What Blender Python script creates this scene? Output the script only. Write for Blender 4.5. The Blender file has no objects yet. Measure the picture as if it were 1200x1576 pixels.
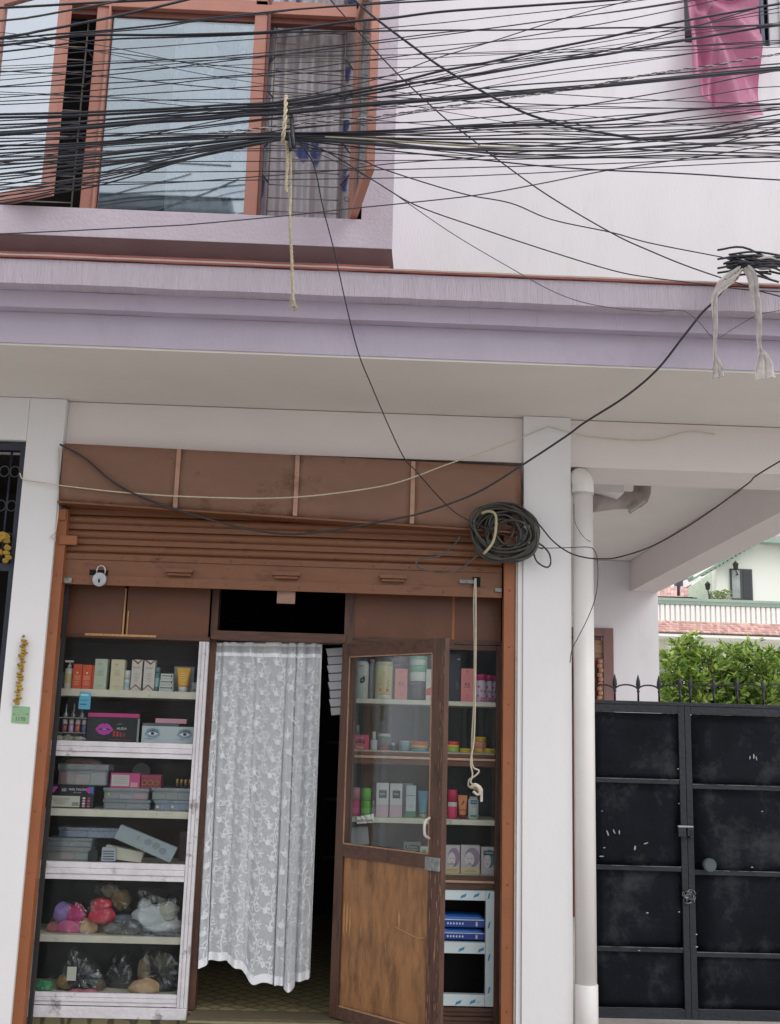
import bpy, bmesh, math, random
from mathutils import Vector, Matrix, noise
S = bpy.context.scene
col = S.collection
R = math.radians
rnd = random.Random(7); r3b = random.Random(77)

# ------------------------------------------------------------------ camera
F, PITCH, ROLL, YAW = 1700.0, 0.20233, 0.02893, 0.02646
CAM = Vector((0, -6.0, 1.60))
def _w2c(X, Y, Z):
    a, b = math.cos(YAW)*X - math.sin(YAW)*Y, math.sin(YAW)*X + math.cos(YAW)*Y
    x, y, z = a, -(math.cos(PITCH)*Z - math.sin(PITCH)*b), math.sin(PITCH)*Z + math.cos(PITCH)*b
    return Vector((math.cos(ROLL)*x - math.sin(ROLL)*y, math.sin(ROLL)*x + math.cos(ROLL)*y, z))
M3 = Matrix((_w2c(1,0,0), _w2c(0,1,0), _w2c(0,0,1))).transposed()   # world -> camera (right, down, forward)
Mi = M3.transposed()
camd = bpy.data.cameras.new('camera'); cam = bpy.data.objects.new('camera', camd); col.objects.link(cam)
rot = Matrix((M3[0], -M3[1], -M3[2])).transposed()
cam.matrix_world = Matrix.Translation(CAM) @ rot.to_4x4()
camd.sensor_fit = 'VERTICAL'; camd.sensor_height = 24; camd.lens = F/1576*24
camd.clip_start = .05; camd.clip_end = 3000
S.camera = cam
def P(px, py, Y):
    """surveyed point: where the sight line of a photo pixel meets the plane at depth Y"""
    d = Mi @ Vector(((px-600)/F, (py-788)/F, 1))
    return CAM + d*((Y-CAM.y)/d.y)
def X_(px, py, Y): return P(px, py, Y).x
def Z_(px, py, Y): return P(px, py, Y).z

# ------------------------------------------------------------------ world, sun, exposure
w = bpy.data.worlds.new('World'); S.world = w; w.use_nodes = True
nt = w.node_tree; bg = nt.nodes['Background']
sky = nt.nodes.new('ShaderNodeTexSky'); sky.sky_type = 'NISHITA'; sky.sun_disc = False
sky.sun_elevation = R(40); sky.sun_rotation = R(132); sky.dust_density = .6; sky.air_density = 1.0; sky.ozone_density = 1
hs = nt.nodes.new('ShaderNodeHueSaturation'); hs.inputs['Saturation'].default_value = .30; hs.inputs['Value'].default_value = 1.15
nt.links.new(sky.outputs[0], hs.inputs['Color'])
cloud = nt.nodes.new('ShaderNodeMix'); cloud.data_type = 'RGBA'; cloud.inputs[0].default_value = .93      # even cloud cover
nt.links.new(hs.outputs[0], cloud.inputs[6]); cloud.inputs[7].default_value = (7.15, 7.1, 7.35, 1); nt.links.new(cloud.outputs[2], bg.inputs[0]); bg.inputs[1].default_value = .15
sd = bpy.data.lights.new('sun', 'SUN'); sd.energy = 0.8; sd.angle = R(28); sd.color = (1, .97, .93)
so = bpy.data.objects.new('sun', sd); col.objects.link(so); so.rotation_euler = (R(50), 0, R(48))
S.view_settings.view_transform = 'Standard'; S.view_settings.look = 'None'; S.view_settings.gamma = 1
S.view_settings.use_curve_mapping = False; S.view_settings.exposure = 0.34
S.cycles.max_bounces = 8; S.cycles.transparent_max_bounces = 24

# ------------------------------------------------------------------ materials
def srgb(r, g, b):
    f = lambda c: ((c/255+.055)/1.055)**2.4 if c > 10 else c/255/12.92
    return (f(r), f(g), f(b), 1)
MATS = {}
def mat(name, c, rough=.6, metal=0, var=.12, vs=6, bump=0, bs=60, spot=None, spot_s=4, spot_t=.62, spot_w=.08, stretch=None, trans=0, spec=.5, c2=None):
    if name in MATS: return MATS[name]
    m = bpy.data.materials.new(name); m.use_nodes = True; MATS[name] = m
    n, l = m.node_tree.nodes, m.node_tree.links
    b = n['Principled BSDF']; b.inputs['Roughness'].default_value = rough; b.inputs['Metallic'].default_value = metal
    b.inputs['Specular IOR Level'].default_value = spec
    if len(c) == 3: c = (*c, 1)
    tc = n.new('ShaderNodeTexCoord'); mp = n.new('ShaderNodeMapping'); l.new(tc.outputs['Object'], mp.inputs[0])
    if stretch: mp.inputs['Scale'].default_value = stretch
    if var or c2:
        t = n.new('ShaderNodeTexNoise'); t.inputs['Scale'].default_value = vs; t.inputs['Detail'].default_value = 8; t.inputs['Roughness'].default_value = .65
        l.new(mp.outputs[0], t.inputs[0])
        rp = n.new('ShaderNodeValToRGB'); rp.color_ramp.elements[0].position = .3; rp.color_ramp.elements[1].position = .7
        rp.color_ramp.elements[0].color = (c[0]*(1-var), c[1]*(1-var), c[2]*(1-var), 1)
        rp.color_ramp.elements[1].color = (min(c[0]*(1+var), .9), min(c[1]*(1+var), .9), min(c[2]*(1+var), .9), 1) if not c2 else (*c2[:3], 1)
        l.new(t.outputs[0], rp.inputs[0]); out = rp.outputs[0]
    else:
        rg = n.new('ShaderNodeRGB'); rg.outputs[0].default_value = c; out = rg.outputs[0]
    if spot:
        t2 = n.new('ShaderNodeTexNoise'); t2.inputs['Scale'].default_value = spot_s; t2.inputs['Detail'].default_value = 10; t2.inputs['Roughness'].default_value = .72
        l.new(mp.outputs[0], t2.inputs[0])
        r2 = n.new('ShaderNodeValToRGB'); r2.color_ramp.elements[0].position = spot_t; r2.color_ramp.elements[1].position = spot_t+spot_w
        l.new(t2.outputs[0], r2.inputs[0])
        mx = n.new('ShaderNodeMix'); mx.data_type = 'RGBA'; l.new(r2.outputs[0], mx.inputs[0]); l.new(out, mx.inputs[6]); mx.inputs[7].default_value = (*spot[:3], 1)
        out = mx.outputs[2]
    l.new(out, b.inputs['Base Color'])
    if bump:
        t3 = n.new('ShaderNodeTexNoise'); t3.inputs['Scale'].default_value = bs; t3.inputs['Detail'].default_value = 6
        l.new(mp.outputs[0], t3.inputs[0]); bp = n.new('ShaderNodeBump'); bp.inputs['Strength'].default_value = bump; bp.inputs['Distance'].default_value = .01
        l.new(t3.outputs[0], bp.inputs['Height']); l.new(bp.outputs[0], b.inputs['Normal'])
    return m
def paint(r, g, b, rough=.4, **k):
    return mat('colour_%d_%d_%d_%d' % (r, g, b, int(rough*10)), srgb(r, g, b), rough, var=k.pop('var', .05), **k)
def glass(name, tint=(.95, .97, .965), refl=.12, dirt=.06, dirtc=(.5, .52, .52), rough=.03, gc=(.95,.97,1)):
    if name in MATS: return MATS[name]
    m = bpy.data.materials.new(name); m.use_nodes = True; MATS[name] = m
    n, l = m.node_tree.nodes, m.node_tree.links; n.remove(n['Principled BSDF'])
    o = n['Material Output']
    tr = n.new('ShaderNodeBsdfTransparent'); tr.inputs[0].default_value = (*tint, 1)
    gl = n.new('ShaderNodeBsdfGlossy'); gl.inputs['Roughness'].default_value = rough; gl.inputs[0].default_value = (*gc, 1)
    df = n.new('ShaderNodeBsdfDiffuse'); df.inputs[0].default_value = (*dirtc, 1)
    lw = n.new('ShaderNodeLayerWeight'); lw.inputs[0].default_value = .25
    ma = n.new('ShaderNodeMath'); ma.operation = 'MULTIPLY_ADD'; l.new(lw.outputs['Fresnel'], ma.inputs[0]); ma.inputs[1].default_value = .6; ma.use_clamp = True; ma.inputs[2].default_value = refl*.6
    m1 = n.new('ShaderNodeMixShader'); l.new(ma.outputs[0], m1.inputs[0]); l.new(tr.outputs[0], m1.inputs[1]); l.new(gl.outputs[0], m1.inputs[2])
    t = n.new('ShaderNodeTexNoise'); t.inputs['Scale'].default_value = 5; t.inputs['Detail'].default_value = 9; t.inputs['Roughness'].default_value = .7
    tc = n.new('ShaderNodeTexCoord'); l.new(tc.outputs['Object'], t.inputs[0])
    rp = n.new('ShaderNodeMapRange'); rp.inputs[1].default_value = .4; rp.inputs[2].default_value = .8; rp.inputs[3].default_value = dirt*.3; rp.inputs[4].default_value = dirt*2.4
    l.new(t.outputs[0], rp.inputs[0])
    m2 = n.new('ShaderNodeMixShader'); l.new(rp.outputs[0], m2.inputs[0]); l.new(m1.outputs[0], m2.inputs[1]); l.new(df.outputs[0], m2.inputs[2])
    l.new(m2.outputs[0], o.inputs[0]); return m

WHITE = mat('white_wall_paint', (.76,.745,.775), .75, var=.03, vs=2.5, bump=.15, bs=60, spot=(.60,.57,.55), spot_s=1.8, spot_t=.56, spot_w=.3, stretch=(1.6,1,.35))
PILLAR = mat('pillar_paint', (.76,.755,.77), .6, var=.03, vs=1.5, bump=.22, bs=16, spot=(.60,.59,.56), spot_s=5, spot_t=.64, spot_w=.16, stretch=(1,1,.5))
PINKW = mat('pinkish_beam_paint', (.75,.69,.675), .7, var=.03, vs=2, bump=.15, bs=30, spot=(.5,.45,.42), spot_s=2, spot_t=.64, spot_w=.2)
SOFF = mat('soffit_paint', (.76,.73,.69), .8, var=.04, vs=1.5, bump=.1, bs=40)
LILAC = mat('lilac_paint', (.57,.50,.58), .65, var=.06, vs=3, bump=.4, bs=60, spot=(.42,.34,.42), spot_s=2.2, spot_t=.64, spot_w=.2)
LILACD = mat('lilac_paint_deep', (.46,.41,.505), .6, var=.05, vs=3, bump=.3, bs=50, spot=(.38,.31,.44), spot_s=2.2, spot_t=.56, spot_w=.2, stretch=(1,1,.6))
LILACR = mat('lilac_rough_band', (.56,.50,.58), .8, var=.07, vs=4, bump=.9, bs=30, spot=(.47,.42,.46), spot_s=5, spot_t=.58, spot_w=.16, stretch=(7,1,.5))
REDL = mat('red_oxide_line', (.28,.09,.08), .6, var=.2, vs=9, bump=.3)
CREAML = mat('cream_line', (.52,.45,.38), .7, var=.1, vs=12, bump=.2)
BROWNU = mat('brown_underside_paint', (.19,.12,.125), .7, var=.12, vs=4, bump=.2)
SHUT = mat('brown_shutter_paint', srgb(120,78,52), .42, var=.14, vs=5, bump=.12, bs=90, spot=srgb(84,50,34), spot_s=5, spot_t=.55, spot_w=.15, stretch=(1,1,2.5))
GUIDE = mat('guide_rail_paint', srgb(146,88,54), .45, var=.08, vs=5, bump=.15, bs=60, spot=srgb(120,66,42), spot_s=7, spot_t=.66, spot_w=.1)
HEAD = mat('header_sheet_paint', srgb(176,136,114), .26, var=.1, vs=2.2, bump=.1, bs=8, spot=srgb(118,74,54), spot_s=1.9, spot_t=.56, spot_w=.14, stretch=(1,1,1.5))
WOODP = mat('brown_painted_board', srgb(98,59,38), .42, var=.16, vs=4, bump=.12, bs=50, spot=srgb(82,46,36), spot_s=2, spot_t=.55, spot_w=.2)
DWOOD = mat('dark_wood', srgb(82,54,40), .5, var=.3, vs=7, bump=.35, bs=50, stretch=(5,5,.6), spot=srgb(56,32,26), spot_s=6, spot_t=.52, spot_w=.12)
DWOODH = mat('dark_wood_horizontal', srgb(82,54,40), .5, var=.3, vs=7, bump=.35, bs=50, stretch=(.6,5,5), spot=srgb(56,32,26), spot_s=6, spot_t=.52, spot_w=.12)
PLY = mat('worn_plywood', srgb(142,100,62), .4, var=.45, vs=5, bump=.2, bs=40, stretch=(3.2,3.2,.9), spot=srgb(84,56,38), spot_s=3.0, spot_t=.53, spot_w=.16)
RAWW = mat('raw_splintered_wood', srgb(178,136,90), .7, var=.3, vs=30, bump=.4, bs=80, stretch=(5,5,.5))
WTRIM = mat('worn_white_trim', srgb(205,203,207), .6, var=.12, vs=9, bump=.5, bs=40, spot=srgb(132,126,128), spot_s=8, spot_t=.57, spot_w=.1, stretch=(1,1,1))
SHELF = mat('cream_shelf_board', srgb(205,198,184), .5, var=.12, vs=10, bump=.2, spot=srgb(140,130,108), spot_s=12, spot_t=.62, spot_w=.1)
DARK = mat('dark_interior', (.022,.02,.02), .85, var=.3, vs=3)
BACKB = mat('cabinet_back_board', srgb(60,46,42), .6, var=.35, vs=5, bump=.3, bs=30, stretch=(.6,1,7))
BACKD = mat('cabinet_back_dark', srgb(44,48,50), .6, var=.3, vs=4, bump=.2, bs=30)
GLASS = glass('shop_glass', refl=-.012, dirt=.010)
GLASSD = glass('door_glass', refl=.0, dirt=.018)
FRAMEP = mat('salmon_window_paint', srgb(176,122,106), .45, var=.08, vs=6, bump=.15, bs=60, spot=srgb(140,84,68), spot_s=6, spot_t=.64, spot_w=.12)
FRAMED = mat('dark_red_window_tone', srgb(104,56,46), .5, var=.15, vs=6, bump=.15)
GRILL = mat('pale_grille_metal', srgb(150,140,132), .5, var=.2, vs=20)
BLACKM = mat('black_gate_paint', (.011,.015,.024), .38, var=.5, vs=2.5, bump=.2, bs=45, spot=(.15,.16,.165), spot_s=2.4, spot_t=.51, spot_w=.34, spec=.22)
BLACKF = mat('black_gate_frame', (.010,.013,.021), .5, var=.4, vs=6, bump=.35, bs=50, spot=(.24,.25,.27), spot_s=24, spot_t=.72, spot_w=.04)
CHIP = mat('chipped_white', (.34,.34,.34), .7, var=.2, vs=30)
CABLE = mat('black_cable', (.014,.016,.026), .38, var=.3, vs=20)
CABLEG = mat('weathered_grey_cable', (.07,.075,.075), .5, var=.4, vs=14)
COILM = mat('dusty_cable_coil', (.055,.052,.042), .5, var=.45, vs=9, spec=.4)
CORD = mat('cream_cord', srgb(205,196,176), .7, var=.15, vs=40)
ROPE = mat('jute_rope', srgb(196,184,160), .85, var=.3, vs=70, bump=.8, bs=200)
PVC = mat('painted_pvc', (.74,.72,.70), .42, var=.05, vs=3, bump=.08, bs=12, spot=(.46,.43,.38), spot_s=5, spot_t=.72, spot_w=.08)
METAL = mat('steel', (.55,.55,.56), .3, 1, var=.15, vs=30)
GALV = mat('dull_hardware', (.24,.25,.25), .5, .7, var=.3, vs=40, bump=.3)
SOIL = mat('concrete_street', (.40,.375,.34), .9, var=.2, vs=3, bump=.6, bs=40)

# ------------------------------------------------------------------ object helpers
WL = {}
def new_bm(): return bmesh.new()
def tag(o, label=None, cat=None, group=None, kind=None):
    if label: o['label'] = label
    if cat: o['category'] = cat
    if group: o['group'] = group
    if kind: o['kind'] = kind
    return o
def thing(name, label, cat, loc=(0,0,0), group=None):
    o = bpy.data.objects.new(name, None); col.objects.link(o); o.empty_display_size = .1
    o.location = loc; WL[o] = Vector(loc); return tag(o, label, cat, group)
def obj(name, bm, m, parent=None, label=None, cat=None, group=None, kind=None, smooth=False, loc=None):
    off = WL.get(parent, Vector((0,0,0))) if parent else Vector(loc if loc else (0,0,0))
    if parent is not None and parent not in WL:
        q = parent
        while q.parent: q = q.parent
        off = WL.get(q, Vector((0,0,0)))
    for v in bm.verts: v.co -= off
    me = bpy.data.meshes.new(name); bm.normal_update(); bm.to_mesh(me); bm.free()
    for mm in (m if isinstance(m, (list, tuple)) else [m]): me.materials.append(mm)
    if smooth:
        for p in me.polygons: p.use_smooth = True
    o = bpy.data.objects.new(name, me); col.objects.link(o)
    if parent: o.parent = parent; WL[o] = off if parent in WL else off
    elif loc: o.location = loc; WL[o] = Vector(loc)
    return tag(o, label, cat, group, kind)
def bx(bm, x0, x1, y0, y1, z0, z1, mi=0, bev=0):
    if x1 < x0: x0, x1 = x1, x0
    if z1 < z0: z0, z1 = z1, z0
    vs = [bm.verts.new(c) for c in ((x0,y0,z0),(x1,y0,z0),(x1,y1,z0),(x0,y1,z0),(x0,y0,z1),(x1,y0,z1),(x1,y1,z1),(x0,y1,z1))]
    fs = [bm.faces.new([vs[i] for i in f]) for f in ((0,3,2,1),(4,5,6,7),(0,1,5,4),(1,2,6,5),(2,3,7,6),(3,0,4,7))]
    for f in fs: f.material_index = mi
    if bev:
        es = set(e for f in fs for e in f.edges)
        r = bmesh.ops.bevel(bm, geom=list(es), offset=bev, segments=2, affect='EDGES', profile=.7)
        for f in r['faces']: f.material_index = mi
    return vs
def box(name, m, parent, x0, x1, y0, y1, z0, z1, bev=0, **k):
    bm = new_bm(); bx(bm, x0, x1, y0, y1, z0, z1, 0, bev); return obj(name, bm, m, parent, **k)
def pbox(name, m, parent, px0, px1, py0, py1, Y, D, bev=.002, **k):
    """box whose front face lies on the plane Y and spans the surveyed pixels; D is its depth"""
    cx, cy = (px0+px1)/2, (py0+py1)/2
    return box(name, m, parent, X_(px0,cy,Y), X_(px1,cy,Y), Y, Y+D, Z_(cx,py1,Y), Z_(cx,py0,Y), bev, **k)
def quadbox(bm, pts, d, mi=0):
    """prism: front polygon pts, extruded by vector d"""
    a = [bm.verts.new(p) for p in pts]; b = [bm.verts.new(Vector(p)+Vector(d)) for p in pts]
    n = len(a); fs = [bm.faces.new(a), bm.faces.new(b[::-1])]
    for i in range(n): fs.append(bm.faces.new((a[i], b[i], b[(i+1)%n], a[(i+1)%n])))
    for f in fs: f.material_index = mi
    return fs
def fixn(bm): bmesh.ops.recalc_face_normals(bm, faces=bm.faces)
def smoothpts(pts, n=6):
    out = []; pts = [Vector(p) for p in pts]
    for i in range(len(pts)-1):
        p0 = pts[i-1] if i else pts[0]*2-pts[1]; p1 = pts[i]; p2 = pts[i+1]; p3 = pts[i+2] if i+2 < len(pts) else p2*2-p1
        for k in range(n):
            t = k/n
            out.append(.5*((2*p1)+(p2-p0)*t+(2*p0-5*p1+4*p2-p3)*t*t+(3*p1-p0-3*p2+p3)*t**3))
    out.append(pts[-1]); return out
def tube(bm, pts, r, sides=6, cap=True, mi=0, rf=None):
    pts = [Vector(p) for p in pts]; rings = []
    up = Vector((0,0,1)); 
    for i, p in enumerate(pts):
        t = (pts[min(i+1, len(pts)-1)]-pts[max(i-1, 0)])
        if t.length < 1e-9: t = Vector((1,0,0))
        t.normalize()
        a = t.cross(up)
        if a.length < .05: a = t.cross(Vector((0,1,0)))
        a.normalize(); b = t.cross(a)
        if rings and a.dot(lasta) < 0: a, b = -a, -b
        lasta = a
        rr = r*(rf(i/(len(pts)-1)) if rf else 1)
        rings.append([bm.verts.new(p+(a*math.cos(k*2*math.pi/sides)+b*math.sin(k*2*math.pi/sides))*rr) for k in range(sides)])
    for i in range(len(rings)-1):
        for k in range(sides):
            f = bm.faces.new((rings[i][k], rings[i][(k+1)%sides], rings[i+1][(k+1)%sides], rings[i+1][k])); f.smooth = True; f.material_index = mi
    if cap:
        for rg in (rings[0][::-1], rings[-1]): 
            f = bm.faces.new(rg); f.material_index = mi
def lathe(bm, cx, cy, z0, prof, seg=20, mi=0, sx=1, sy=1):
    rings = []
    for r, z in prof:
        rings.append([bm.verts.new((cx+math.cos(k*2*math.pi/seg)*r*sx, cy+math.sin(k*2*math.pi/seg)*r*sy, z0+z)) for k in range(seg)])
    for i in range(len(rings)-1):
        for k in range(seg):
            f = bm.faces.new((rings[i][k], rings[i][(k+1)%seg], rings[i+1][(k+1)%seg], rings[i+1][k])); f.smooth = True; f.material_index = mi
    f = bm.faces.new(rings[0][::-1]); f.material_index = mi
    f = bm.faces.new(rings[-1]); f.material_index = mi
def text(s, size, loc, m, parent, name='lettering', rx=90, rz=0, tilt=0, align='CENTER', ext=.0006, squash=1):
    c = bpy.data.curves.new('t', 'FONT'); c.body = s; c.size = size; c.extrude = ext; c.align_x = align; c.align_y = 'CENTER'
    c.resolution_u = 2
    o = bpy.data.objects.new('t', c); col.objects.link(o)
    me = bpy.data.meshes.new_from_object(o); bpy.data.objects.remove(o); bpy.data.curves.remove(c)
    me.transform(Matrix.Translation(loc) @ Matrix.Rotation(R(rz), 4, 'Z') @ Matrix.Rotation(R(rx), 4, 'X') @ Matrix.Rotation(R(tilt), 4, 'Z') @ Matrix.Diagonal((squash,1,1,1)))
    bm = new_bm(); bm.from_mesh(me); bpy.data.meshes.remove(me)
    return obj(name, bm, m, parent)
def cable(name, pts, r, m, label, cat='cable', group=None, n=8, sides=6):
    bm = new_bm(); sp = smoothpts(pts, n); tube(bm, sp, r, sides)
    return obj(name, bm, m, None, label, cat, group, loc=tuple(sp[0]))

# ------------------------------------------------------------------ ground
bm = new_bm(); bx(bm, -300, 300, -300, 300, -.3, 0)
obj('street', bm, SOIL, kind='structure')

# ------------------------------------------------------------------ the building
B = thing('lilac_building', 'white and lilac painted two storey building with the cosmetics shop under its ledge', 'building', (0,.5,0))
XL, XR = -6.0, P(1012, 912, 4.9).x
zsof = Z_(450, 631, .05)                    # underside of the ledge
zbeam = Z_(950, 721, .05)                   # underside of the beams
XPL = X_(88, 776, 0); XPR0 = X_(806, 680, 0); XPR0b = X_(796, 1200, 0); XPR1 = X_(880, 1100, 0)
xdl = X_(40, 680, 0)                        # right edge of the doorway on the left
# wall between the left doorway and the shop
box('pillar', PILLAR, B, xdl, XPL, 0, .35, 0, zsof, .004)
box('lintel', PILLAR, B, XL, xdl-.001, 0, .35, Z_(20, 677, 0), zsof, .004)
bm = new_bm(); bx(bm, XPR0, XPR1, 0, .35, 0, zsof, 0, .004); obj('pillar', bm, PILLAR, B)
box('plaster_strip', PILLAR, B, XPR0b, XPR0-.001, .012, .3, 0, Z_(800, 812, 0), .003)
ybm = .05
box('beam', PINKW, B, XPL+.001, XPR0-.001, ybm, .40, Z_(450, 700, ybm), zsof, .003)
box('beam', PINKW, B, XPR1+.001, XR, ybm, .45, zbeam, zsof, .003)
box('soffit', SOFF, B, XL, XR, -.86, .0, zsof+.002, zsof+.12)
box('ceiling_slab', SOFF, B, XL, XR, .0, 5.2, zsof+.004, zsof+.15)
def band(name, m, y, p0, p1, back=-.3, x1=XR):
    # p0, p1: pixel heights of top and bottom edge at x=600
    return box(name, m, B, XL, x1, y, back, Z_(600, p1, y), Z_(600, p0, y), .006)
Yf1, Yf2, Yf3 = -.87, -.935, -1.02
zb1, zb2, zb3 = Z_(600, 549, Yf1), Z_(600, 490, Yf2), Z_(600, 458, Yf3)
zt3 = Z_(600, 421, Yf3)
zm = Z_(600, 494, Yf2)
def rough_box(name, m, x0, x1, y0, y1, z0, z1, amp=.004, step=.05, **k):
    bm = new_bm(); n = int((x1-x0)/step); pr = []
    for i in range(n+1):
        x = x0+(x1-x0)*i/n
        j = lambda s: noise.noise(Vector((x*3.1, s*7.7, 0)))*amp + noise.noise(Vector((x*17, s*3.3, 5)))*amp*.5
        pr.append([bm.verts.new(c) for c in ((x, y0+j(1), z0+j(2)), (x, y0+j(1), z1+j(3)), (x, y1, z1+j(3)), (x, y1, z0+j(2)))])
    for i in range(n):
        for a in range(4):
            bm.faces.new((pr[i][a], pr[i][(a+1)%4], pr[i+1][(a+1)%4], pr[i+1][a]))
    bm.faces.new(pr[0]); bm.faces.new(pr[-1]); fixn(bm)
    return obj(name, bm, m, B, **k)
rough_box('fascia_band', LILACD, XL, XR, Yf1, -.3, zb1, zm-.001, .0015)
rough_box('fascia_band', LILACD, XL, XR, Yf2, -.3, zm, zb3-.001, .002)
rough_box('fascia_band', LILACR, XL, XR, Yf3, -.3, zb3, zt3, .0035)
zl = Z_(600, 418, Yf3-.012)
rough_box('ledge_line', REDL, XL, XR, Yf3-.012, -.3, zt3+.004, zl+.008, .002)
rough_box('ledge_line', CREAML, XL, XR, Yf3+.01, -.3, zl+.009, zl+.026, .004)
rough_box('ledge_line', REDL, XL, X_(600, 410, Yf3), Yf3+.02, -.3, zl+.027, zl+.042, .004)
for px in (725, 828, 949, 1128):        # joints in the plaster of the middle band
    x = X_(px, 490, Yf2); box('plaster_joint', LILACR, B, x-.002, x+.002, Yf2-.002, Yf2+.01, zm+.004, zb3-.006)
# upper wall
Yw, Yb = -.55, -.98
WTOP = 6.6
xb = X_(609, 200, Yb)
Y3 = Yw
# window of the upper right wall, behind the hanging cloth
oz0 = Z_(300, 327, Yb)
wx0, wx1 = X_(1053, 30, Y3), X_(1178, 30, Y3); wz0 = Z_(1115, 68, Y3); wx2 = X_(1235, 30, Y3)
bm = new_bm(); 
bx(bm, xb-.08, wx0, Yw, -.3, zl+.03, WTOP); bx(bm, XL, xb-.081, Yw, -.3, zl+.03, oz0-.03); bx(bm, wx0, wx2, Yw, -.3, zl+.03, wz0); bx(bm, wx2, XR+.001, Yw, -.3, zl+.03, WTOP)
obj('wall', bm, WHITE, B)
uw = box('window', FRAMED, B, wx0, wx2, Yw+.16, Yw+.2, wz0, WTOP); 
obj('pane', (lambda b: (bx(b, wx0+.03, wx2, Yw+.13, Yw+.14, wz0+.04, WTOP), b)[1])(new_bm()), mat('dark_window_glass', (.03,.035,.05), .15, var=.1), uw)
bm = new_bm(); bx(bm, wx1-.02, wx1, Yw+.02, Yw+.12, wz0, WTOP); obj('frame', bm, mat('blue_grey_frame', srgb(80,90,110), .5), uw)
bm = new_bm(); bx(bm, wx1+.03, wx1+.16, Yw+.03, Yw+.05, wz0+.0, WTOP, 0, .004); bx(bm, wx1+.09, wx1+.12, Yw+.02, Yw+.03, wz0, WTOP); obj('sill_board', bm, mat('pale_grey_board', srgb(190,190,196), .6), uw)
# box bay: face around the window opening
oz0 = Z_(300, 327, Yb); oz1 = WTOP
ox1 = X_(556, 330, Yb)
zb0 = Z_(300, 371, Yb)
bm = new_bm()
bx(bm, XL, xb, Yb, Yw, zb0, oz0, 0, .004)
bx(bm, ox1, xb-.001, Yb+.001, Yw, oz0, WTOP, 0, .003)
obj('window_box', bm, LILAC, B)
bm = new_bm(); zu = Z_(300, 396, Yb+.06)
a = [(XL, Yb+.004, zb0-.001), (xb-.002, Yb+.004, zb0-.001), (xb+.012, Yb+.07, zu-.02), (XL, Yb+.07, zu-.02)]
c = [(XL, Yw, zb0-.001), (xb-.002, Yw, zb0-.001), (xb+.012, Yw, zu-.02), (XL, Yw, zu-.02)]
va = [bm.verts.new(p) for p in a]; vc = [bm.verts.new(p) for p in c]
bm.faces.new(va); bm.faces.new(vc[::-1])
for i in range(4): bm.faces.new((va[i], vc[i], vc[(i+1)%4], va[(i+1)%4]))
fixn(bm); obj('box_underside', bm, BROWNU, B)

# bay window in the box
Yg = Yb+.10
win = pbox('window', FRAMEP, B, -60, 560, -6, 8, Yg, .07)            # head rail (the frame mesh)
for (a0, a1, q0, q1) in ((128+12, 160, 0, 318),):
    pass
def vpost(px, wpx, y=Yg, d=.07, m=FRAMEP, name='mullion', z0=None, z1=WTOP):
    x = X_(px, 320, y); hw = wpx/2/1700*(y+6)
    return box(name, m, win, x-hw, x+hw, y, y+d, oz0+.002 if z0 is None else z0, z1, .004)
vpost(133, 24); vpost(141.5, 4, Yg-.012, .01); vpost(385, 22); vpost(398, 5, Yg-.008, .03, FRAMED); vpost(539, 8, Yg); vpost(545, 5, Yg+.01, .05, FRAMED)
box('rail', FRAMEP, win, XL, ox1, Yg-.01, Yg+.06, Z_(300, 17, Yg), Z_(300, 4, Yg), .003)
box('rail', FRAMED, win, XL, ox1, Yg+.02, Yg+.06, Z_(300, 26, Yg), Z_(300, 17, Yg)-.001, .002)  # dark red strip along the bottom of the head rail
box('rail', FRAMEP, win, XL, ox1, Yg-.006, Yg+.0599, Z_(300, -40, Yg), Z_(300, -28, Yg), .003)
REFL = glass('reflective_window_glass', tint=(.84,.88,.9), refl=.42, dirt=.05, dirtc=(.40,.47,.5), rough=.02, gc=(.76,.86,.92))
box('pane', REFL, win, X_(147,320,Yg), X_(374,320,Yg), Yg+.03, Yg+.036, oz0+.004, Z_(300,26,Yg)+.0)
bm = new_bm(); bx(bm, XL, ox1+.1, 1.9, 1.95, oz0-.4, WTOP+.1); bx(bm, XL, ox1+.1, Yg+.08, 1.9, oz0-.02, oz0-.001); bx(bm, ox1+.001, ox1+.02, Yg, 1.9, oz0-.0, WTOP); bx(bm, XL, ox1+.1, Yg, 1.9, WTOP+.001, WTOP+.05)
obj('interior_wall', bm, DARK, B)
bm = new_bm(); bx(bm, xb-.03, ox1+.022, Yb+.002, Yg+.5, oz0-.02, oz0-.003); obj('sill', bm, LILAC, B)
# transom pane above the head rail
box('pane', REFL, win, XL, X_(430,0,Yg), Yg+.03, Yg+.036, Z_(300,3,Yg), WTOP)
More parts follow.
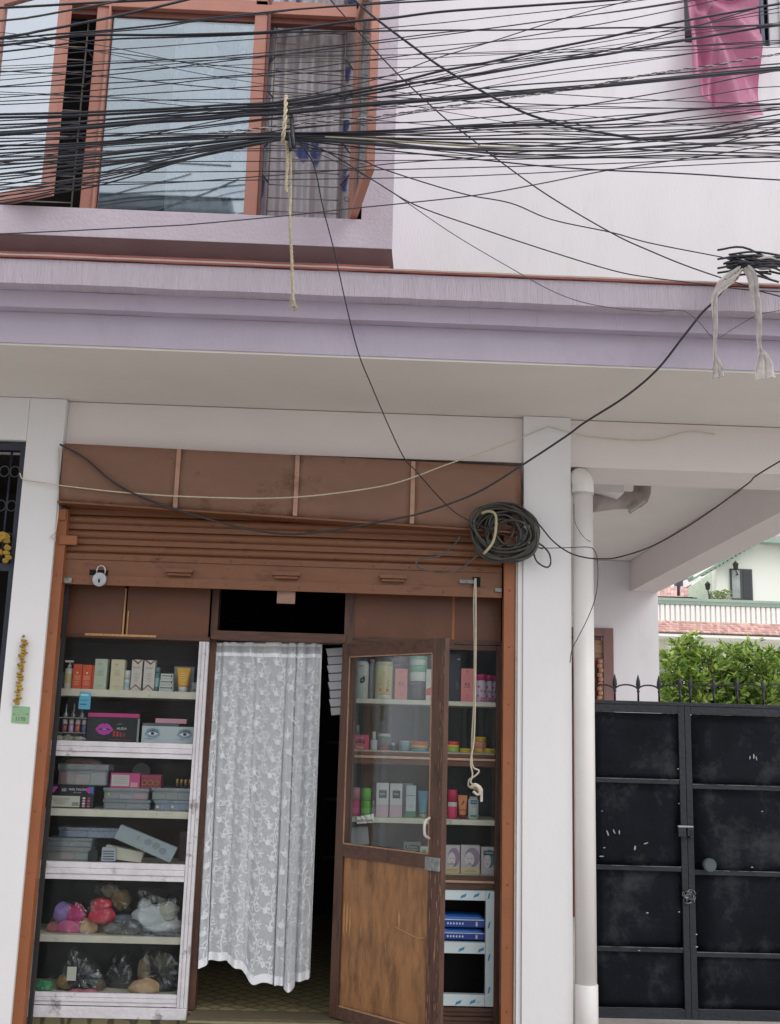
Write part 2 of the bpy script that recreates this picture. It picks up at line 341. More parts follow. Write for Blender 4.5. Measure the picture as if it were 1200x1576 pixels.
# grille: horizontal rods and scrolls behind each open part
def rod(bm, a, b, r=.005): tube(bm, [a, b], r, 5)
Yr = Yg+.11
for i in range(22):
    z = oz0+.055+i*.0735
    for (p0, p1) in ((410, 523), (-60, 112)):
        bm = new_bm(); x0, x1 = X_(p0, 300, Yr), X_(p1, 300, Yr); rod(bm, (x0, Yr, z), (x1, Yr, z+.001*(i%3-1)), .0035); obj('grille_rod', bm, GRILL, win, kind=None)
for px in (412, 523, -20, 112):
    bm = new_bm(); x = X_(px, 300, Yr); rod(bm, (x, Yr-.006, oz0), (x, Yr-.006, WTOP), .0045); obj('grille_rod', bm, GRILL, win)
def arc(cx, cz, r, a0, a1, Y, n=10): return [(cx+r*math.cos(R(a0+(a1-a0)*i/n)), Y, cz+r*math.sin(R(a0+(a1-a0)*i/n))) for i in range(n+1)]
for k, zc in enumerate((oz0+.40, oz0+.88, oz0+1.36)):
    for px, s in ((412, -1), (523, 1), (112, 1)):
        x = X_(px, 300, Yr); r = .085
        for sg in (1, -1):
            bm = new_bm(); c = arc(x+s*.005, zc+sg*(r+.005), r, 0 if s*1 > 0 else 180, -90*sg if s > 0 else 180+90*sg, Yr-.012)
            pts = [(x+s*r*math.sin(R(t)), Yr-.012, zc+sg*(.005+r*1.35*(1-math.cos(R(90-t))) )) for t in range(0, 91, 10)]
            tube(bm, pts, .0045, 5); obj('grille_scroll', bm, mat('dark_grille_metal', (.04,.035,.035), .5), win)
# open casement at the right: hinged on the last post, swung outwards about 95 degrees
def sash(hinge, ang, wd, z0, z1, glassm, st=.055, label=None):
    dx, dy = math.cos(R(ang)), math.sin(R(ang)); nx, ny = -dy, dx
    root = None
    def seg(name, u0, u1, a, b, m, t0, t1, par):
        bm = new_bm()
        pts = [(hinge[0]+dx*u+nx*t, hinge[1]+dy*u+ny*t) for u, t in ((u0,t0),(u1,t0),(u1,t1),(u0,t1))]
        lo = [bm.verts.new((x,y,a)) for x,y in pts]; hi = [bm.verts.new((x,y,b)) for x,y in pts]
        bm.faces.new(lo[::-1]); bm.faces.new(hi)
        for i in range(4): bm.faces.new((lo[i], lo[(i+1)%4], hi[(i+1)%4], hi[i]))
        fixn(bm); return obj(name, bm, m, par)
    seg('sash', wd-st, wd, z0, z1, FRAMEP, -.018, .018, win); seg('sash', 0, st, z0, z1, FRAMEP, -.018, .018, win)
    seg('sash', st, wd-st, z0, z0+st, FRAMEP, -.0175, .0175, win); seg('sash', st, wd-st, z1-st, z1, FRAMEP, -.0175, .0175, win)
    seg('pane', st-.004, wd-st+.004, z0+st-.004, z1-st+.004, glassm, -.003, .003, win)
ztop = Z_(300, 14, Yg)
SG = glass('casement_glass', tint=(.62,.67,.66), refl=.5, dirt=.18, dirtc=(.45,.47,.45))
hx = X_(541, 334, Yg)
sash((hx, Yg-.01), -81, .56, oz0+.015, ztop-.01, SG)
hx2 = X_(-6, 314, Yg)-.09
sash((hx2, Yg-.02), -24, .46, oz0+.01, ztop-.01, glass('left_casement_glass', tint=(.5,.55,.57), refl=.9, gc=(.85,.93,1), dirt=.06, dirtc=(.45,.5,.53), rough=.02), .052)
bm = new_bm(); tube(bm, arc(X_(533,305,Yg-.05), Z_(533,305,Yg-.05), .012, 0, 330, Yg-.04), .003, 5); obj('latch', bm, GALV, win)
# curtain of the upper room
def sheet(name, fn, nu, nv, m, parent=None, **k):
    bm = new_bm(); g = [[bm.verts.new(fn(i/nu, j/nv)) for i in range(nu+1)] for j in range(nv+1)]
    for j in range(nv):
        for i in range(nu): bm.faces.new((g[j][i], g[j+1][i], g[j+1][i+1], g[j][i+1]))
    for f in bm.faces: f.smooth = True
    return obj(name, bm, m, parent, **k)
cm = mat('grey_curtain_fabric', srgb(206,202,206), .9, var=.12, vs=5, bump=.3, bs=90)
n, l = cm.node_tree.nodes, cm.node_tree.links
tcn = n.new('ShaderNodeTexCoord'); vo = n.new('ShaderNodeTexVoronoi'); vo.inputs['Scale'].default_value = 4.6; vo.inputs['Randomness'].default_value = .55
ns = n.new('ShaderNodeTexNoise'); ns.inputs['Scale'].default_value = 22; ns.inputs['Detail'].default_value = 4
l.new(tcn.outputs['Object'], vo.inputs[0]); l.new(tcn.outputs['Object'], ns.inputs[0])
ad = n.new('ShaderNodeMath'); ad.operation = 'MULTIPLY_ADD'; l.new(ns.outputs[0], ad.inputs[0]); ad.inputs[1].default_value = .5; l.new(vo.outputs[0], ad.inputs[2])
rr = n.new('ShaderNodeValToRGB'); rr.color_ramp.elements[0].position = .56; rr.color_ramp.elements[0].color = (1,1,1,1); rr.color_ramp.elements[1].position = .64; rr.color_ramp.elements[1].color = (0,0,0,1)
l.new(ad.outputs[0], rr.inputs[0]); mx = n.new('ShaderNodeMix'); mx.data_type = 'RGBA'; bs_ = n['Principled BSDF']
src = bs_.inputs['Base Color'].links[0].from_socket; l.new(src, mx.inputs[6]); mx.inputs[7].default_value = srgb(96,108,160); l.new(rr.outputs[0], mx.inputs[0]); l.new(mx.outputs[2], bs_.inputs['Base Color'])
cx0, cx1 = X_(395, 320, Yg+.2), X_(545, 320, Yg+.2)
o = sheet('window_curtain', lambda u, v: (cx0+(cx1-cx0)*u, Yg+.2+.022*math.sin(u*44+math.sin(v*3))+.012*math.sin(u*19+2), WTOP-(WTOP-oz0-.01)*v), 90, 16, cm)
tag(o, 'grey curtain with blue flowers behind the grille of the upper window', 'curtain')
cx2, cx3 = X_(150, 320, Yg+.25), X_(392, 320, Yg+.25)
o = sheet('window_curtain', lambda u, v: (cx2+(cx3-cx2)*(.42+.58*u), Yg+.25+.02*math.sin(u*40), WTOP-(WTOP-oz0-.01)*v), 60, 6, cm)
tag(o, 'pale curtain drawn behind the wide fixed pane of the upper window', 'curtain')

# ------------------------------------------------------------------ car port: side beam, back wall with door
Ybk = 4.9
xsb0, xsb1 = X_(970, 900, Ybk), X_(1012, 912, Ybk)
zsb = Z_(1000, 911, Ybk)
box('beam', PINKW, B, xsb0, xsb1-.001, .451, Ybk-.001, zsb, zsof, .003)
xbdoor0, xbdoor1 = X_(912, 1030, Ybk), X_(944, 1030, Ybk); zbd = Z_(930, 967, Ybk)
bm = new_bm(); bx(bm, XPR1-.5, xbdoor0-.6, Ybk, Ybk+.2, 0, zsof); bx(bm, xbdoor1, xsb1, Ybk, Ybk+.2, 0, zsof); bx(bm, xbdoor0-.6, xbdoor1, Ybk, Ybk+.2, zbd, zsof)
obj('back_wall', bm, WHITE, B)
box('side_wall', WHITE, B, XPR1-.2, XPR1-.001, .351, Ybk, 0, zsof)
bd = thing('brown_door', 'varnished brown panelled door in the back wall of the car port', 'door', ((xbdoor0+xbdoor1)/2, Ybk, 0))
VARN = mat('varnished_door', srgb(104,52,40), .3, var=.2, vs=5, stretch=(4,4,.6))
box('frame', mat('grey_brown_frame', srgb(128,96,92), .5), bd, xbdoor1-.10, xbdoor1-.002, Ybk-.02, Ybk+.1, 0, zbd-.0)
box('frame', MATS['grey_brown_frame'], bd, xbdoor0-.6, xbdoor1-.101, Ybk-.02, Ybk+.1, zbd-.08, zbd)
box('leaf', VARN, bd, xbdoor0-.6, xbdoor1-.11, Ybk+.03, Ybk+.07, 0, zbd-.082)
pbox('panel', mat('tan_panel', srgb(150,116,90), .4), bd, 880, 932, 985, 1012, Ybk+.015, .012, .004)
pbox('panel', MATS['tan_panel'], bd, 884, 928, 992, 1005, Ybk+.005, .009, .004)
pbox('panel', mat('dark_panel', srgb(72,34,28), .35), bd, 880, 921, 1028, 1080, Ybk+.015, .012, .004)
gd = thing('door_garland', 'short string of dried flowers hanging on the brown door', 'garland', tuple(P(924, 1016, Ybk-.02)))
for i in range(9):
    bm = new_bm(); c = P(924+rnd.uniform(-2,2), 1018+i*7, Ybk-.03)
    bmesh.ops.create_icosphere(bm, subdivisions=1, radius=.028, matrix=Matrix.Translation(c)); obj('flower', bm, paint(176,128,96,.8), gd)

# interior of the shop
iz1 = zsof-.1
xi0, xi1 = XPL-.1, XPR0
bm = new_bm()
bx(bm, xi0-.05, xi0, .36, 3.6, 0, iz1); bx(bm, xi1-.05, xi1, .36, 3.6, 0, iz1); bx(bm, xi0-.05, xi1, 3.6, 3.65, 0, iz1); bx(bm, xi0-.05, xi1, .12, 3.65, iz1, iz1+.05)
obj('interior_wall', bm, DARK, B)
for i, z in enumerate((.75, 1.15, 1.55, 1.95)):
    box('interior_shelf', mat('dim_shelf', (.05,.045,.045), .7), B, -.2, xi1-.06, 2.2, 2.5, z, z+.02)
zth = Z_(410, 1557, .24)
FLOORM = mat('vinyl_floor', srgb(158,148,112), .45, var=.12, vs=8)
n, l = FLOORM.node_tree.nodes, FLOORM.node_tree.links
tcn = n.new('ShaderNodeTexCoord'); mp = n.new('ShaderNodeMapping'); mp.inputs['Rotation'].default_value = (0,0,R(45)); l.new(tcn.outputs['Object'], mp.inputs[0])
vo = n.new('ShaderNodeTexVoronoi'); vo.feature = 'DISTANCE_TO_EDGE'; vo.inputs['Scale'].default_value = 12; vo.inputs['Randomness'].default_value = .35; l.new(mp.outputs[0], vo.inputs[0])
rr = n.new('ShaderNodeValToRGB'); rr.color_ramp.elements[0].position = .06; rr.color_ramp.elements[1].position = .12; l.new(vo.outputs[0], rr.inputs[0])
mx = n.new('ShaderNodeMix'); mx.data_type = 'RGBA'; b_ = n['Principled BSDF']; src = b_.inputs['Base Color'].links[0].from_socket
l.new(rr.outputs[0], mx.inputs[0]); mx.inputs[6].default_value = srgb(100,92,70); l.new(src, mx.inputs[7]); l.new(mx.outputs[2], b_.inputs['Base Color'])
box('shop_floor', FLOORM, None, xi0-.05, xi1, .2401, 3.7, .002, zth-.006, kind='structure')

# ------------------------------------------------------------------ rolling shutter
yh = -.03
SH = thing('rolling_shutter', 'brown steel roller shutter rolled almost fully up over the shop front', 'shutter', (0,.06,Z_(430,905,.06)))
hz0, hz1 = Z_(450, 795, yh), Z_(450, 700, yh)
hxl, hxr = X_(92, 730, yh), X_(802, 760, yh)
seams = [X_(p, 745, yh) for p in (92, 272, 456, 635, 802)]
for i in range(4):
    a, b = seams[i], seams[i+1]
    bm = new_bm(); nx_, nz_ = 14, 6; ph = rnd.random()*9
    g = [[bm.verts.new((a+.002+(b-a-.004)*u/nx_, yh+.004*noise.noise(Vector((u*.35+ph, v*.5, i*3.1)))+.002, hz0+(hz1-hz0)*v/nz_)) for u in range(nx_+1)] for v in range(nz_+1)]
    for v in range(nz_):
        for u in range(nx_): bm.faces.new((g[v][u], g[v][u+1], g[v+1][u+1], g[v+1][u]))
    bmesh.ops.solidify(bm, geom=bm.faces, thickness=-.006)
    for f in bm.faces: f.smooth = True
    obj('cover_panel', bm, HEAD, SH)
for s in seams[1:4]:
    st_ = box('seam_strip', HEAD, SH, s-.012, s+.012, yh-.009, yh-.003, hz0+.004, hz1-.004, .0015)
    for q in range(5):
        bm = new_bm(); c = Vector((s, yh-.010, hz0+.03+(hz1-hz0-.06)*q/4)); bmesh.ops.create_icosphere(bm, subdivisions=1, radius=.0035, matrix=Matrix.Translation(c)); obj('rivet', bm, GALV, st_)
cover_lip = box('cover_lip', SHUT, SH, hxl, hxr, yh-.012, .08, hz0-.012, hz0-.001, .002)
xm_ = (hxl+hxr)/2
for o_ in [cover_lip]+[c for c in SH.children if c.name.startswith(('cover_panel','seam_strip'))]+[g for c in SH.children if c.name.startswith('seam_strip') for g in c.children]:
    for v in o_.data.vertices:        # the cover hangs a little crooked, lower at the right
        wx, wz = v.co.x+WL[SH].x, v.co.z+WL[SH].z; t_ = max(0, min(1, (wz-hz0)/(hz1-hz0)))
        v.co.z -= (wx-xm_)*(.034-.018*t_)
# slats: a rolled bead and a flat web each
ysl = .085
sxl, sxr = X_(101, 830, ysl), X_(772, 850, ysl)
def zq(py): return Z_(437, py+9.5, ysl)          # heights were read at the left end
tops = [784, 806, 829, 850]
for i, t in enumerate((772, 794.5, 817, 839)):
    zt, zbn = zq(t), zq(t+22)
    hgt = zt-zbn; rb = hgt*.27
    prof = [(0, zt)] 
    for k in range(9):
        a = R(90-k*22.5); prof.append((-rb*.9*math.cos(R(-90+k*22.5)), zt-rb+rb*math.sin(a)))
    prof += [(0, zt-2*rb-.002), (-.006, zt-2*rb-.006), (-.008, zbn+.004), (0, zbn)]
    bm = new_bm()
    A = [bm.verts.new((sxl, ysl+y, z)) for y, z in prof]; C = [bm.verts.new((sxr, ysl+y, z)) for y, z in prof]
    for k in range(len(prof)-1):
        f = bm.faces.new((A[k], A[k+1], C[k+1], C[k])); f.smooth = k < 10
    bk = [bm.verts.new((x, ysl+.02, z)) for x in (sxl, sxr) for z in (zt, zbn)]
    bm.faces.new((A[0], C[0], bk[2], bk[0])); bm.faces.new((A[-1], bk[1], bk[3], C[-1])); fixn(bm)
    obj('slat', bm, SHUT, SH)
z0, z1 = zq(900), zq(862)
brail = box('bottom_rail', SHUT, SH, sxl, sxr, ysl-.014, ysl+.012, z0, z1, .002)
lip = box('rail_lip', SHUT, SH, sxl, sxr, ysl-.024, ysl-.0145, z0-.003, z0+(z1-z0)*.36, .002)
box('rail_lip', SHUT, SH, sxl, sxr, ysl-.021, ysl-.0145, z1-.0005, z1+.03, .002)
for i in range(12):
    for zz in (z0+.02, z1+.014):
        bm = new_bm(); x = sxl+.12+(sxr-sxl-.24)*i/11+rnd.uniform(-.01,.01); bmesh.ops.create_icosphere(bm, subdivisions=1, radius=.005, matrix=Matrix.Translation((x, ysl-.024, zz))); obj('rivet', bm, SHUT, lip)
for px in (275, 440, 605):
    x = X_(px, 885, ysl-.05); zc = Z_(px, 879+ (px-275)*.028, ysl-.05)
    bm = new_bm(); w2 = .075
    bx(bm, x-w2, x+w2, ysl-.055, ysl-.016, zc-.008, zc+.014, 0, .006)
    bx(bm, x-w2+.01, x+w2-.01, ysl-.045, ysl-.0155, zc-.024, zc-.009, 0, .005)
    obj('handle', bm, SHUT, SH)
HOLE = mat('black_hole', (.004,.004,.004), .9, var=0)
pbox('lock_slot', HOLE, SH, 137, 166, 877, 893, ysl-.0156, .001, 0)
pbox('lock_slot', HOLE, SH, 727, 739, 888, 903, ysl-.0156, .001, 0)
pbox('bolt', GALV, SH, 707, 731, 892, 898, ysl-.03, .012, .003)
pbox('end_lug', GALV, SH, 97, 110, 889, 897, ysl-.035, .01, .003); pbox('end_lug', GALV, SH, 762, 772, 905, 911, ysl-.035, .01, .003)
pbox('stop_tab', mat('pinkish_tab', srgb(150,116,100), .6, var=.2, vs=12), SH, 426, 454, 909, 929, ysl+.0, .012, .003)
# guide rails
gl0 = X_(80, 860, .03); gl1 = X_(98, 860, .03); gzl = Z_(90, 783, .03)
def chan(x0, x1, zt, s):
    g_ = box('guide_rail', GUIDE, SH, x0, x1, .03, .10, 0, zt, .003)
    for i in range(9):
        bm = new_bm(); bmesh.ops.create_icosphere(bm, subdivisions=1, radius=.006, matrix=Matrix.Translation(((x0+x1)/2, .029, .25+i*.31))); obj('bolt_head', bm, GUIDE, g_)
chan(gl0, gl1, gzl, 1)
gr0, gr1 = X_(774, 1100, .03), X_(792, 1100, .03)
chan(gr0, gr1, Z_(780, 812, .03), -1)
box('guide_gap_shade', DARK, SH, gl1+.001, gl1+.02, .11, .14, 0, gzl, 0)  # dark strip painted in for the shade of the gap beside the left rail
pbox('guide_flare', GUIDE, SH, 90, 118, 824, 838, .02, .009, .002)
pbox('guide_flare', GUIDE, SH, 86, 101, 783, 800, .015, .014, .002)
# plaster edge beside rails
rough = new_bm(); bx(rough, XPL+.0005, gl0-.001, .02, .05, 0, Z_(88,776,.02)); obj('plaster_edge', rough, mat('raw_plaster', (.5,.46,.40), .9, var=.15, vs=20, bump=.8, bs=60), B)
rough = new_bm(); bx(rough, gr1+.001, XPR0b-.001, .02, .05, 0, Z_(792,815,.02)); obj('plaster_edge', rough, MATS['raw_plaster'], B)

# padlock
pl = thing('padlock', 'round silver padlock hanging from the left slot of the shutter rail', 'padlock', tuple(P(153, 903, .04)))
bm = new_bm(); c = P(153, 892, .045); 
mt_ = Matrix.Translation(c) @ Matrix.Rotation(R(90), 4, 'X'); bmesh.ops.create_cone(bm, cap_ends=True, segments=24, radius1=.038, radius2=.038, depth=.022, matrix=mt_)
bmesh.ops.bevel(bm, geom=[e for e in bm.edges if abs(e.calc_face_angle(0)) > 1], offset=.006, segments=2, affect='EDGES'); obj('body', bm, METAL, pl, smooth=False)
bm = new_bm(); r_ = .022; tube(bm, [(c.x+.004-r_, c.y, c.z+.03), (c.x+.004-r_, c.y, c.z+.055)]+[(c.x+.004+r_*math.cos(R(t)), c.y, c.z+.055+r_*math.sin(R(t))) for t in range(160, -1, -20)]+[(c.x+.004+r_, c.y, c.z+.03)], .0045, 8); obj('shackle', bm, METAL, pl)
bm = new_bm(); bx(bm, c.x-.005, c.x+.005, c.y-.013, c.y-.0112, c.z-.018, c.z+.002, 0, .001); obj('keyhole', bm, HOLE, pl)

# ------------------------------------------------------------------ shop front joinery
Yc = .20        # face of the cabinets
ztop_c = Z_(437, 905, Yc)+.25
FR = thing('shop_front_frame', 'brown painted boards and door frame filling the shop opening', 'shop front', (0, Yc, zth))
x_cr = X_(322, 985, Yc)
def pb(name, m, par, px0, px1, py0, py1, Y=Yc, D=.03, bev=.002, **k): return pbox(name, m, par, px0, px1, py0, py1, Y, D, bev, **k)
pb('board', WOODP, FR, 90, 190.5, 870, 977, Yc+.004, .02); pb('board', WOODP, FR, 196, 323, 870, 981, Yc+.006, .02)
pb('board_edge', RAWW, FR, 189.5, 191.8, 905, 982, Yc-.002, .02, .0)
pb('board_edge', RAWW, FR, 195, 196.6, 940, 982, Yc-.002, .02, .0)
pb('board', WOODP, FR, 533, 697, 880, 990, Yc+.004, .02); pb('board', WOODP, FR, 698, 771, 880, 991, Yc+.006, .02)
pb('board_edge', mat('orange_split', srgb(150,92,52), .6), FR, 695.5, 699.5, 918, 992, Yc+.0025, .003, .0)
pb('lintel_strip', DWOODH, FR, 90, 323, 977, 983, Yc-.01, .03); pb('lintel_strip', RAWW, FR, 130, 240, 976, 979.5, Yc-.016, .02)
cxr_j = X_(324, 990, Yc)-.012
rail_t = pb('transom_rail', DWOODH, FR, 324, 532, 973, 987, Yc-.02, .07, .004)
jl = box('jamb', DWOOD, FR, cxr_j, cxr_j+.04, Yc+.035, Yc+.13, zth, ztop_c, .003)
jr = box('jamb', DWOOD, FR, X_(529,985,Yc), X_(529,985,Yc)+.05, Yc-.01, Yc+.12, zth, ztop_c, .003)
# ribbed threshold board
zt_ = zth
for i in range(7):
    box('threshold_ply', mat('grey_ply_a', srgb(132,124,96), .8, var=.25, vs=12, bump=.4, stretch=(1,6,6)) if i % 2 else mat('grey_ply_b', srgb(88,80,60), .8, var=.25, vs=12, stretch=(1,6,6)), FR, X_(289,1565,Yc-.12), X_(530,1565,Yc-.12), Yc-.12+(.004 if i % 2 == 0 else 0), Yc+.06, zt_-.013*(i+1), zt_-.013*i-.001, 0)
box('plinth', mat('cement_plinth', (.25,.23,.2), .9, var=.2, vs=8, bump=.4), FR, gl1, gr0, Yc-.06, Yc+.25, 0, zt_-.1, .004)

# ------------------------------------------------------------------ left display cabinet
CL = thing('display_cabinet', 'tall glass fronted display cabinet with peeling white trim left of the curtain', 'cabinet', (X_(190,1500,Yc), Yc, Z_(170,1570,Yc)))
cxl = X_(84, 900, Yc)-.08; cxr = X_(322, 990, Yc)
def zl_(py): return Z_(190, py+0, Yc)
zc_bot, zc_top = zl_(1567), zl_(984)
stw = .055
xr_in = cxr-stw
def trim(name, x0, x1, zlo, zhi, y, d, m=WTRIM, parts=3, horiz=True):
    # moulded trim: three stepped beads
    o = None
    for k in range(parts):
        f0, f1 = k/parts, (k+1)/parts
        yy = y-(.006 if k == 1 else 0)
        if horiz: o = box(name, m, CL, x0, x1, yy, y+d, zlo+(zhi-zlo)*f0+.0006, zlo+(zhi-zlo)*f1-.0006, .002)
        else: o = box(name, m, CL, x0+(x1-x0)*f0+.0006, x0+(x1-x0)*f1-.0006, yy, y+d, zlo, zhi, .002)
trim('stile', xr_in, cxr, zl_(1549), zc_top, Yc-.012, .03, parts=3, horiz=False)
for a, b in ((1142,1166),(1328,1355),(1529,1548)):
    trim('rail', cxl, xr_in-.001, zl_(b), zl_(a), Yc-.012, .03)
box('base_board', WTRIM, CL, cxl, cxr, Yc-.02, Yc+.02, zc_bot, zl_(1549)-.001, .004)
for a, b in ((985,1142),(1166,1328),(1355,1529)):
    box('pane', GLASS, CL, cxl, xr_in-.001, Yc+.004, Yc+.008, zl_(b)+.001, zl_(a)-.001)
dep = .34
SHZ = {}
Ysf = Yc+.012
for k, (a, b) in {'A':(1062,1073), 'C':(1247,1258), 'E':(1441,1452)}.items():
    z0_, z1_ = Z_(190, b, Ysf), Z_(190, a, Ysf); box('shelf', SHELF, CL, cxl, xr_in+.03, Ysf, Yc+dep, z0_, z1_, .002); SHZ[k] = z1_
for k, a in {'B':1143, 'D':1329, 'F':1530}.items():
    z1_ = Z_(190, a, Ysf); box('shelf', SHELF, CL, cxl, xr_in+.03, Ysf+.02, Yc+dep, z1_-.018, z1_, 0); SHZ[k] = z1_
box('back_panel', BACKB, CL, cxl-.02, cxr, Yc+dep+.001, Yc+dep+.02, zl_(1355), zc_top+.02)
box('back_panel', BACKD, CL, cxl-.02, cxr, Yc+dep+.001, Yc+dep+.02, zc_bot, zl_(1355)-.001)
box('side_panel', BACKD, CL, cxl-.02, cxl-.001, Yc, Yc+dep, zc_bot, zc_top+.02); box('side_panel', DWOOD, CL, cxr-.018, cxr-.001, Yc+.02, Yc+dep, zc_bot, zc_top+.02)
box('top_panel', DWOODH, CL, cxl, cxr-.02, Yc+.001, Yc+dep, zc_top+.001, zc_top+.02)

# ------------------------------------------------------------------ right display cabinet (partly behind the open door)
CR = thing('display_cabinet', 'glass fronted display cabinet with dark wood frame behind the open door', 'cabinet', (X_(650,1560,Yc), Yc, .1))
dxl, dxr = X_(535, 1200, Yc)+.0, X_(771, 1200, Yc)
def zr_(py): return Z_(725, py, Yc)
box('stile', DWOOD, CR, X_(762,1200,Yc), dxr, Yc-.006, Yc+.03, .1, zr_(993), .003)
box('stile', DWOOD, CR, dxl, dxl+.03, Yc-.006, Yc+.03, .1, zr_(993), .003)
xa, xbb = dxl+.031, X_(762,1200,Yc)-.001
for a, b in ((993,1001),(1161,1167),(1171,1180),(1348,1355),(1359,1369)):
    box('rail', DWOODH, CR, xa, xbb, Yc-.006, Yc+.03, zr_(b), zr_(a), .003)
for a, b in ((1167,1171),(1355,1359)):
    box('rail', mat('pale_worn_bead', srgb(168,140,118), .6, var=.2, vs=20), CR, xa, xbb, Yc-.012, Yc+.03, zr_(b)+.0005, zr_(a)-.0005, .002)
box('pane', GLASS, CR, xa, xbb, Yc+.004, Yc+.008, zr_(1161)+.001, zr_(1001)-.001)
box('pane', GLASS, CR, xa, xbb, Yc+.004, Yc+.008, zr_(1348)+.001, zr_(1180)-.001)
for k, (a, b) in {'G':(1080,1087), 'J':(1262,1270)}.items():
    z0_, z1_ = Z_(725, b, Ysf), Z_(725, a, Ysf); box('shelf', SHELF, CR, xa, xbb+.02, Ysf, Yc+dep, z0_, z1_, .002); SHZ[k] = z1_
for k, a in {'H':1159, 'K':1347}.items():
    z1_ = Z_(725, a, Ysf); box('shelf', SHELF, CR, xa, xbb+.02, Ysf+.02, Yc+dep, z1_-.016, z1_, 0); SHZ[k] = z1_
box('back_panel', BACKD, CR, dxl, dxr+.02, Yc+dep+.001, Yc+dep+.02, .1, zr_(985)); box('side_panel', mat('pale_side', srgb(120,120,112), .6), CR, xbb+.022, xbb+.035, Yc+.03, Yc+dep, .1, zr_(993))
box('side_panel', DWOOD, CR, dxl+.001, dxl+.015, Yc+.031, Yc+dep, .1, zr_(993)); box('top_panel', DWOODH, CR, dxl, dxr, Yc+.001, Yc+dep, zr_(992), zr_(985))
for px in (575, 600, 640, 715, 740):
    x = X_(px, 1120, Yc+dep-.01); box('back_batten', mat('grey_batten', srgb(78,80,80), .6), CR, x-.012, x+.012, Yc+dep-.012, Yc+dep, SHZ['H'], Z_(725,1087,Ysf)-.0)
for i in range(4):
    z = zr_(1551+i*7); box('base_slat', DWOODH, CR, xa, xbb, Yc-.006+(i%2)*.006, Yc+.03, zr_(1557.2+i*7), z, .002)
# film wrapped frame in the lowest opening
WF = thing('wrapped_window_frame', 'white plastic frame still in blue printed protective film low in the right cabinet', 'window frame', (X_(700,1549,Yc), Yc, zr_(1549)))
FILM = mat('printed_protective_film', srgb(205,222,226), .35, var=.05, vs=4, bump=.15, bs=14, spot=srgb(120,190,214), spot_s=13, spot_t=.64, spot_w=.05)
fx1, fx0, fxm = X_(762,1460,Yc)-.002, dxl+.04, X_(747,1460,Yc)
for a, b in ((1370,1386),(1451,1468),(1531,1549)): box('bar', FILM, WF, fx0, fxm-.001, Yc+.002, Yc+.045, zr_(b), zr_(a), .003)
box('bar', FILM, WF, fxm, fx1, Yc+.001, Yc+.046, zr_(1549), zr_(1370), .003)
INK = mat('blue_print_ink', srgb(50,140,180), .5, var=.1)
def mark(x, z, y, s=.03, vert=False):
    bm = new_bm(); a = [(0,0),(s,s*.35),(s*1.2,s*.9),(s*.25,s*.55)]
    pts = [(x+(q if not vert else p*.6), y, z+(p if not vert else q*1.1)) for q, p in a]
    quadbox(bm, pts, (0,.0006,0)); fixn(bm); obj('film_print', bm, INK, WF)
for q, (px, py) in enumerate(((708,1373),(728,1372),(705,1455),(735,1456),(700,1537),(722,1536))): mark(X_(px,py,Yc), Z_(px,py+10,Yc), Yc+.0005)
for py in (1385, 1430, 1480, 1530): mark(X_(750,py,Yc), Z_(750,py,Yc), Yc-.0005, .03, True)
box('kick', DARK, CR, dxl, dxr, Yc+.32, Yc+.34, .1, zr_(1370))

# ------------------------------------------------------------------ door leaf, swung outwards
hp = P(524, 1270, Yc-.03); fp = P(687, 1270, Yc-.03-.55)
DO = thing('shop_door', 'worn brown half glazed shop door standing open outwards', 'door', (hp.x, hp.y, zth))
dv = Vector((fp.x-hp.x, fp.y-hp.y, 0)); DWD = dv.length; dv.normalize(); nv = Vector((dv.y, -dv.x, 0))   # nv faces the street
if nv.y > 0: nv = -nv
def dz(py, u):   # height of a pixel row on the door plane at distance u along it
    q = hp+dv*u
    return Z_(524+163*u/DWD, py, q.y)
def dbox(name, m, par, u0, u1, z0, z1, t0=0, t1=.035, bev=.002):
    bm = new_bm(); vs = bx(bm, u0, u1, -t1, -t0, z0, z1, 0, bev)
    for v in bm.verts:
        u, t, z = v.co.x, -v.co.y, v.co.z; p_ = hp+dv*u+nv*t; v.co = (p_.x, p_.y, z)
    fixn(bm); return obj(name, bm, m, par)
dtop = dz(987, DWD*.5); dbot = zth+.005
g1 = (dz(1012,.06)+dz(1006,DWD-.08))/2; g0 = (dz(1294,.1)+dz(1318,DWD-.1))/2; m0 = (dz(1317,.1)+dz(1338,DWD-.1))/2; b1 = dz(1550,.12)
sl, srr = .062, .085
dbox('stile', DWOOD, DO, 0, sl, dbot, dtop); dbox('stile', DWOOD, DO, DWD-srr, DWD, dbot, dtop, 0, .036)
dbox('rail', DWOODH, DO, sl+.0005, DWD-srr-.0005, g1, dtop-.001); dbox('rail', DWOODH, DO, sl+.0005, DWD-srr-.0005, m0, g0); dbox('rail', DWOODH, DO, sl+.0005, DWD-srr-.0005, dbot+.001, b1)
dbox('pane', GLASSD, DO, sl-.002, DWD-srr+.002, g0-.002, g1+.002, .014, .018, 0)
panel = dbox('panel', PLY, DO, sl-.002, DWD-srr+.002, b1-.002, m0+.002, .010, .022, 0)
def strip(u0, u1, z0, z1, m=None, t=.0365): dbox('bead', m or mat('worn_edge_wood', srgb(150,116,92), .6, var=.3, vs=25), DO, u0, u1, z0, z1, t-.004, t, .0008)
strip(sl, DWD-srr, g0-.004, g0+.003); strip(sl-.004, sl+.004, g0+.004, g1-.004); strip(DWD-srr-.004, DWD-srr+.004, g0+.004, g1-.004); strip(sl, DWD-srr, g1-.003, g1+.004)
strip(sl+.01, DWD-srr-.01, b1-.003, b1+.005)
bm = new_bm()
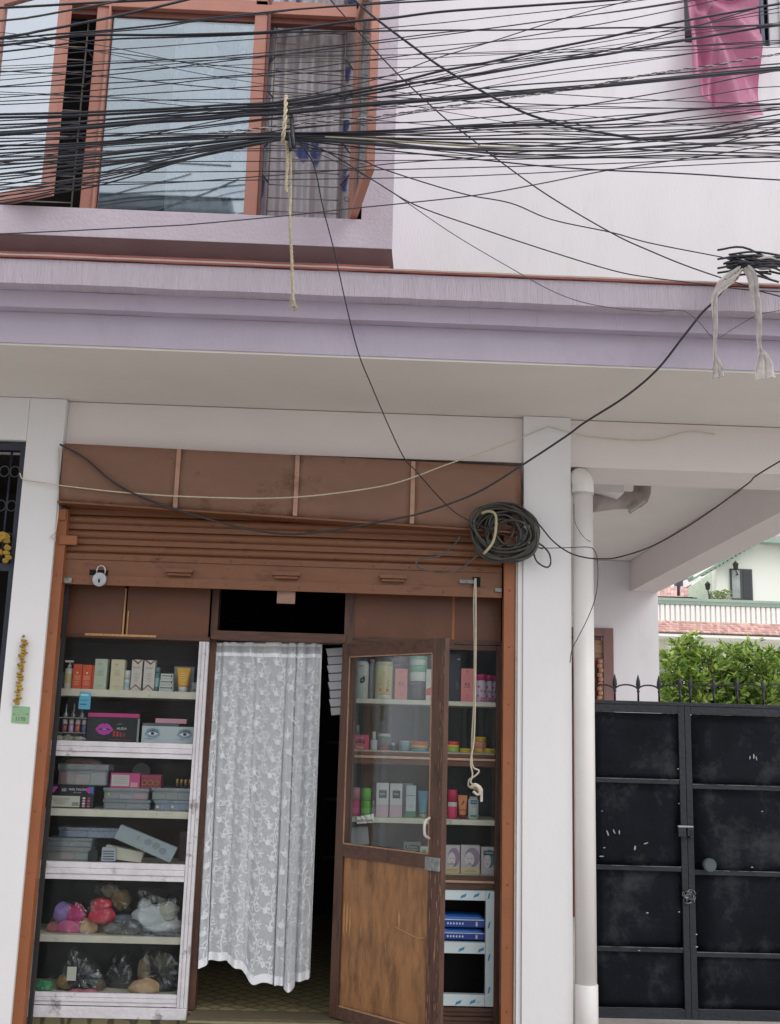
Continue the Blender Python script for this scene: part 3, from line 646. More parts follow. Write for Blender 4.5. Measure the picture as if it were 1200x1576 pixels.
# chipped edges and splinters: small uneven chips on the panel and stiles
def chipset(n, ur, zr, su, sz, m, t, seed, name):
    r2 = random.Random(seed); bm = new_bm()
    for _ in range(n):
        u = r2.uniform(*ur); z = r2.uniform(*zr); a, b = r2.uniform(*su), r2.uniform(*sz)
        pts = []
        for k in range(7):
            an = k/7*2*math.pi; rr_ = r2.uniform(.6, 1.1)
            p_ = hp+dv*(u+math.cos(an)*a*rr_)+nv*t; pts.append((p_.x, p_.y, z+math.sin(an)*b*rr_))
        quadbox(bm, pts, tuple(-nv*.0012))
    fixn(bm); return obj(name, bm, m, DO, kind='stuff')
chipset(60, (DWD-.03, DWD-.001), (m0-1.0, g1+.02), (.0005,.0014), (.004,.03), MATS['worn_edge_wood'], .0372, 3, 'chipped_edge')
chipset(20, (DWD-.08, DWD-.02), (m0-.9, m0+.1), (.001,.003), (.02,.06), MATS['worn_edge_wood'], .0371, 4, 'chipped_edge')
def du(px): 
    return max(0, min(DWD, DWD*(px-524)/163))
for (px, y0_, y1_, w_) in ((540,1385,1440,.006),(545,1388,1436,.007),(550,1390,1442,.005),(536,1382,1432,.003),(568,1415,1445,.003),(626,1400,1430,.008),(592,1418,1438,.003),(526,1400,1445,.002),(612,1425,1440,.003)):
    u = du(px); bm = new_bm(); z0_, z1_ = dz(y1_, u), dz(y0_, u); pts = []
    for (q, zz) in ((-.3,z0_),(.5,z0_+.02),(1,z0_+.06),(.8,z1_-.03),(0,z1_),(-1,z1_-.04),(-.8,z0_+.05)):
        p_ = hp+dv*(u+q*w_)+nv*.0232; pts.append((p_.x, p_.y, zz))
    quadbox(bm, pts, tuple(-nv*.0012)); fixn(bm); obj('splinter', bm, RAWW, DO)
bm = new_bm()
for q in range(46):
    u_ = sl+.02+(DWD-srr-sl-.04)*r3b.random(); z_ = b1+.25+(m0-b1-.35)*r3b.random(); L_ = r3b.uniform(.015,.07); w_ = r3b.uniform(.0006,.002); p_ = [hp+dv*(u_+o)+nv*.0226 for o in (-w_, 0, w_, 0)]
    quadbox(bm, [(p_[0].x,p_[0].y,z_), (p_[1].x,p_[1].y,z_-L_), (p_[2].x,p_[2].y,z_), (p_[3].x,p_[3].y,z_+L_*.7)], tuple(-nv*.0008))
fixn(bm); obj('scratches', bm, MATS['worn_edge_wood'], DO, kind='stuff'); bm = new_bm()
pts = [hp+dv*du(px)+nv*.023+Vector((0,0,0)) for px in (616,630,642,655,664)]
tube(bm, [Vector((p_.x, p_.y, dz(y_, DWD*.8))) for p_, y_ in zip(pts, (1432,1436,1440,1444,1441))], .003, 5); obj('splinter', bm, RAWW, DO)
dbox('lock_plate', GALV, DO, DWD-.095, DWD-.003, dz(1341, DWD), dz(1320, DWD), .036, .05, .003)
p1 = hp+dv*(DWD-.075)+nv*.04
bm = new_bm(); zt1, zt2 = dz(1260,DWD), dz(1292,DWD); q0 = p1; q1 = p1+nv*.035
tube(bm, smoothpts([(q0.x,q0.y,zt1),(q1.x,q1.y,zt1-.02),(q1.x,q1.y,zt2+.02),(q0.x,q0.y,zt2)], 5), .007, 8); obj('pull_handle', bm, mat('chipped_white_handle', srgb(190,184,172), .5, var=.2, vs=40), DO)
for zf in (.35, 1.1, 1.85):
    bm = new_bm(); tube(bm, [(hp.x, hp.y-.01, zth+zf), (hp.x, hp.y-.01, zth+zf+.09)], .007, 8); obj('hinge', bm, GALV, DO)

# ------------------------------------------------------------------ lace curtain
yt = Yc+.06
ctl, ctr = P(325, 990, yt), P(496, 992, yt); cbl, cbr = P(303, 1490, yt-.06), P(478, 1507, yt-.06)
def sinterp(tab, x):
    return sum(interp(tab, max(0, min(1, x+o)))*w_ for o, w_ in ((-.03,.15),(-.015,.2),(0,.3),(.015,.2),(.03,.15)))
def interp(tab, x):
    for (a, b), (c, d) in zip(tab, tab[1:]):
        if x <= c: return b+(d-b)*(x-a)/(c-a)
    return tab[-1][1]
hem = [(0,1494),(.05,1490),(.09,1479),(.25,1478),(.36,1488),(.46,1505),(.50,1518),(.58,1511),(.70,1519),(.735,1511),(.78,1522),(.84,1524),(.855,1512),(.93,1508),(1,1507)]
hemz = [(u, Z_(303+175*u, y, yt-.06)) for u, y in hem]
def curt(u, v, off=0):
    top = ctl.lerp(ctr, u); uu = u+.012*math.sin(v*5+u*9)*v
    bot = cbl.lerp(cbr, u); bot.z = sinterp(hemz, u)
    p = top.lerp(bot, v)
    amp = .015+.013*v
    dens = u*46+3.4*math.sin(u*6.3+.4)+1.2*math.sin(u*17)
    lf = .5+.5*math.sin((u-.3)*math.pi*1.1)
    fold = math.sin(dens)*amp*(.35+1.0*lf*(.6+.4*math.sin(u*23+1))) + .35*amp*math.sin(dens*2.3+1+v*2) + .030*v*math.sin(u*13+.5)
    p.y += fold - off
    p.x += .35*amp*math.cos(dens)*(.4+.6*v)
    return p
LACE = bpy.data.materials.new('sheer_net_fabric'); LACE.use_nodes = True
n, l = LACE.node_tree.nodes, LACE.node_tree.links; n.remove(n['Principled BSDF']); o_ = n['Material Output']
tr = n.new('ShaderNodeBsdfTransparent'); df = n.new('ShaderNodeBsdfDiffuse'); df.inputs[0].default_value = (.86,.90,.93,1); tl = n.new('ShaderNodeBsdfTranslucent'); tl.inputs[0].default_value = (.7,.72,.78,1)
ma_ = n.new('ShaderNodeMixShader'); ma_.inputs[0].default_value = .25; l.new(df.outputs[0], ma_.inputs[1]); l.new(tl.outputs[0], ma_.inputs[2])
mb_ = n.new('ShaderNodeMixShader'); lw = n.new('ShaderNodeLayerWeight'); lw.inputs[0].default_value = .35
mr = n.new('ShaderNodeMapRange'); mr.inputs[3].default_value = .64; mr.inputs[4].default_value = .97; l.new(lw.outputs['Facing'], mr.inputs[0])
l.new(mr.outputs[0], mb_.inputs[0]); l.new(tr.outputs[0], mb_.inputs[1]); l.new(ma_.outputs[0], mb_.inputs[2]); l.new(mb_.outputs[0], o_.inputs[0])
EMB = mat('white_embroidery', (.78,.80,.84), .85, var=.04)
THR = mat('white_thread', (.82,.84,.88), .85, var=.04)
n, l = THR.node_tree.nodes, THR.node_tree.links; t_ = n.new('ShaderNodeBsdfTransparent'); x_ = n.new('ShaderNodeMixShader'); x_.inputs[0].default_value = .74
l.new(t_.outputs[0], x_.inputs[1]); l.new(n['Principled BSDF'].outputs[0], x_.inputs[2]); l.new(x_.outputs[0], n['Material Output'].inputs[0])
CU = thing('lace_curtain', 'white sheer lace curtain with embroidered vines hanging in the shop doorway', 'curtain', tuple((ctl+ctr)/2))
sheet('fabric', curt, 260, 60, LACE, CU)
sheet('hem', lambda u, v: curt(u, .975+.025*v, .0012), 260, 3, EMB, CU)
sheet('hem', lambda u, v: curt(u, -.004+.012*v, .002), 200, 2, EMB, CU)
sheet('hem', lambda u, v: curt(.0+.018*v, u, .0015), 60, 2, EMB, CU); sheet('hem', lambda u, v: curt(.985+.015*v, u, .0015), 60, 2, EMB, CU)
sheet('heading', lambda u, v: curt(u, .03+.012*v, .0012), 200, 1, EMB, CU)
WID, HEI = .80, 1.50      # spread width and height of the cloth used to lay out the pattern
bm = new_bm()
def emb_strip(pts, wd):
    prev = None
    for i, (a, b) in enumerate(pts):
        t = (pts[min(i+1,len(pts)-1)][0]-pts[max(i-1,0)][0], pts[min(i+1,len(pts)-1)][1]-pts[max(i-1,0)][1]); L = math.hypot(*t) or 1
        nx_, ny_ = -t[1]/L*wd/2, t[0]/L*wd/2
        q = []
        for s in (1, -1):
            u, v = (a+nx_*s)/WID, (b+ny_*s)/HEI
            if not (0 < u < 1 and 0 < v < .985): q = None; break
            q.append(bm.verts.new(curt(u, v, .002)))
        if prev and q: bm.faces.new((prev[0], prev[1], q[1], q[0]))
        prev = q
def emb_disc(cx, cy, rx, ry, an=0, k=9):
    c = []
    for i in range(k):
        t = i/k*2*math.pi; x, y = rx*math.cos(t), ry*math.sin(t)
        u, v = (cx+x*math.cos(an)-y*math.sin(an))/WID, (cy+x*math.sin(an)+y*math.cos(an))/HEI
        if not (0 < u < 1 and 0 < v < .985): return
        c.append(bm.verts.new(curt(u, v, .0024)))
    bm.faces.new(c)
def spiral(cx, cy, r, s, a0, wd=.0065): emb_strip([(cx+s*r*(1-t/16)*math.cos(a0+t*.62), cy+r*(1-t/16)*math.sin(a0+t*.62)) for t in range(0, 15)], wd)
er = random.Random(5)
for c_ in range(7):
    x0_ = .055+c_*.115; ph = er.uniform(0, .3)
    vine = [(x0_+.02*math.sin((y_+ph)*22), y_) for y_ in [k*.012 for k in range(2, 124)]]
    emb_strip(vine, .0062)
    k = 0; y_ = .04+ph*.3
    while y_ < HEI-.05:
        sx_ = 1 if k % 2 else -1; bx_ = x0_+.02*math.sin((y_+ph)*22)
        typ = k % 4
        if typ in (0, 2):
            cx_, cy_ = bx_+sx_*.036, y_-.006
            emb_disc(cx_, cy_, .0155, .0135, er.uniform(0, 3), 10); emb_strip([(bx_, y_+.012), (cx_, cy_)], .005)
            for q in range(3): emb_disc(cx_+math.cos(q*1.1-2.6+er.uniform(-.3,.3))*.021, cy_+math.sin(q*1.1-2.6)*.021, .008, .005, q*1.1-2.6, 6)
        elif typ == 1:
            spiral(bx_+sx_*.026, y_, .024, sx_, 0 if sx_ > 0 else 0)
        else:
            cx_, cy_ = bx_+sx_*.034, y_
            for q in range(6): emb_disc(cx_+.014*math.cos(q*1.047), cy_+.014*math.sin(q*1.047), .011, .0038, q*1.047, 6)
            emb_disc(cx_, cy_, .006, .006)
        for q in (-1, 1): emb_disc(bx_-sx_*.014, y_+.012+q*.011, .013, .0048, q*.7+(0 if sx_ < 0 else math.pi), 7)
        k += 1; y_ += .037+er.uniform(-.003, .004)
for f in bm.faces: f.smooth = True
obj('embroidery', bm, THR, CU, kind='stuff')
bm = new_bm(); tube(bm, [(ctl.x-.03, yt, ctl.z+.006), (ctr.x+.1, yt, ctr.z+.006)], .005, 6)
obj('curtain_wire', bm, GALV, None, 'thin wire carrying the lace curtain under the transom rail', 'wire')

# hanging strip of white packets beside the curtain
PK = thing('sachet_strip', 'strip of white plastic packets hanging in the doorway beside the lace curtain', 'packets', tuple(P(513, 998, Yc+.12)))
for i in range(8):
    bm = new_bm(); y0_, y1_ = 998+i*13, 998+(i+1)*13-1
    a = [P(501+i*.8+(i%2)*1.5, y0_, Yc+.12), P(536, y0_-2, Yc+.12), P(536, y1_-2, Yc+.12), P(504+i*.8, y1_, Yc+.12)]
    quadbox(bm, [tuple(p_+Vector((0, .01*(i%2), 0))) for p_ in a], (0, .02, 0)); fixn(bm); bmesh.ops.bevel(bm, geom=bm.edges[:], offset=.003, segments=1, affect='EDGES')
    obj('packet', bm, paint(186,188,194,.4), PK)

# ------------------------------------------------------------------ left doorway with its iron gate
NAVY = mat('navy_iron_paint', (.022,.026,.045), .4, var=.2, vs=10)
LG = thing('iron_door_grille', 'dark navy iron grille door with scrolls at the left edge', 'grille', (xdl-.5, .08, 0))
box('pillar', PILLAR, B, XL, xdl-1.05, 0, .35, 0, Z_(20, 677, 0)-.001, .004)
ygl = .03
zg = Z_(20, 679, 0)
xo = xdl-.003
box('frame', NAVY, LG, xo-.032, xo, ygl, ygl+.05, 0, zg-.001, .002); box('frame', NAVY, LG, xo-1.0, xo-.0325, ygl, ygl+.05, zg-.045, zg-.002, .002)
zr_g = Z_(8, 873, ygl)
box('cross_rail', NAVY, LG, xo-1.0, xo-.0325, ygl, ygl+.04, zr_g-.02, zr_g+.022, .002)
for i in range(4):
    x = xo-.085-i*.115
    bm = new_bm(); tube(bm, [(x, ygl+.02, zr_g+.02), (x, ygl+.02, zg-.05)], .006, 5); obj('bar', bm, NAVY, LG)
    for zc in (Z_(20,725,ygl), Z_(20,778,ygl), Z_(14,828,ygl)):
        for s_ in (-1, 1):
            bm = new_bm(); tube(bm, [(x+s_*.029+.026*math.cos(R(a)), ygl+.012, zc+.030*math.sin(R(a))) for a in range(0, 361, 24)], .0035, 5); obj('scroll', bm, mat('scroll_iron', (.05,.055,.06), .45, var=.2), LG)
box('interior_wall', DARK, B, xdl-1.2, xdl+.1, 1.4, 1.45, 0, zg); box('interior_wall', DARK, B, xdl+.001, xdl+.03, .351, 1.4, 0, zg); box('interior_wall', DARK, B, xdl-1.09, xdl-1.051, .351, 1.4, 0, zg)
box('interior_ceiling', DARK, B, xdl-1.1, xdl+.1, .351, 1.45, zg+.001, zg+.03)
MARI = mat('dried_marigold', srgb(168,138,58), .9, var=.35, vs=60, bump=.5, bs=200, spot=srgb(104,70,40), spot_s=60, spot_t=.6, spot_w=.1)
def puff(bm, c, r, sq=1, seed=0):
    res = bmesh.ops.create_icosphere(bm, subdivisions=2, radius=r, matrix=Matrix.Translation(c))
    for v in res['verts']:
        d = v.co-c; k = 1+.45*noise.noise(d*(2.2/r)*.9+Vector((seed, 3, 1)))+.2*noise.noise(d*(6/r)+Vector((seed*3,0,0)))
        v.co = c+Vector((d.x*k, d.y*k, d.z*k*sq))
fl = thing('flower_bunch', 'clump of dried yellow marigolds tied to the navy iron grille', 'flowers', tuple(P(7, 870, ygl-.03)))
for i, (px, py, r) in enumerate(((4,826,.036),(10,832,.02),(11,843,.019),(9,851,.018),(12,858,.018),(8,863,.017),(0,850,.02))):
    bm = new_bm(); puff(bm, P(px,py,ygl-.03), r, .8, i); obj('flower', bm, MARI, fl, smooth=False)
ga = thing('flower_garland', 'dried marigold garland on a nail in the left pillar above a green plate', 'garland', tuple(P(33, 1085, -.02)))
for i in range(22):
    t = i/21; bm = new_bm(); puff(bm, P(37-11*t+2.2*math.sin(i*2.1), 986+97*t, -.018), .0155+.003*math.sin(i*1.7), .55, i); obj('flower', bm, MARI, ga)
bm = new_bm(); c = P(36, 979, -.01); bmesh.ops.create_icosphere(bm, subdivisions=2, radius=.008, matrix=Matrix.Translation(c)); obj('nail', bm, GALV, ga)
gp = thing('number_plate', 'small pale green plate fixed below the dried garland on the left pillar', 'plate', tuple(P(30, 1113, -.004)))
bm = new_bm(); quadbox(bm, [P(17,1112,-.004), P(44,1114,-.004), P(46,1088,-.004), P(19,1086,-.004)], (0,.0035,0)); fixn(bm); obj('plate', bm, mat('pale_green_enamel', srgb(140,176,138), .4, var=.06), gp)
for px, py in ((21,1099),(42,1099)):
    bm = new_bm(); bmesh.ops.create_icosphere(bm, subdivisions=1, radius=.0045, matrix=Matrix.Translation(P(px,py,-.005))); obj('screw', bm, GALV, gp)
for k in range(3):
    bm = new_bm(); p_ = P(27+5*k, 1098, -.006); bx(bm, p_.x-.006, p_.x+.006, -.006, -.0042, p_.z-.008, p_.z+.012, 0, .001); obj('emboss', bm, MATS['pale_green_enamel'], gp)
text('1170', .028, P(31, 1107, -.0048), paint(70,96,76,.6), gp, 'lettering')

# ------------------------------------------------------------------ down pipe, side pipe, tube lamp
ypp = -.02
dp = thing('drain_pipe', 'off white painted drain pipe running down the right side of the shop pillar', 'pipe', (X_(900,1100,ypp), ypp, 0))
xp = X_(901, 1150, ypp); rp_ = (X_(916,1150,ypp)-X_(884,1150,ypp))/2
zpt = Z_(898, 757, ypp)
bm = new_bm(); lathe(bm, xp, ypp+.03, 0, [(rp_,0),(rp_,zpt)], 24); obj('pipe', bm, PVC, dp)
bm = new_bm(); tube(bm, smoothpts([(xp,ypp+.03,zpt-.01),(xp,ypp+.03,zpt+.05),(xp-.01,ypp+.06,zpt+.085),(xp,ypp+.13,zpt+.10),(xp,ypp+.25,zpt+.10)], 5), rp_*1.12, 20); obj('elbow', bm, PVC, dp, smooth=True)
for zz in (zpt-.012,): 
    bm = new_bm(); lathe(bm, xp, ypp+.03, zz, [(rp_*1.02,0),(rp_*1.1,.004),(rp_*1.1,.012),(rp_*1.02,.016)], 24); obj('collar', bm, mat('dirty_collar', (.35,.30,.24), .7, var=.3, vs=20), dp)
zc_ = Z_(901, 1517, ypp); bm = new_bm(); lathe(bm, xp, ypp+.03, 0, [(rp_*1.1,0),(rp_*1.1,zc_),(rp_*1.02,zc_+.004)], 24); obj('socket', bm, PVC, dp)
sp = thing('branch_pipe', 'short horizontal drain pipe under the car port ceiling behind the drain pipe', 'pipe', tuple(P(950, 775, 1.2)))
bm = new_bm(); a, b = P(905, 775, 1.0), P(985, 765, 1.5); tube(bm, smoothpts([a, (a+b)/2, b, b+Vector((.02,.02,.25))], 5), .062, 16); obj('pipe', bm, mat('grimy_pvc', (.36,.32,.30), .6, var=.2, vs=6), sp)
bm = new_bm(); p0, p1_ = P(915, 757, .95), P(960, 742, .95); bx(bm, p0.x, p1_.x, .95, 1.3, p0.z, zsof); obj('ceiling_block', bm, WHITE, B)
tl_ = thing('tube_lamp', 'small tilted batten lamp fixed under the car port ceiling', 'lamp', tuple(P(982, 780, 1.3)))
a, b = P(969, 788, 1.3), P(994, 771, 1.3); d_ = (b-a); ax = d_.normalized(); nn = Vector((-ax.z, 0, ax.x))
bm = new_bm(); quadbox(bm, [a-nn*.012, b-nn*.012, b+nn*.016, a+nn*.016], (0,.03,0)); fixn(bm); obj('housing', bm, mat('aged_plastic', (.42,.40,.36), .5, var=.2), tl_)
bm = new_bm(); quadbox(bm, [a+ax*.006-nn*.006-Vector((0,.006,0)), b-ax*.006-nn*.006-Vector((0,.006,0)), b-ax*.006+nn*.008-Vector((0,.006,0)), a+ax*.006+nn*.008-Vector((0,.006,0))], (0,.005,0)); fixn(bm); obj('diffuser', bm, mat('milky_plastic', (.62,.60,.56), .4), tl_)

# ------------------------------------------------------------------ gate
yg_ = .20
GT = thing('iron_gate', 'black sheet iron gate with spear topped rail closing the car port', 'gate', (X_(1050,1300,yg_), yg_, 0))
def gz(py, px=1060): return Z_(px, py + (px-1060)*.033*0, yg_)
gxl = X_(907, 1300, yg_); gxm0, gxm1, gxr = X_(1050,1300,yg_), X_(1063,1300,yg_), 3.1
ztg, zbg = Z_(1060, 1087, yg_), Z_(1060, 1569, yg_)
def leaf(x0, x1, rows, nm, ys):
    fw = .034
    box('frame_post', BLACKF, GT, x0, x0+fw, yg_-.012, yg_+.03, zbg, ztg-.001, .003); box('frame_post', BLACKF, GT, x1-fw, x1, yg_-.012, yg_+.03, zbg, ztg-.001, .003)
    box('frame_rail', BLACKF, GT, x0+fw+.001, x1-fw-.001, yg_-.0115, yg_+.03, ztg-.042, ztg-.0015, .003); box('frame_rail', BLACKF, GT, x0+fw+.001, x1-fw-.001, yg_-.0115, yg_+.03, zbg, zbg+.05, .003)
    zs = [ztg-.042]+[Z_((980 if nm == 0 else 1130), p_, yg_) for p_ in rows]+[zbg+.05]
    for i, z in enumerate(zs[1:-1]):
        box('cross_rail', BLACKF, GT, x0+fw+.001, x1-fw-.001, yg_-.008, yg_+.02, z-.012, z+.012, .002)
        box('weld_seam', mat('worn_edge_grey', (.12,.125,.13), .6, var=.5, vs=12, spot=(.02,.022,.03), spot_s=9, spot_t=.5), GT, x0+fw+.001, x1-fw-.001, yg_-.011, yg_-.0082, z+.010, z+.014, 0)
    for i in range(len(zs)-1):
        nx_, nz_ = 10, 8; a, b = x0+fw-.005, x1-fw+.005; z1_, z0_ = zs[i]-.002, zs[i+1]+.002; ph = rnd.random()*20; bm = new_bm()
        g = [[bm.verts.new((a+(b-a)*u/nx_, yg_+.006+.009*noise.noise(Vector((u*.3+ph, v*.33, 2))), z0_+(z1_-z0_)*v/nz_)) for u in range(nx_+1)] for v in range(nz_+1)]
        for v in range(nz_):
            for u in range(nx_):
                f = bm.faces.new((g[v][u], g[v][u+1], g[v+1][u+1], g[v+1][u]))
        bmesh.ops.solidify(bm, geom=bm.faces[:], thickness=-.003)
        for f in bm.faces: f.smooth = True
        obj('sheet_panel', bm, BLACKM, GT)
leaf(gxl, gxm1-.022, (1202, 1336, 1461), 0, 0)
leaf(gxm1-.02, gxr, (1212, 1344, 1470), 1, 0)
box('top_bar', BLACKF, GT, gxl, gxr, yg_-.016, yg_+.035, ztg, ztg+.02, .003)
spx = [909, 946, 982, 1014, 1046, 1062, 1098, 1134, 1174, 1212]
for i, px in enumerate(spx):
    zt1 = Z_(px, 1037+(px-946)*.03, yg_+.01); x = X_(px, 1060, yg_+.01); zc2 = ztg+.02
    bm = new_bm(); tube(bm, [(x, yg_+.01, zc2), (x, yg_+.01, zt1-.07)], .006, 6)
    prof = [(.004,0),(.010,.012),(.005,.02),(.005,.026),(.0135,.045),(.011,.07),(.001,.105)]
    lathe(bm, x, yg_+.01, zt1-.105, prof, 8, sx=1, sy=.5); obj('spear', bm, BLACKF, GT)
    if i < len(spx)-1 and not (px == 1046):
        x2 = X_(spx[i+1], 1060, yg_+.01); cx_ = (x+x2)/2; rr_ = (x2-x)/2; zb_ = Z_(px, 1062, yg_+.01)
        bm = new_bm(); tube(bm, [(cx_-rr_*math.cos(R(a)), yg_+.01, zb_-.0+rr_*.48*math.sin(R(a))) for a in range(0, 181, 15)], .005, 6); obj('arch', bm, BLACKF, GT)
r3 = random.Random(11)
for i in range(12):
    bm = new_bm(); px = r3.uniform(918, 1198); row = r3.choice((1091,1091,1204,1338,1463,1558,1300,1250,1400)); x = X_(px,row,yg_-.012); z = Z_(px, row+r3.uniform(-5,5), yg_-.012)
    if r3.random() < .35: x = X_(r3.choice((1046,1056,1068)), 1300, yg_-.012); z = Z_(1056, r3.uniform(1100,1540), yg_)
    bmesh.ops.create_icosphere(bm, subdivisions=1, radius=r3.uniform(.003,.0055), matrix=Matrix.Translation((x, yg_-.0125, z))@Matrix.Diagonal((1.6,.4,.8,1))); obj('weld_spot', bm, CHIP, GT)
for (px, py, wpx, hpx, an) in ((935,1282,2.5,10,20),(945,1280,2.5,9,25),(953,1281,2,8,0),(977,1305,3,8,-10),(994,1298,8,2,15),(926,1318,8,2,0),(1160,1164,2.5,10,0),(1164,1167,2,8,10),(1154,1166,2,6,-10)):
    c = P(px, py, yg_-.004); k = 6.2/1700; bm = new_bm(); pts = []
    for q in range(8):
        t = q/8*2*math.pi; x, z = math.cos(t)*wpx*k*.55*r3.uniform(.6,1.1), math.sin(t)*hpx*k*.5*r3.uniform(.7,1.1); a = R(an)
        pts.append((c.x+x*math.cos(a)-z*math.sin(a), c.y, c.z+x*math.sin(a)+z*math.cos(a)))
    quadbox(bm, pts, (0,.004,0)); fixn(bm); obj('scratch', bm, CHIP, GT)
kn = P(1091, 1331, yg_-.03); bm = new_bm()
bmesh.ops.create_cone(bm, cap_ends=True, segments=20, radius1=.032, radius2=.036, depth=.05, matrix=Matrix.Translation(kn)@Matrix.Rotation(R(90),4,'X')); bmesh.ops.bevel(bm, geom=[e for e in bm.edges if e.calc_face_angle(0) > 1], offset=.006, segments=2, affect='EDGES'); obj('knob', bm, mat('grey_knob', (.07,.085,.09), .45), GT)
for (a,b,c,d) in ((1044,1056,1273,1288),(1058,1068,1275,1279),(1062,1068,1286,1290),(1058,1062,1279,1287)): pbox('latch', BLACKF, GT, a,b,c,d, yg_-.04,.025,.003)
pbox('latch_edge', CHIP, GT, 1044,1067,1271,1273.5, yg_-.041,.02,.001)
bm = new_bm()
for i in range(7):
    c = P(1060+3.5*math.cos(i), 1380+6*math.sin(i*1.9), yg_-.03); a0 = i*40
    tube(bm, [c+Vector((.022*math.cos(R(a+a0)), .008*math.sin(R(a*2)), .016*math.sin(R(a+a0)))) for a in range(0, 361, 40)], .0045, 6)
obj('chain', bm, mat('chain_steel', (.16,.165,.17), .4, .8, var=.4, vs=60), None, 'small chain knotted round the posts of the black iron gate', 'chain')

# ------------------------------------------------------------------ neighbour house beyond the car port
YN = 26.0
NH = thing('neighbour_house', 'pale green house with a balcony and red tiled roofs beyond the gate', 'house', (P(1100,1200,YN).x, YN+4, 0))
MINT = mat('pale_green_wall', (.86,.89,.80), .8, var=.03, vs=.6); MINTW = mat('creamy_balcony_paint', (.88,.89,.84), .7, var=.03, vs=1)
GREENR = mat('green_rail_paint', (.30,.42,.35), .6, var=.1, vs=2); TILE = mat('red_roof_tile', (.50,.20,.17), .7, var=.28, vs=3, bump=.2, bs=9); 
def islandvar(m, lo, hi):
    n, l = m.node_tree.nodes, m.node_tree.links; g = n.new('ShaderNodeNewGeometry'); r = n.new('ShaderNodeValToRGB'); r.color_ramp.elements[0].color = (*lo,1); r.color_ramp.elements[1].color = (*hi,1)
    l.new(g.outputs['Random Per Island'], r.inputs[0]); l.new(r.outputs[0], n['Principled BSDF'].inputs['Base Color'])
islandvar(TILE, (.44,.24,.21), (.78,.52,.46))
TILEG = mat('grey_roof_tile', (.40,.39,.37), .8, var=.2, vs=4)
DGL = mat('dark_house_glass', (.03,.035,.04), .15, var=.2, vs=2)
x0n, x1n = P(960,1000,YN).x, P(1290,1000,YN).x
yb_ = YN; zbt, zbb = Z_(1100, 924, yb_), Z_(1100, 957, yb_)
box('balcony_rail', GREENR, NH, x0n, x1n, yb_-.12, yb_+.2, zbt-.07, zbt+.02, .02); box('balcony_rail', GREENR, NH, x0n, x1n, yb_-.07, yb_+.15, zbt-.16, zbt-.10, .01); box('balcony_cap', MINTW, NH, x0n, x1n, yb_-.05, yb_+.13, zbt-.10, zbt-.071)
box('balcony_wall', MINTW, NH, x0n, x1n, yb_+.03, yb_+.13, zbb-.15, zbt-.161); box('balcony_base', MINTW, NH, x0n, x1n, yb_-.08, yb_+.12, zbb-.14, zbb-.02, .02)
nb = 42
for i in range(nb):
    x = x0n+.1+(x1n-x0n-.2)*i/(nb-1); bm = new_bm(); bx(bm, x-.052, x+.052, yb_-.04, yb_+.029, zbb-.02, zbt-.165, 0, .02); obj('baluster', bm, MINTW, NH)
# tiled skirt roof under the balcony: rows of tiles
zs1, zs0 = Z_(1100, 959, yb_-.1), Z_(1100, 976, yb_-.9)
nr, nc = 5, 64
bm = new_bm()
for r_ in range(nr):
    for c_ in range(nc):
        x = x0n+(x1n-x0n)*(c_+.5*(r_%2))/nc; wdt = (x1n-x0n)/nc*.93; t0, t1 = r_/nr, (r_+1)/nr
        ya, yb2 = yb_-.1-.8*t0, yb_-.1-.8*t1; za, zb2 = zs1+(zs0-zs1)*t0, zs1+(zs0-zs1)*t1
        quadbox(bm, [(x,ya,za+.0),(x+wdt,ya,za+.0),(x+wdt,yb2-.03,zb2+.02),(x,yb2-.03,zb2+.02)], (0,0,.03))
fixn(bm); obj('skirt_roof', bm, TILE, NH, kind='stuff')
box('skirt_soffit', MINTW, NH, x0n, x1n, yb_-.9, yb_+.2, zs0-.10, zs0-.03); 
box('wall', MINT, NH, x0n, x1n, yb_+.201, yb_+.5, -.05, zbb-.151)
xpil = P(1027,1030,YN).x
box('porch_pillar', MINT, NH, xpil, xpil+.25, yb_-.3, yb_+.2, 0, zs0-.101)
def hwin(a, b, c, d, Y, nm='window', mull=1, par=NH):
    x0_, x1_, z1_, z0_ = X_(a,(c+d)/2,Y), X_(b,(c+d)/2,Y), Z_((a+b)/2,c,Y), Z_((a+b)/2,d,Y)
    f = box(nm, mat('dark_window_frame', (.06,.065,.07), .5), par, x0_, x1_, Y-.06, Y-.001, z0_, z1_)
    for k in range(mull+1):
        u0 = x0_+(x1_-x0_)*(k/(mull+1))+.05; u1 = x0_+(x1_-x0_)*((k+1)/(mull+1))-.05
        box('pane', DGL if k % 2 else mat('curtained_glass', (.32,.36,.34), .2, var=.3, vs=2), f, u0, u1, Y-.075, Y-.061, z0_+.05, z1_-.05)
    return f
hwin(1008, 1026, 1007, 1050, yb_+.2, mull=0); hwin(1143, 1166, 1002, 1022, yb_+.2, mull=0)
# upper storey set back behind the balcony, gabled end towards the left
YU = YN+1.5
def U(px, py): return P(px, py, YU)
ge = [U(1205,932), U(1102,932), U(1102,872), U(1125,858), U(1169,833), U(1300,838), U(1300,932)]
bm = new_bm(); quadbox(bm, ge[1:6]+[ge[6]], (0,.4,0)); fixn(bm); obj('upper_wall', bm, MINT, NH)
bm = new_bm(); pts = [P(1062,932,YU+1.5), P(1062,903,YU+1.5), P(1101,876,YU+1.5), P(1103,932,YU+1.5)]; quadbox(bm, pts, (0,.3,0)); fixn(bm); obj('upper_wall', bm, mat('mint_side_wall', (.60,.70,.56), .8), NH)
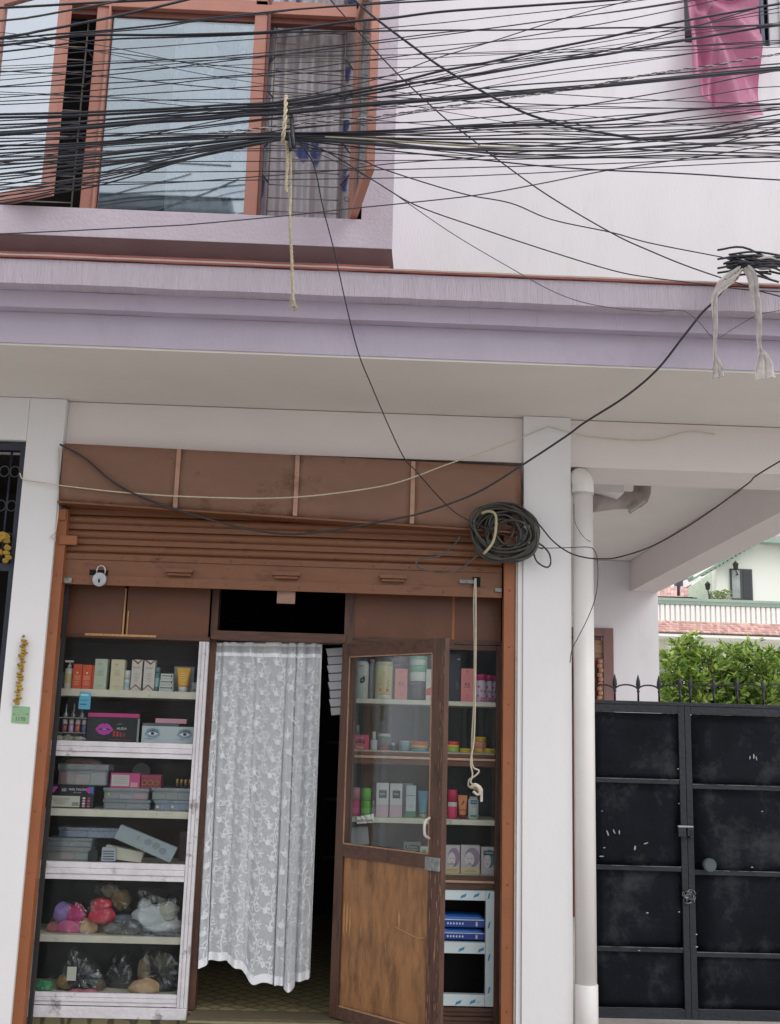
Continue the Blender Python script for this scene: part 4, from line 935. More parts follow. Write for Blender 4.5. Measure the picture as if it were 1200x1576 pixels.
# verge boards
def bar(nm, m, a, b, t, d, Y, par=NH):
    p0, p1 = P(*a, Y), P(*b, Y); ax = (p1-p0).normalized(); nn = Vector((-ax.z,0,ax.x))
    bm = new_bm(); quadbox(bm, [p0-nn*t, p1-nn*t, p1+nn*t, p0+nn*t], (0,d,0)); fixn(bm); return obj(nm, bm, m, par)
bar('verge_board', GREENR, (1066,890), (1168,829), .06, .5, YU-.5); bar('verge_board', MINTW, (1067,886.5), (1168,826), .05, .5, YU-.55)
for i in range(13):
    a = (1084+i*6.3, 881-i*3.75); bar('verge_tooth', GREENR, a, (a[0]+1.4, a[1]+4), .05, .3, YU-.45)
bm = new_bm(); e0, e1 = P(1168,829,YU-.6), P(1300,835,YU-.6); r0, r1 = P(1190,812,YU+3), P(1300,812,YU+3)
quadbox(bm, [e0, e1, r1, r0], (0,.0,.12)); fixn(bm); obj('roof', bm, TILEG, NH)
bar('eave_board', GREENR, (1168,831), (1300,837), .06, .4, YU-.62)
hwin(1123, 1157, 876, 924, YU, mull=1); hwin(1090, 1102, 913, 930, YU+1.0, mull=0)
for (px, py, Y) in ((1132, 872, YU-.25), (1089, 903, YU+1.1)):
    lp = obj('wall_lamp', (lambda b: (lathe(b, P(px,py,Y).x, Y, P(px,py,Y).z-.12, [(.02,0),(.07,.05),(.09,.19),(.10,.2),(.03,.27),(.01,.30)], 8), b)[1])(new_bm()), mat('iron_lantern', (.04,.035,.03), .5), NH)
    c = P(px+4, py+5, Y); bm = new_bm(); tube(bm, [(c.x, Y+.25, c.z-.1),(c.x, Y+.05, c.z-.15),(c.x-.08, Y, c.z-.03)], .02, 5); obj('lamp_arm', bm, MATS['iron_lantern'], lp)
# lower tiled roof to the left, blue drum behind
RH = thing('tiled_outbuilding', 'low red tiled roof with a blue tank seen left of the green gable', 'building', tuple(P(1035,930,YN+4)))
bm = new_bm(); YR = YN+3
for r_ in range(5):
    for c_ in range(16):
        q0 = P(990+c_*5.2, 922-r_*3.4, YR+r_*.35); q1 = P(990+c_*5.2+4.8, 922-r_*3.4, YR+r_*.35); u0 = P(990+c_*5.2+1, 917.8-r_*3.4, YR+r_*.35+.4); u1 = P(990+c_*5.2+5.6, 917.8-r_*3.4, YR+r_*.35+.4)
        quadbox(bm, [q0,q1,u1,u0], (0,0,.05))
fixn(bm); obj('tiled_roof', bm, TILE, RH, kind='stuff')
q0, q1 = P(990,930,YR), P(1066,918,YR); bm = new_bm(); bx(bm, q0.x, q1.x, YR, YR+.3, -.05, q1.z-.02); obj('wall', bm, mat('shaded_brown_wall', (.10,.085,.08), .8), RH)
q0, q1 = P(1046,905,YR+3), P(1055,890,YR+3); bm = new_bm(); lathe(bm, (q0.x+q1.x)/2, YR+3, q0.z-.3, [(.30,0),(.30,.7),(.2,.8)], 14); obj('tank', bm, mat('blue_tank', (.05,.09,.16), .5), RH)
bm = new_bm(); quadbox(bm, [P(1055,904,YR+1.5), P(1055,892,YR+1.5), P(1082,888,YR+1.5), P(1070,896,YR+1.5)], (0,.3,0)); fixn(bm); obj('gable', bm, MINTW, RH)
AN = thing('roof_antenna', 'thin dark post standing on the red tiled roof left of the gable', 'post', tuple(P(1044, 915, YR)))
bm = new_bm(); tube(bm, [P(1044,917,YR), P(1044,888,YR)], .05, 6); obj('post', bm, mat('dark_post', (.05,.04,.05), .6), AN)
# potted plant on the balcony
LEAF = bpy.data.materials.new('shrub_leaf'); LEAF.use_nodes = True
def leafmat(m, lo, hi, mid):
    n, l = m.node_tree.nodes, m.node_tree.links; b = n['Principled BSDF']; b.inputs['Roughness'].default_value = .45
    g = n.new('ShaderNodeNewGeometry'); rp = n.new('ShaderNodeValToRGB'); e = rp.color_ramp.elements
    e[0].color = lo; e[1].color = hi; k = e.new(.45); k.color = mid; l.new(g.outputs['Random Per Island'], rp.inputs[0]); l.new(rp.outputs[0], b.inputs['Base Color'])
    tl = n.new('ShaderNodeBsdfTranslucent'); l.new(rp.outputs[0], tl.inputs[0]); mx = n.new('ShaderNodeMixShader'); mx.inputs[0].default_value = .35
    l.new(b.outputs[0], mx.inputs[1]); l.new(tl.outputs[0], mx.inputs[2]); l.new(mx.outputs[0], n['Material Output'].inputs[0])
leafmat(LEAF, (.05,.13,.025,1), (.55,.66,.18,1), (.25,.40,.08,1))
def leaf(bm, p, d, L, wd, droop, r_):
    d = d.normalized(); s = d.cross(Vector((r_.uniform(-.4,.4), r_.uniform(-.4,.4), 1))).normalized(); up = s.cross(d)
    q = [bm.verts.new(x) for x in (p, p+d*L*.45+s*wd+up*L*.06, p+d*L-up*droop*L, p+d*L*.45-s*wd+up*L*.06)]
    bm.faces.new((q[0], q[1], q[2])); bm.faces.new((q[0], q[2], q[3]))
def shrub(name, label, tips, base, nleaf, L, wd, seed, spread=.3, m=LEAF):
    r_ = random.Random(seed); t = thing(name, label, 'shrub', tuple(base))
    bl, bs = new_bm(), new_bm()
    for tp in tips:
        tp = Vector(tp); b = Vector(base)+Vector((r_.uniform(-.15,.15), r_.uniform(-.15,.15), 0)); mid = b.lerp(tp, .55)+Vector((r_.uniform(-.1,.1), r_.uniform(-.2,.2), .1))
        path = smoothpts([b, mid, tp], 8); tube(bs, path, .014, 5, rf=lambda t: 1-.8*t)
        for k in range(nleaf):
            u = 1-(r_.random()**1.6)*.75; i = min(int(u*(len(path)-1)), len(path)-2); c = path[i].lerp(path[i+1], u*(len(path)-1)-i)
            an = r_.uniform(0, 2*math.pi); side = Vector((math.cos(an), math.sin(an), r_.uniform(-.1,.9)))
            c = c+side*r_.uniform(0, spread)*(1.15-u)*1.6
            for j in range(3): leaf(bl, c, side+Vector((r_.uniform(-.7,.7), r_.uniform(-.7,.7), r_.uniform(-.2,.8))), L*r_.uniform(.7,1.25), wd*r_.uniform(.7,1.2), r_.uniform(0,.25), r_)
    obj('stem', bs, mat('stem_bark', (.12,.09,.05), .8), t); obj('foliage', bl, m, t, kind='stuff')
    return t
r5 = random.Random(3)
def tips_of(lst, Y):
    out = []
    for px, py in lst:
        for k in range(3): out.append(P(px+r5.uniform(-7,7), py+6+r5.uniform(-4,14)*k, Y+r5.uniform(-.4,.4)))
    return out
YS = 6.3
shrub('leafy_shrub', 'bright green bushy shrub behind the gate, nearest the white wall', tips_of([(1030,1000),(1046,985),(1062,980),(1076,990),(1088,1000),(1020,1040),(1040,1020),(1060,1025),(1082,1035),(1098,1040),(1030,1060),(1070,1060)], YS), P(1065,1250,YS), 46, .10, .020, 1)
shrub('leafy_shrub', 'bright green bushy shrub behind the gate in the middle of the hedge', tips_of([(1106,1000),(1122,992),(1134,990),(1146,1000),(1110,1030),(1130,1030),(1150,1040),(1120,1060),(1145,1065),(1100,1065)], YS+.2), P(1130,1250,YS+.2), 46, .10, .020, 2)
shrub('leafy_shrub', 'bright green bushy shrub behind the gate at the right edge of the photo', tips_of([(1166,988),(1178,995),(1196,1003),(1172,1030),(1190,1040),(1205,1010),(1180,1060),(1200,1070),(1220,1020),(1160,1055)], YS), P(1190,1250,YS), 46, .10, .020, 4)
bl = thing('potted_plant', 'pale leafy plant standing on the balcony of the green house', 'plant', tuple(P(1110,930,YN+.8)))
bm = new_bm(); bs = new_bm(); r_ = random.Random(9)
for k in range(170):
    a = r_.uniform(0, 6.28); c = P(1110+r_.uniform(-11,11), 920+r_.uniform(-9,4), YN+.8)+Vector((0, r_.uniform(-.3,.3), 0)); leaf(bm, c, Vector((math.cos(a), math.sin(a), .5)), .17, .03, .2, r_)
LEAF2 = bpy.data.materials.new('pale_leaf'); LEAF2.use_nodes = True; leafmat(LEAF2, (.2,.3,.12,1), (.55,.6,.35,1), (.35,.45,.2,1)); obj('foliage', bm, LEAF2, bl, kind='stuff')
lathe(bs, P(1110,930,YN+.8).x, YN+.8, Z_(1110,930,YN+.8)-.35, [(.18,0),(.25,.3)], 12); obj('pot', bs, mat('clay_pot', (.3,.14,.09), .8), bl)
# yard of the car port and the boundary wall that the shrubs grow over
BW = obj('boundary_wall', (lambda b: (bx(b, P(1012,1200,8).x-1.5, 12, 8.0, 8.2, 0, 1.5), b)[1])(new_bm()), MINT, None, 'low pale green boundary wall behind the green shrubs', 'wall')

# ------------------------------------------------------------------ pink cloth hanging out of the upper right window
YH = Yw-.07
c00, c10 = P(1056, -20, YH), P(1170, -20, YH)
def pcl(u, v):
    left = interp([(0,-20),(.5,70),(1,140)], v) 
    ty = -20
    by = interp([(0,134),(.12,136),(.14,150),(.25,160),(.45,174),(.65,184),(.85,184),(.93,180),(1,178)], u)
    px = interp([(0,1056),(.5,1062),(1,1059)], v)*(1-u)+interp([(0,1166),(.4,1169),(.9,1170),(1,1174)], v)*u
    py = ty+(by-ty)*v
    if v < .12: py += 24*math.sin(min(1,max(0,(u-.35)/.55))*math.pi)*(1-v/.12)
    p = P(px, py, YH)
    ang = math.atan2(v*1.35+.05, u+.02)
    rad = math.hypot(u, v)
    p.y += -.042*math.sin(ang*13)*min(1, rad*1.5)*(.35+.65*(ang > .5)) - .02*math.sin(u*30)*(u < .35) + .02*math.sin(v*4+u*5) - .03*v
    return p
PINK = mat('pink_satin', srgb(220,152,184), .33, var=.07, vs=5, bump=.15, bs=60)
PC = thing('pink_cloth', 'pink satin cloth hung out of the upper right window', 'cloth', tuple(P(1115, 180, YH)))
bm = new_bm(); NU, NV = 90, 70
g = [[bm.verts.new(pcl(i/NU, j/NV)) for i in range(NU+1)] for j in range(NV+1)]
for j in range(NV):
    for i in range(NU): f = bm.faces.new((g[j][i], g[j+1][i], g[j+1][i+1], g[j][i+1])); f.smooth = True
bmesh.ops.solidify(bm, geom=bm.faces[:], thickness=.002); obj('cloth', bm, PINK, PC)

# ------------------------------------------------------------------ ropes and ties
def twist_rope(name, pts, r, label, m=ROPE, strands=3, cat='rope', turns=60, parent=None):
    sp = smoothpts(pts, 8); bm = new_bm(); 
    L = 0; cum = [0]
    for a, b in zip(sp, sp[1:]): L += (b-a).length; cum.append(L)
    N = max(30, int(L/.006)); dense = []
    for i in range(N+1):
        s = L*i/N; k = max(j for j in range(len(cum)) if cum[j] <= s+1e-9); k = min(k, len(sp)-2); dense.append(sp[k].lerp(sp[k+1], (s-cum[k])/max(cum[k+1]-cum[k],1e-9)))
    for q in range(strands):
        path = []
        for i, p_ in enumerate(dense):
            t = (dense[min(i+1,N)]-dense[max(i-1,0)]).normalized(); a = t.cross(Vector((0,1,0.01))).normalized(); b = t.cross(a); an = (L*i/N)/(r*9)*2*math.pi+q*2*math.pi/strands
            path.append(p_+(a*math.cos(an)+b*math.sin(an))*r*.55)
        tube(bm, path, r*.55, 5)
    return obj(name, bm, m, parent, label, cat, loc=tuple(sp[0]) if not parent else None)
YT = -1.62
twist_rope('jute_rope', [P(440,150,YT-.03), P(439,175,YT-.06), P(437,200,YT-.06), P(435,214,YT-.03), P(437,219,YT+.03), P(443,205,YT+.07), P(445,170,YT+.07), P(441,150,YT+.02), P(440,150,YT-.03)], .009, 'pale rope tied in a loop round the bundle of cables over the window', mat('pale_rope', srgb(196,184,160), .8, var=.15, vs=50), 2)
twist_rope('jute_rope', [P(444,218,YT), P(447,250,YT), P(447,300,YT), P(446,340,YT), P(449,400,YT), P(450,440,YT), P(451,472,YT)], .0066, 'long frayed jute rope hanging down from the cable bundle past the ledge')
twist_rope('jute_rope', [P(440,218,YT-.02), P(442,240,YT-.02), P(441,270,YT-.02), P(440,290,YT-.02), P(442,297,YT-.02)], .0068, 'short knotted end of jute rope beside the long hanging one')
bm = new_bm()
for i in range(9): tube(bm, [P(450,448+i,YT), P(450+rnd.uniform(-5,5), 462, YT+rnd.uniform(-.01,.01)), P(451+rnd.uniform(-6,8), 478, YT)], .0016, 4)
obj('rope_fray', bm, ROPE, None, 'frayed loose fibres at the lower end of the long jute rope', 'rope')
bm = new_bm(); tube(bm, smoothpts([P(448,178,YT+.02),P(450,205,YT-.03),P(452,228,YT-.03)],4), .010, 6); tube(bm, smoothpts([P(445,205,YT-.03),P(447,232,YT-.04)],4), .007, 6); obj('wire_stub', bm, CABLE, None, 'short black stub of cable sticking down beside the rope tie', 'cable')
# rope through the shutter
yr = ysl-.05
tw = mat('cream_nylon_rope', srgb(204,194,174), .65, var=.12, vs=40)
SR = thing('nylon_rope', 'cream nylon rope looped through the right slot of the shutter, knotted at its end', 'rope', tuple(P(731,1200,yr)))
twist_rope('strand', [P(731,890,yr-.01), P(729,930,yr), P(730,1000,yr), P(729,1080,yr), P(726,1140,yr), P(727,1178,yr), P(737,1186,yr), P(731,1194,yr), P(722,1200,yr), P(721,1210,yr), P(730,1214,yr), P(738,1218,yr)], .0048, None, tw, 3, None, parent=SR)
twist_rope('strand', [P(732,890,yr-.01), P(732,930,yr-.01), P(732,1000,yr-.005), P(731,1080,yr-.005), P(729,1140,yr-.01), P(724,1172,yr-.01), P(727,1192,yr-.01), P(724,1204,yr-.01), P(732,1210,yr-.01), P(739,1222,yr-.01)], .0048, None, tw, 3, None, parent=SR)
bm = new_bm(); 
for i in range(3): tube(bm, smoothpts([P(724+i*3,1212-i,yr-.02),P(731+i*2,1207+i*2,yr-.03),P(740-i,1214+i*2,yr-.02),P(735,1223,yr-.015),P(728,1218,yr-.02)],5), .0075, 6)
obj('knot', bm, tw, SR)
pbox('rope_pin', paint(190,188,180,.5), SR, 739, 743, 1214, 1234, yr-.01, .008, .002)

# ------------------------------------------------------------------ coils and cloth strips
cc = P(777, 820, -.075)
CO = thing('cable_coil', 'big tangled coil of dusty cable hung on a hook beside the right pillar', 'coil', tuple(cc))
rc = random.Random(21); px2m = 5.95/1700
for i in range(30):
    big = i < 18
    a, b = (rc.uniform(46,53), rc.uniform(35,43)) if big else (rc.uniform(22,38), rc.uniform(20,34))
    ox, oz = (rc.uniform(-3,3), rc.uniform(-4,5)) if big else (rc.uniform(-12,12), rc.uniform(-10,8)); rt = rc.uniform(-.7,.5); ph = rc.uniform(0,6.28); yo = rc.uniform(-.035,.03)
    pts = []
    for k in range(25):
        t = k/24*2*math.pi*(1 if i % 3 else 1.12)+ph; wob = 1+.05*math.sin(t*3+i)+.04*math.sin(t*2+i*2); x, z = a*math.cos(t)*wob, b*math.sin(t)*wob
        pts.append(cc+Vector(((ox+x*math.cos(rt)-z*math.sin(rt))*px2m, yo+.012*math.sin(t*2+i), (oz+x*math.sin(rt)+z*math.cos(rt))*px2m)))
    bm = new_bm(); tube(bm, smoothpts(pts, 3), rc.choice((.0055,.0065,.0075)), 6); obj('loop', bm, COILM if i % 4 else CABLEG, CO)
bm = new_bm(); tube(bm, smoothpts([P(741,790,-.13), P(752,787,-.14), P(762,792,-.14), P(763,812,-.14), P(758,835,-.14), P(744,853,-.13)], 5), .008, 6); obj('binding', bm, mat('pale_binding', srgb(168,160,128), .6, var=.2), CO)
bm = new_bm(); tube(bm, smoothpts([P(820,848,-.07), P(826,864,-.08), P(840,873,-.08), P(847,868,-.08), P(845,852,-.08), P(832,838,-.08), P(815,832,-.07)], 5), .0048, 6); obj('stray_loop', bm, CABLE, CO)
bm = new_bm(); tube(bm, smoothpts([P(741,850,-.06), P(722,865,-.06), P(705,878,-.05), P(680,881,-.05), P(650,876,-.05), P(640,868,-.05), P(648,860,-.05), P(675,856,-.05), P(692,845,-.05), P(704,832,-.05), P(707,825,-.05)], 5), .0045, 6); obj('stray_loop', bm, CABLEG, CO)
pbox('hook', mat('rusty_hook', (.06,.03,.025), .7), CO, 780, 787, 783, 808, -.03, .029, .002)
c2 = P(1158, 406, Yf3-.16)
C2 = thing('cable_coil', 'flattened bundle of black cable on the ledge at right', 'coil', tuple(c2))
for i in range(20):
    a, b = rc.uniform(30,52), rc.uniform(5,14); ox, oz = rc.uniform(-4,18), rc.uniform(-10,12); rt = rc.uniform(-.25,.2); ph = rc.uniform(0,6.28); pts = []
    for k in range(19):
        t = k/18*2*math.pi+ph; x, z = a*math.cos(t), b*math.sin(t)
        pts.append(c2+Vector(((ox+x*math.cos(rt)-z*math.sin(rt))*.0029, rc.uniform(-.004,.004)+.06*math.sin(t)+rc.uniform(-.01,.01), (oz+x*math.sin(rt)+z*math.cos(rt))*.0029)))
    bm = new_bm(); tube(bm, smoothpts(pts, 3), rc.choice((.005,.006,.007)), 6); obj('loop', bm, CABLE if i % 5 else mat('pale_thin_wire', (.45,.45,.42), .5), C2)
for i in range(7):
    p0 = P(1105+rc.uniform(-3,25), 385+i*7, Yf3-.2); bm = new_bm(); tube(bm, smoothpts([p0, p0+Vector((.12,.0,.02)), p0+Vector((.26,.02,-.01+rc.uniform(-.03,.03)))], 4), .005, 6); obj('cut_end', bm, CABLE, C2)
CLO = mat('floral_rag', srgb(236,232,228), .85, var=.08, vs=8, bump=.3, spot=srgb(196,130,134), spot_s=18, spot_t=.6, spot_w=.06)
def rag(name, pts, wid, label, seed):
    bm = new_bm(); sp = smoothpts([P(*q, Yf3-.22) for q in pts], 6); ws = [interp([(k/(len(wid)-1), x) for k, x in enumerate(wid)], i/(len(sp)-1)) for i in range(len(sp))]
    rows = []; NR = 8
    for i, p_ in enumerate(sp):
        t = (sp[min(i+1,len(sp)-1)]-sp[max(i-1,0)]).normalized(); a = t.cross(Vector((0,1,0))).normalized()
        tw_ = math.sin(i*.5+seed)*.5
        rows.append([bm.verts.new(p_+a*(k/NR-.5)*ws[i]*.0029*1.0+Vector((0, .016*math.sin(k*1.6+i*.35+seed)*min(1, ws[i]/14)+tw_*.01*(k/NR-.5), 0))) for k in range(NR+1)])
    for i in range(len(rows)-1):
        for k in range(NR): f = bm.faces.new((rows[i][k], rows[i][k+1], rows[i+1][k+1], rows[i+1][k])); f.smooth = True
    bmesh.ops.solidify(bm, geom=bm.faces[:], thickness=.002)
    return obj(name, bm, CLO, None, label, 'rag', loc=tuple(sp[0]))
rag('cloth_rag', [(1140,412),(1128,425),(1112,438),(1102,452),(1099,470),(1100,500),(1101,520),(1100,545),(1103,562),(1107,581)], [10,20,18,10,10,8,6,5,14,20], 'left one of two torn floral rags tied to the cable bundle on the ledge', 1)
rag('cloth_rag', [(1146,412),(1158,428),(1163,450),(1165,475),(1168,500),(1169,530),(1172,545),(1176,565),(1180,582)], [12,18,15,12,9,7,13,30,34], 'right one of two torn floral rags, flaring out like a tassel', 4)

# ------------------------------------------------------------------ goods in the cabinets
YG0 = Yc+.06
def col_(c, r=.4): return paint(*c, r)
def carton(label, px0, px1, py0, shelf, c, Y=YG0, D=.05, cat='box', name='carton_box', top=None, side=None, rz=0, group=None):
    z0 = SHZ[shelf]+.0005; pyb = {'A':1062,'B':1142,'C':1247,'D':1328,'E':1441,'F':1529,'G':1079,'H':1158,'J':1262,'K':1346}[shelf]
    x0, x1 = X_(px0, pyb, Y), X_(px1, pyb, Y); z1 = Z_((px0+px1)/2, py0, Y)
    t = thing(name, label, cat, ((x0+x1)/2, Y+D/2, z0), group)
    b = box('carton', col_(c), t, x0, x1, Y, Y+D, z0, z1, .0015)
    t['_d'] = 0; del t['_d']
    return t, x0, x1, z0, z1, Y
def decal(t, nm, c, x0, x1, z0, z1, Y, k=1, r=.4):
    return box(nm, col_(c, r), t, x0, x1, Y-.0008*k, Y-.0008*(k-1)-.0002, z0, z1, 0)
def lerp(a, b, t): return a+(b-a)*t
def lines(t, x0, x1, z0, z1, Y, c, rows, seed=1, k=1, hgt=.0022):
    r_ = random.Random(seed)
    for i in range(rows):
        z = lerp(z1, z0, (i+.5)/rows); w_ = (x1-x0)*r_.uniform(.45, 1)*.5; xc = (x0+x1)/2
        decal(t, 'print_line', c, xc-w_, xc+w_, z-hgt/2, z+hgt/2, Y, k)
def pbase(shelf): return {'A':1062,'B':1142,'C':1247,'D':1328,'E':1441,'F':1529,'G':1079,'H':1158,'J':1262,'K':1346}[shelf]
def bottle(label, px0, px1, py0, shelf, cbody, ccap, capf=.25, Y=YG0+.03, name='bottle', cat='bottle', neck=.75, body=None, label_c=None, lab=(.25,.7), sy=1, shoulder=.12, capw=.6, r=.35):
    z0 = SHZ[shelf]+.0005; x0, x1 = X_(px0, pbase(shelf), Y), X_(px1, pbase(shelf), Y); R_ = (x1-x0)/2; xc = (x0+x1)/2; z1 = Z_((px0+px1)/2, py0, Y); H = z1-z0; hb = H*(1-capf)
    t = thing(name, label, cat, (xc, Y, z0))
    bm = new_bm(); lathe(bm, xc, Y, z0, [(R_*.9,0),(R_,.004),(R_,hb-H*shoulder),(R_*.93,hb-H*shoulder*.5),(R_*capw*.9,hb-.002)], 20, sy=sy); obj('body', bm, body or col_(cbody, r), t)
    bm = new_bm(); lathe(bm, xc, Y, z0, [(R_*capw,hb-.001),(R_*capw,H-.004),(R_*capw*.92,H)], 20, sy=sy); obj('cap', bm, col_(ccap), t)
    if label_c:
        bm = new_bm(); n_ = 12; a0, a1 = -155, -25; zz0, zz1 = z0+hb*lab[0], z0+hb*lab[1]; pr = None
        for i in range(n_+1):
            a = R(lerp(a0, a1, i/n_)); q = [bm.verts.new((xc+math.cos(a)*(R_+.0006), Y+math.sin(a)*(R_+.0006)*sy, z)) for z in (zz0, zz1)]
            if pr: bm.faces.new((pr[0], q[0], q[1], pr[1]))
            pr = q
        obj('label', bm, col_(label_c), t)
    return t, xc, R_, z0, z1, Y
def jar(label, px0, px1, py0, shelf, bands, Y=YG0+.035, name='jar', cat='jar', lid=None):
    """bands: list of (fraction of height, colour) from the bottom"""
    z0 = (SHZ[shelf] if isinstance(shelf, str) else shelf[1])+.0005; sh = shelf if isinstance(shelf, str) else shelf[0]
    x0, x1 = X_(px0, pbase(sh), Y), X_(px1, pbase(sh), Y); R_ = (x1-x0)/2; xc = (x0+x1)/2; z1 = Z_((px0+px1)/2, py0, Y); H = z1-z0
    t = thing(name, label, cat, (xc, Y, z0)); f0 = 0
    for i, (f, c) in enumerate(bands):
        rr_ = R_*(1 if i % 2 == 0 else 1.03); bm = new_bm(); last = i == len(bands)-1
        lathe(bm, xc, Y, z0, [(rr_*.97,H*f0+.0004),(rr_,H*f0+.003),(rr_,H*f-.003),(rr_*.96,H*f)], 22); obj('lid' if last else 'body', bm, col_(c, .3), t); f0 = f
    return t, z1
def squeeze(label, px0, px1, py0, shelf, c, ccap, capf=.25, Y=YG0+.03):
    z0 = SHZ[shelf]+.0005; x0, x1 = X_(px0, pbase(shelf), Y), X_(px1, pbase(shelf), Y); xc = (x0+x1)/2; w_ = (x1-x0)/2; z1 = Z_((px0+px1)/2, py0, Y); H = z1-z0
    t = thing('squeeze_tube', label, 'tube', (xc, Y, z0)); bm = new_bm(); rings = []
    for f in (0, .08, .35, .7, .97, 1):
        z = z0+H*capf+(H*(1-capf))*f; a = w_*lerp(.72, 1, f); b = max(.0012, w_*.6*(1-f)**.7)
        rings.append([bm.verts.new((xc+a*math.cos(k*math.pi/9), Y+b*math.sin(k*math.pi/9), z)) for k in range(18)])
    for i in range(5):
        for k in range(18): bm.faces.new((rings[i][k], rings[i][(k+1)%18], rings[i+1][(k+1)%18], rings[i+1][k])).smooth = True
    bm.faces.new(rings[-1]); bm.faces.new(rings[0][::-1]); obj('tube_body', bm, col_(c, .35), t)
    bm = new_bm(); lathe(bm, xc, Y, z0, [(w_*.62,0),(w_*.66,H*capf-.001)], 18, sy=.8); obj('cap', bm, col_(ccap), t); return t, xc, w_, z0, z1, Y
CLEARP = glass('clear_plastic', tint=(.90,.93,.95), refl=.25, dirt=.16, dirtc=(.6,.64,.68), rough=.12)
BLUEP = glass('bluish_plastic', tint=(.62,.74,.86), refl=.3, dirt=.30, dirtc=(.40,.50,.66), rough=.15)
def case(label, px0, px1, py0, py1, shelf_or_z, m=CLEARP, D=.16, Y=YG0, contents=(), name='plastic_case', zt=None, rot=0):
    x0, x1 = X_(px0, (py0+py1)/2, Y), X_(px1, (py0+py1)/2, Y); z0 = SHZ[shelf_or_z]+.0005 if isinstance(shelf_or_z, str) else shelf_or_z+.0005; z1 = Z_((px0+px1)/2, py0, Y)
    t = thing(name, label, 'case', ((x0+x1)/2, Y+D/2, z0)); h = z1-z0
    bm = new_bm(); bx(bm, x0+.006, x1-.006, Y+.006, Y+D-.006, z0, z0+h*.68, 0, .005); obj('base', bm, m, t)
    bm = new_bm(); bx(bm, x0, x1, Y, Y+D, z0+h*.69, z1, 0, .006); obj('lid', bm, m, t)
    r_ = random.Random(int(px0*7+py0)); c_ = contents or ((90,96,104),(120,120,120))
    for i, c in enumerate(c_):
        xa_ = lerp(x0+.012, x1-.012, i/len(c_)); xb_ = lerp(x0+.012, x1-.012, (i+.92)/len(c_)); bm = new_bm(); bx(bm, xa_, xb_, Y+.018, Y+D-.02, z0+.004, z0+h*r_.uniform(.45,.62), 0, .004); obj('content', bm, col_(c, .6), t)
    return t, z1

# --- left cabinet, top shelf
def note(t, *a): return t
t, xc, R_, z0, z1, Y = bottle('white pump bottle with yellow label at the left end of the top left shelf', 98, 110, 1023, 'A', (206,204,190), (206,204,196), .1, label_c=(196,178,120), capw=.45, neck=.4)
bm = new_bm(); tube(bm, [(xc,Y,z1-.004),(xc,Y,z1+.014)], .003, 6); bx(bm, xc-.026, xc+.02, Y-.008, Y+.008, z1+.013, z1+.024, 0, .003); obj('pump_head', bm, col_((214,212,204)), t)
for i, (a, b, lb) in enumerate(((110,123.5,'left orange carton beside the pump bottle on the top left shelf'),(124.5,138.5,'middle orange carton of three on the top left shelf'),(139.5,145,'narrow sliver of orange carton next to the pale green box'))):
    t, x0, x1, z0, z1, Y = carton(lb, a, b, 1022+i, 'A', (214,84,42), D=.045, group=None, Y=YG0+.012*(i==2))
    if i < 2:
        box('print_panel', col_((226,128,88)), t, x0+.008, x1-.008, Y-.0008, Y-.0001, z0+.05, z0+.075, 0); lines(t, x0+.008, x1-.008, z0+.02, z0+.045, Y, (236,170,140), 3, i)
        decal(t, 'print_dot', (246,224,200), (x0+x1)/2-.004, (x0+x1)/2+.004, z0+.085, z0+.093, Y)
def cosm(lb, a, b, y0, c, ink, seed):
    t, x0, x1, z0, z1, Y = carton(lb, a, b, y0, 'A', c, D=.06); text('M', .02, ((x0+x1)/2-.008, Y-.0006, z1-.03), col_(ink), t); lines(t, x0+.012, x1-.014, z0+.075, z0+.11, Y, ink, 5, seed, hgt=.0018); decal(t, 'print_line', ink, x0+.02, x1-.02, z0+.02, z0+.022, Y); return t
cosm('tall pale green carton on the top left shelf', 143, 162, 1014, (182,192,172), (120,140,128), 3)
cosm('tall cream carton between the pale green carton and the white bottle', 168, 189, 1015, (206,196,166), (150,140,112), 4)
bottle('round topped white bottle with blue print between cream cartons', 189, 200, 1032, 'A', (196,204,206), (206,210,208), .42, label_c=(160,182,196), capw=.95)
for i, (a, b, lb) in enumerate(((200,216,'left one of two white cartons with burgundy corner flashes'),(219,236,'right one of two white cartons with burgundy corner flashes'))):
    t, x0, x1, z0, z1, Y = carton(lb, a, b, 1015+i, 'A', (204,196,188), D=.055)
    xm = (x0+x1)/2; bg_ = col_((122,52,52))
    for k, pts in enumerate(([(x0,z1),(xm+.004,z1-.026),(xm+.008,z1-.018),(x0+.012,z1)],[(x1,z1),(xm+.006,z1-.026),(xm+.004,z1-.018),(x1-.008,z1)],[(x0,z0),(xm-.002,z0+.028),(x1,z0+.002),(x1,z0+.010),(xm-.002,z0+.036),(x0,z0+.008)])):
        bm = new_bm(); quadbox(bm, [(p, Y-.0008, q) for p, q in pts], (0,.0007,0)); fixn(bm); obj('corner_flash', bm, bg_, t)
    text('MILANO', .011, (xm, Y-.0006, z1-.045), col_((140,110,104)), t); lines(t, x0+.01, x1-.01, z0+.05, z0+.1, Y, (150,110,100), 6, i+8, hgt=.0016)
bottle('slim teal bottle between burgundy cartons and stacked small boxes', 236, 245, 1027, 'A', (84,124,128), (96,132,134), .22, label_c=(150,178,176), capw=.9)
zz = SHZ['A']
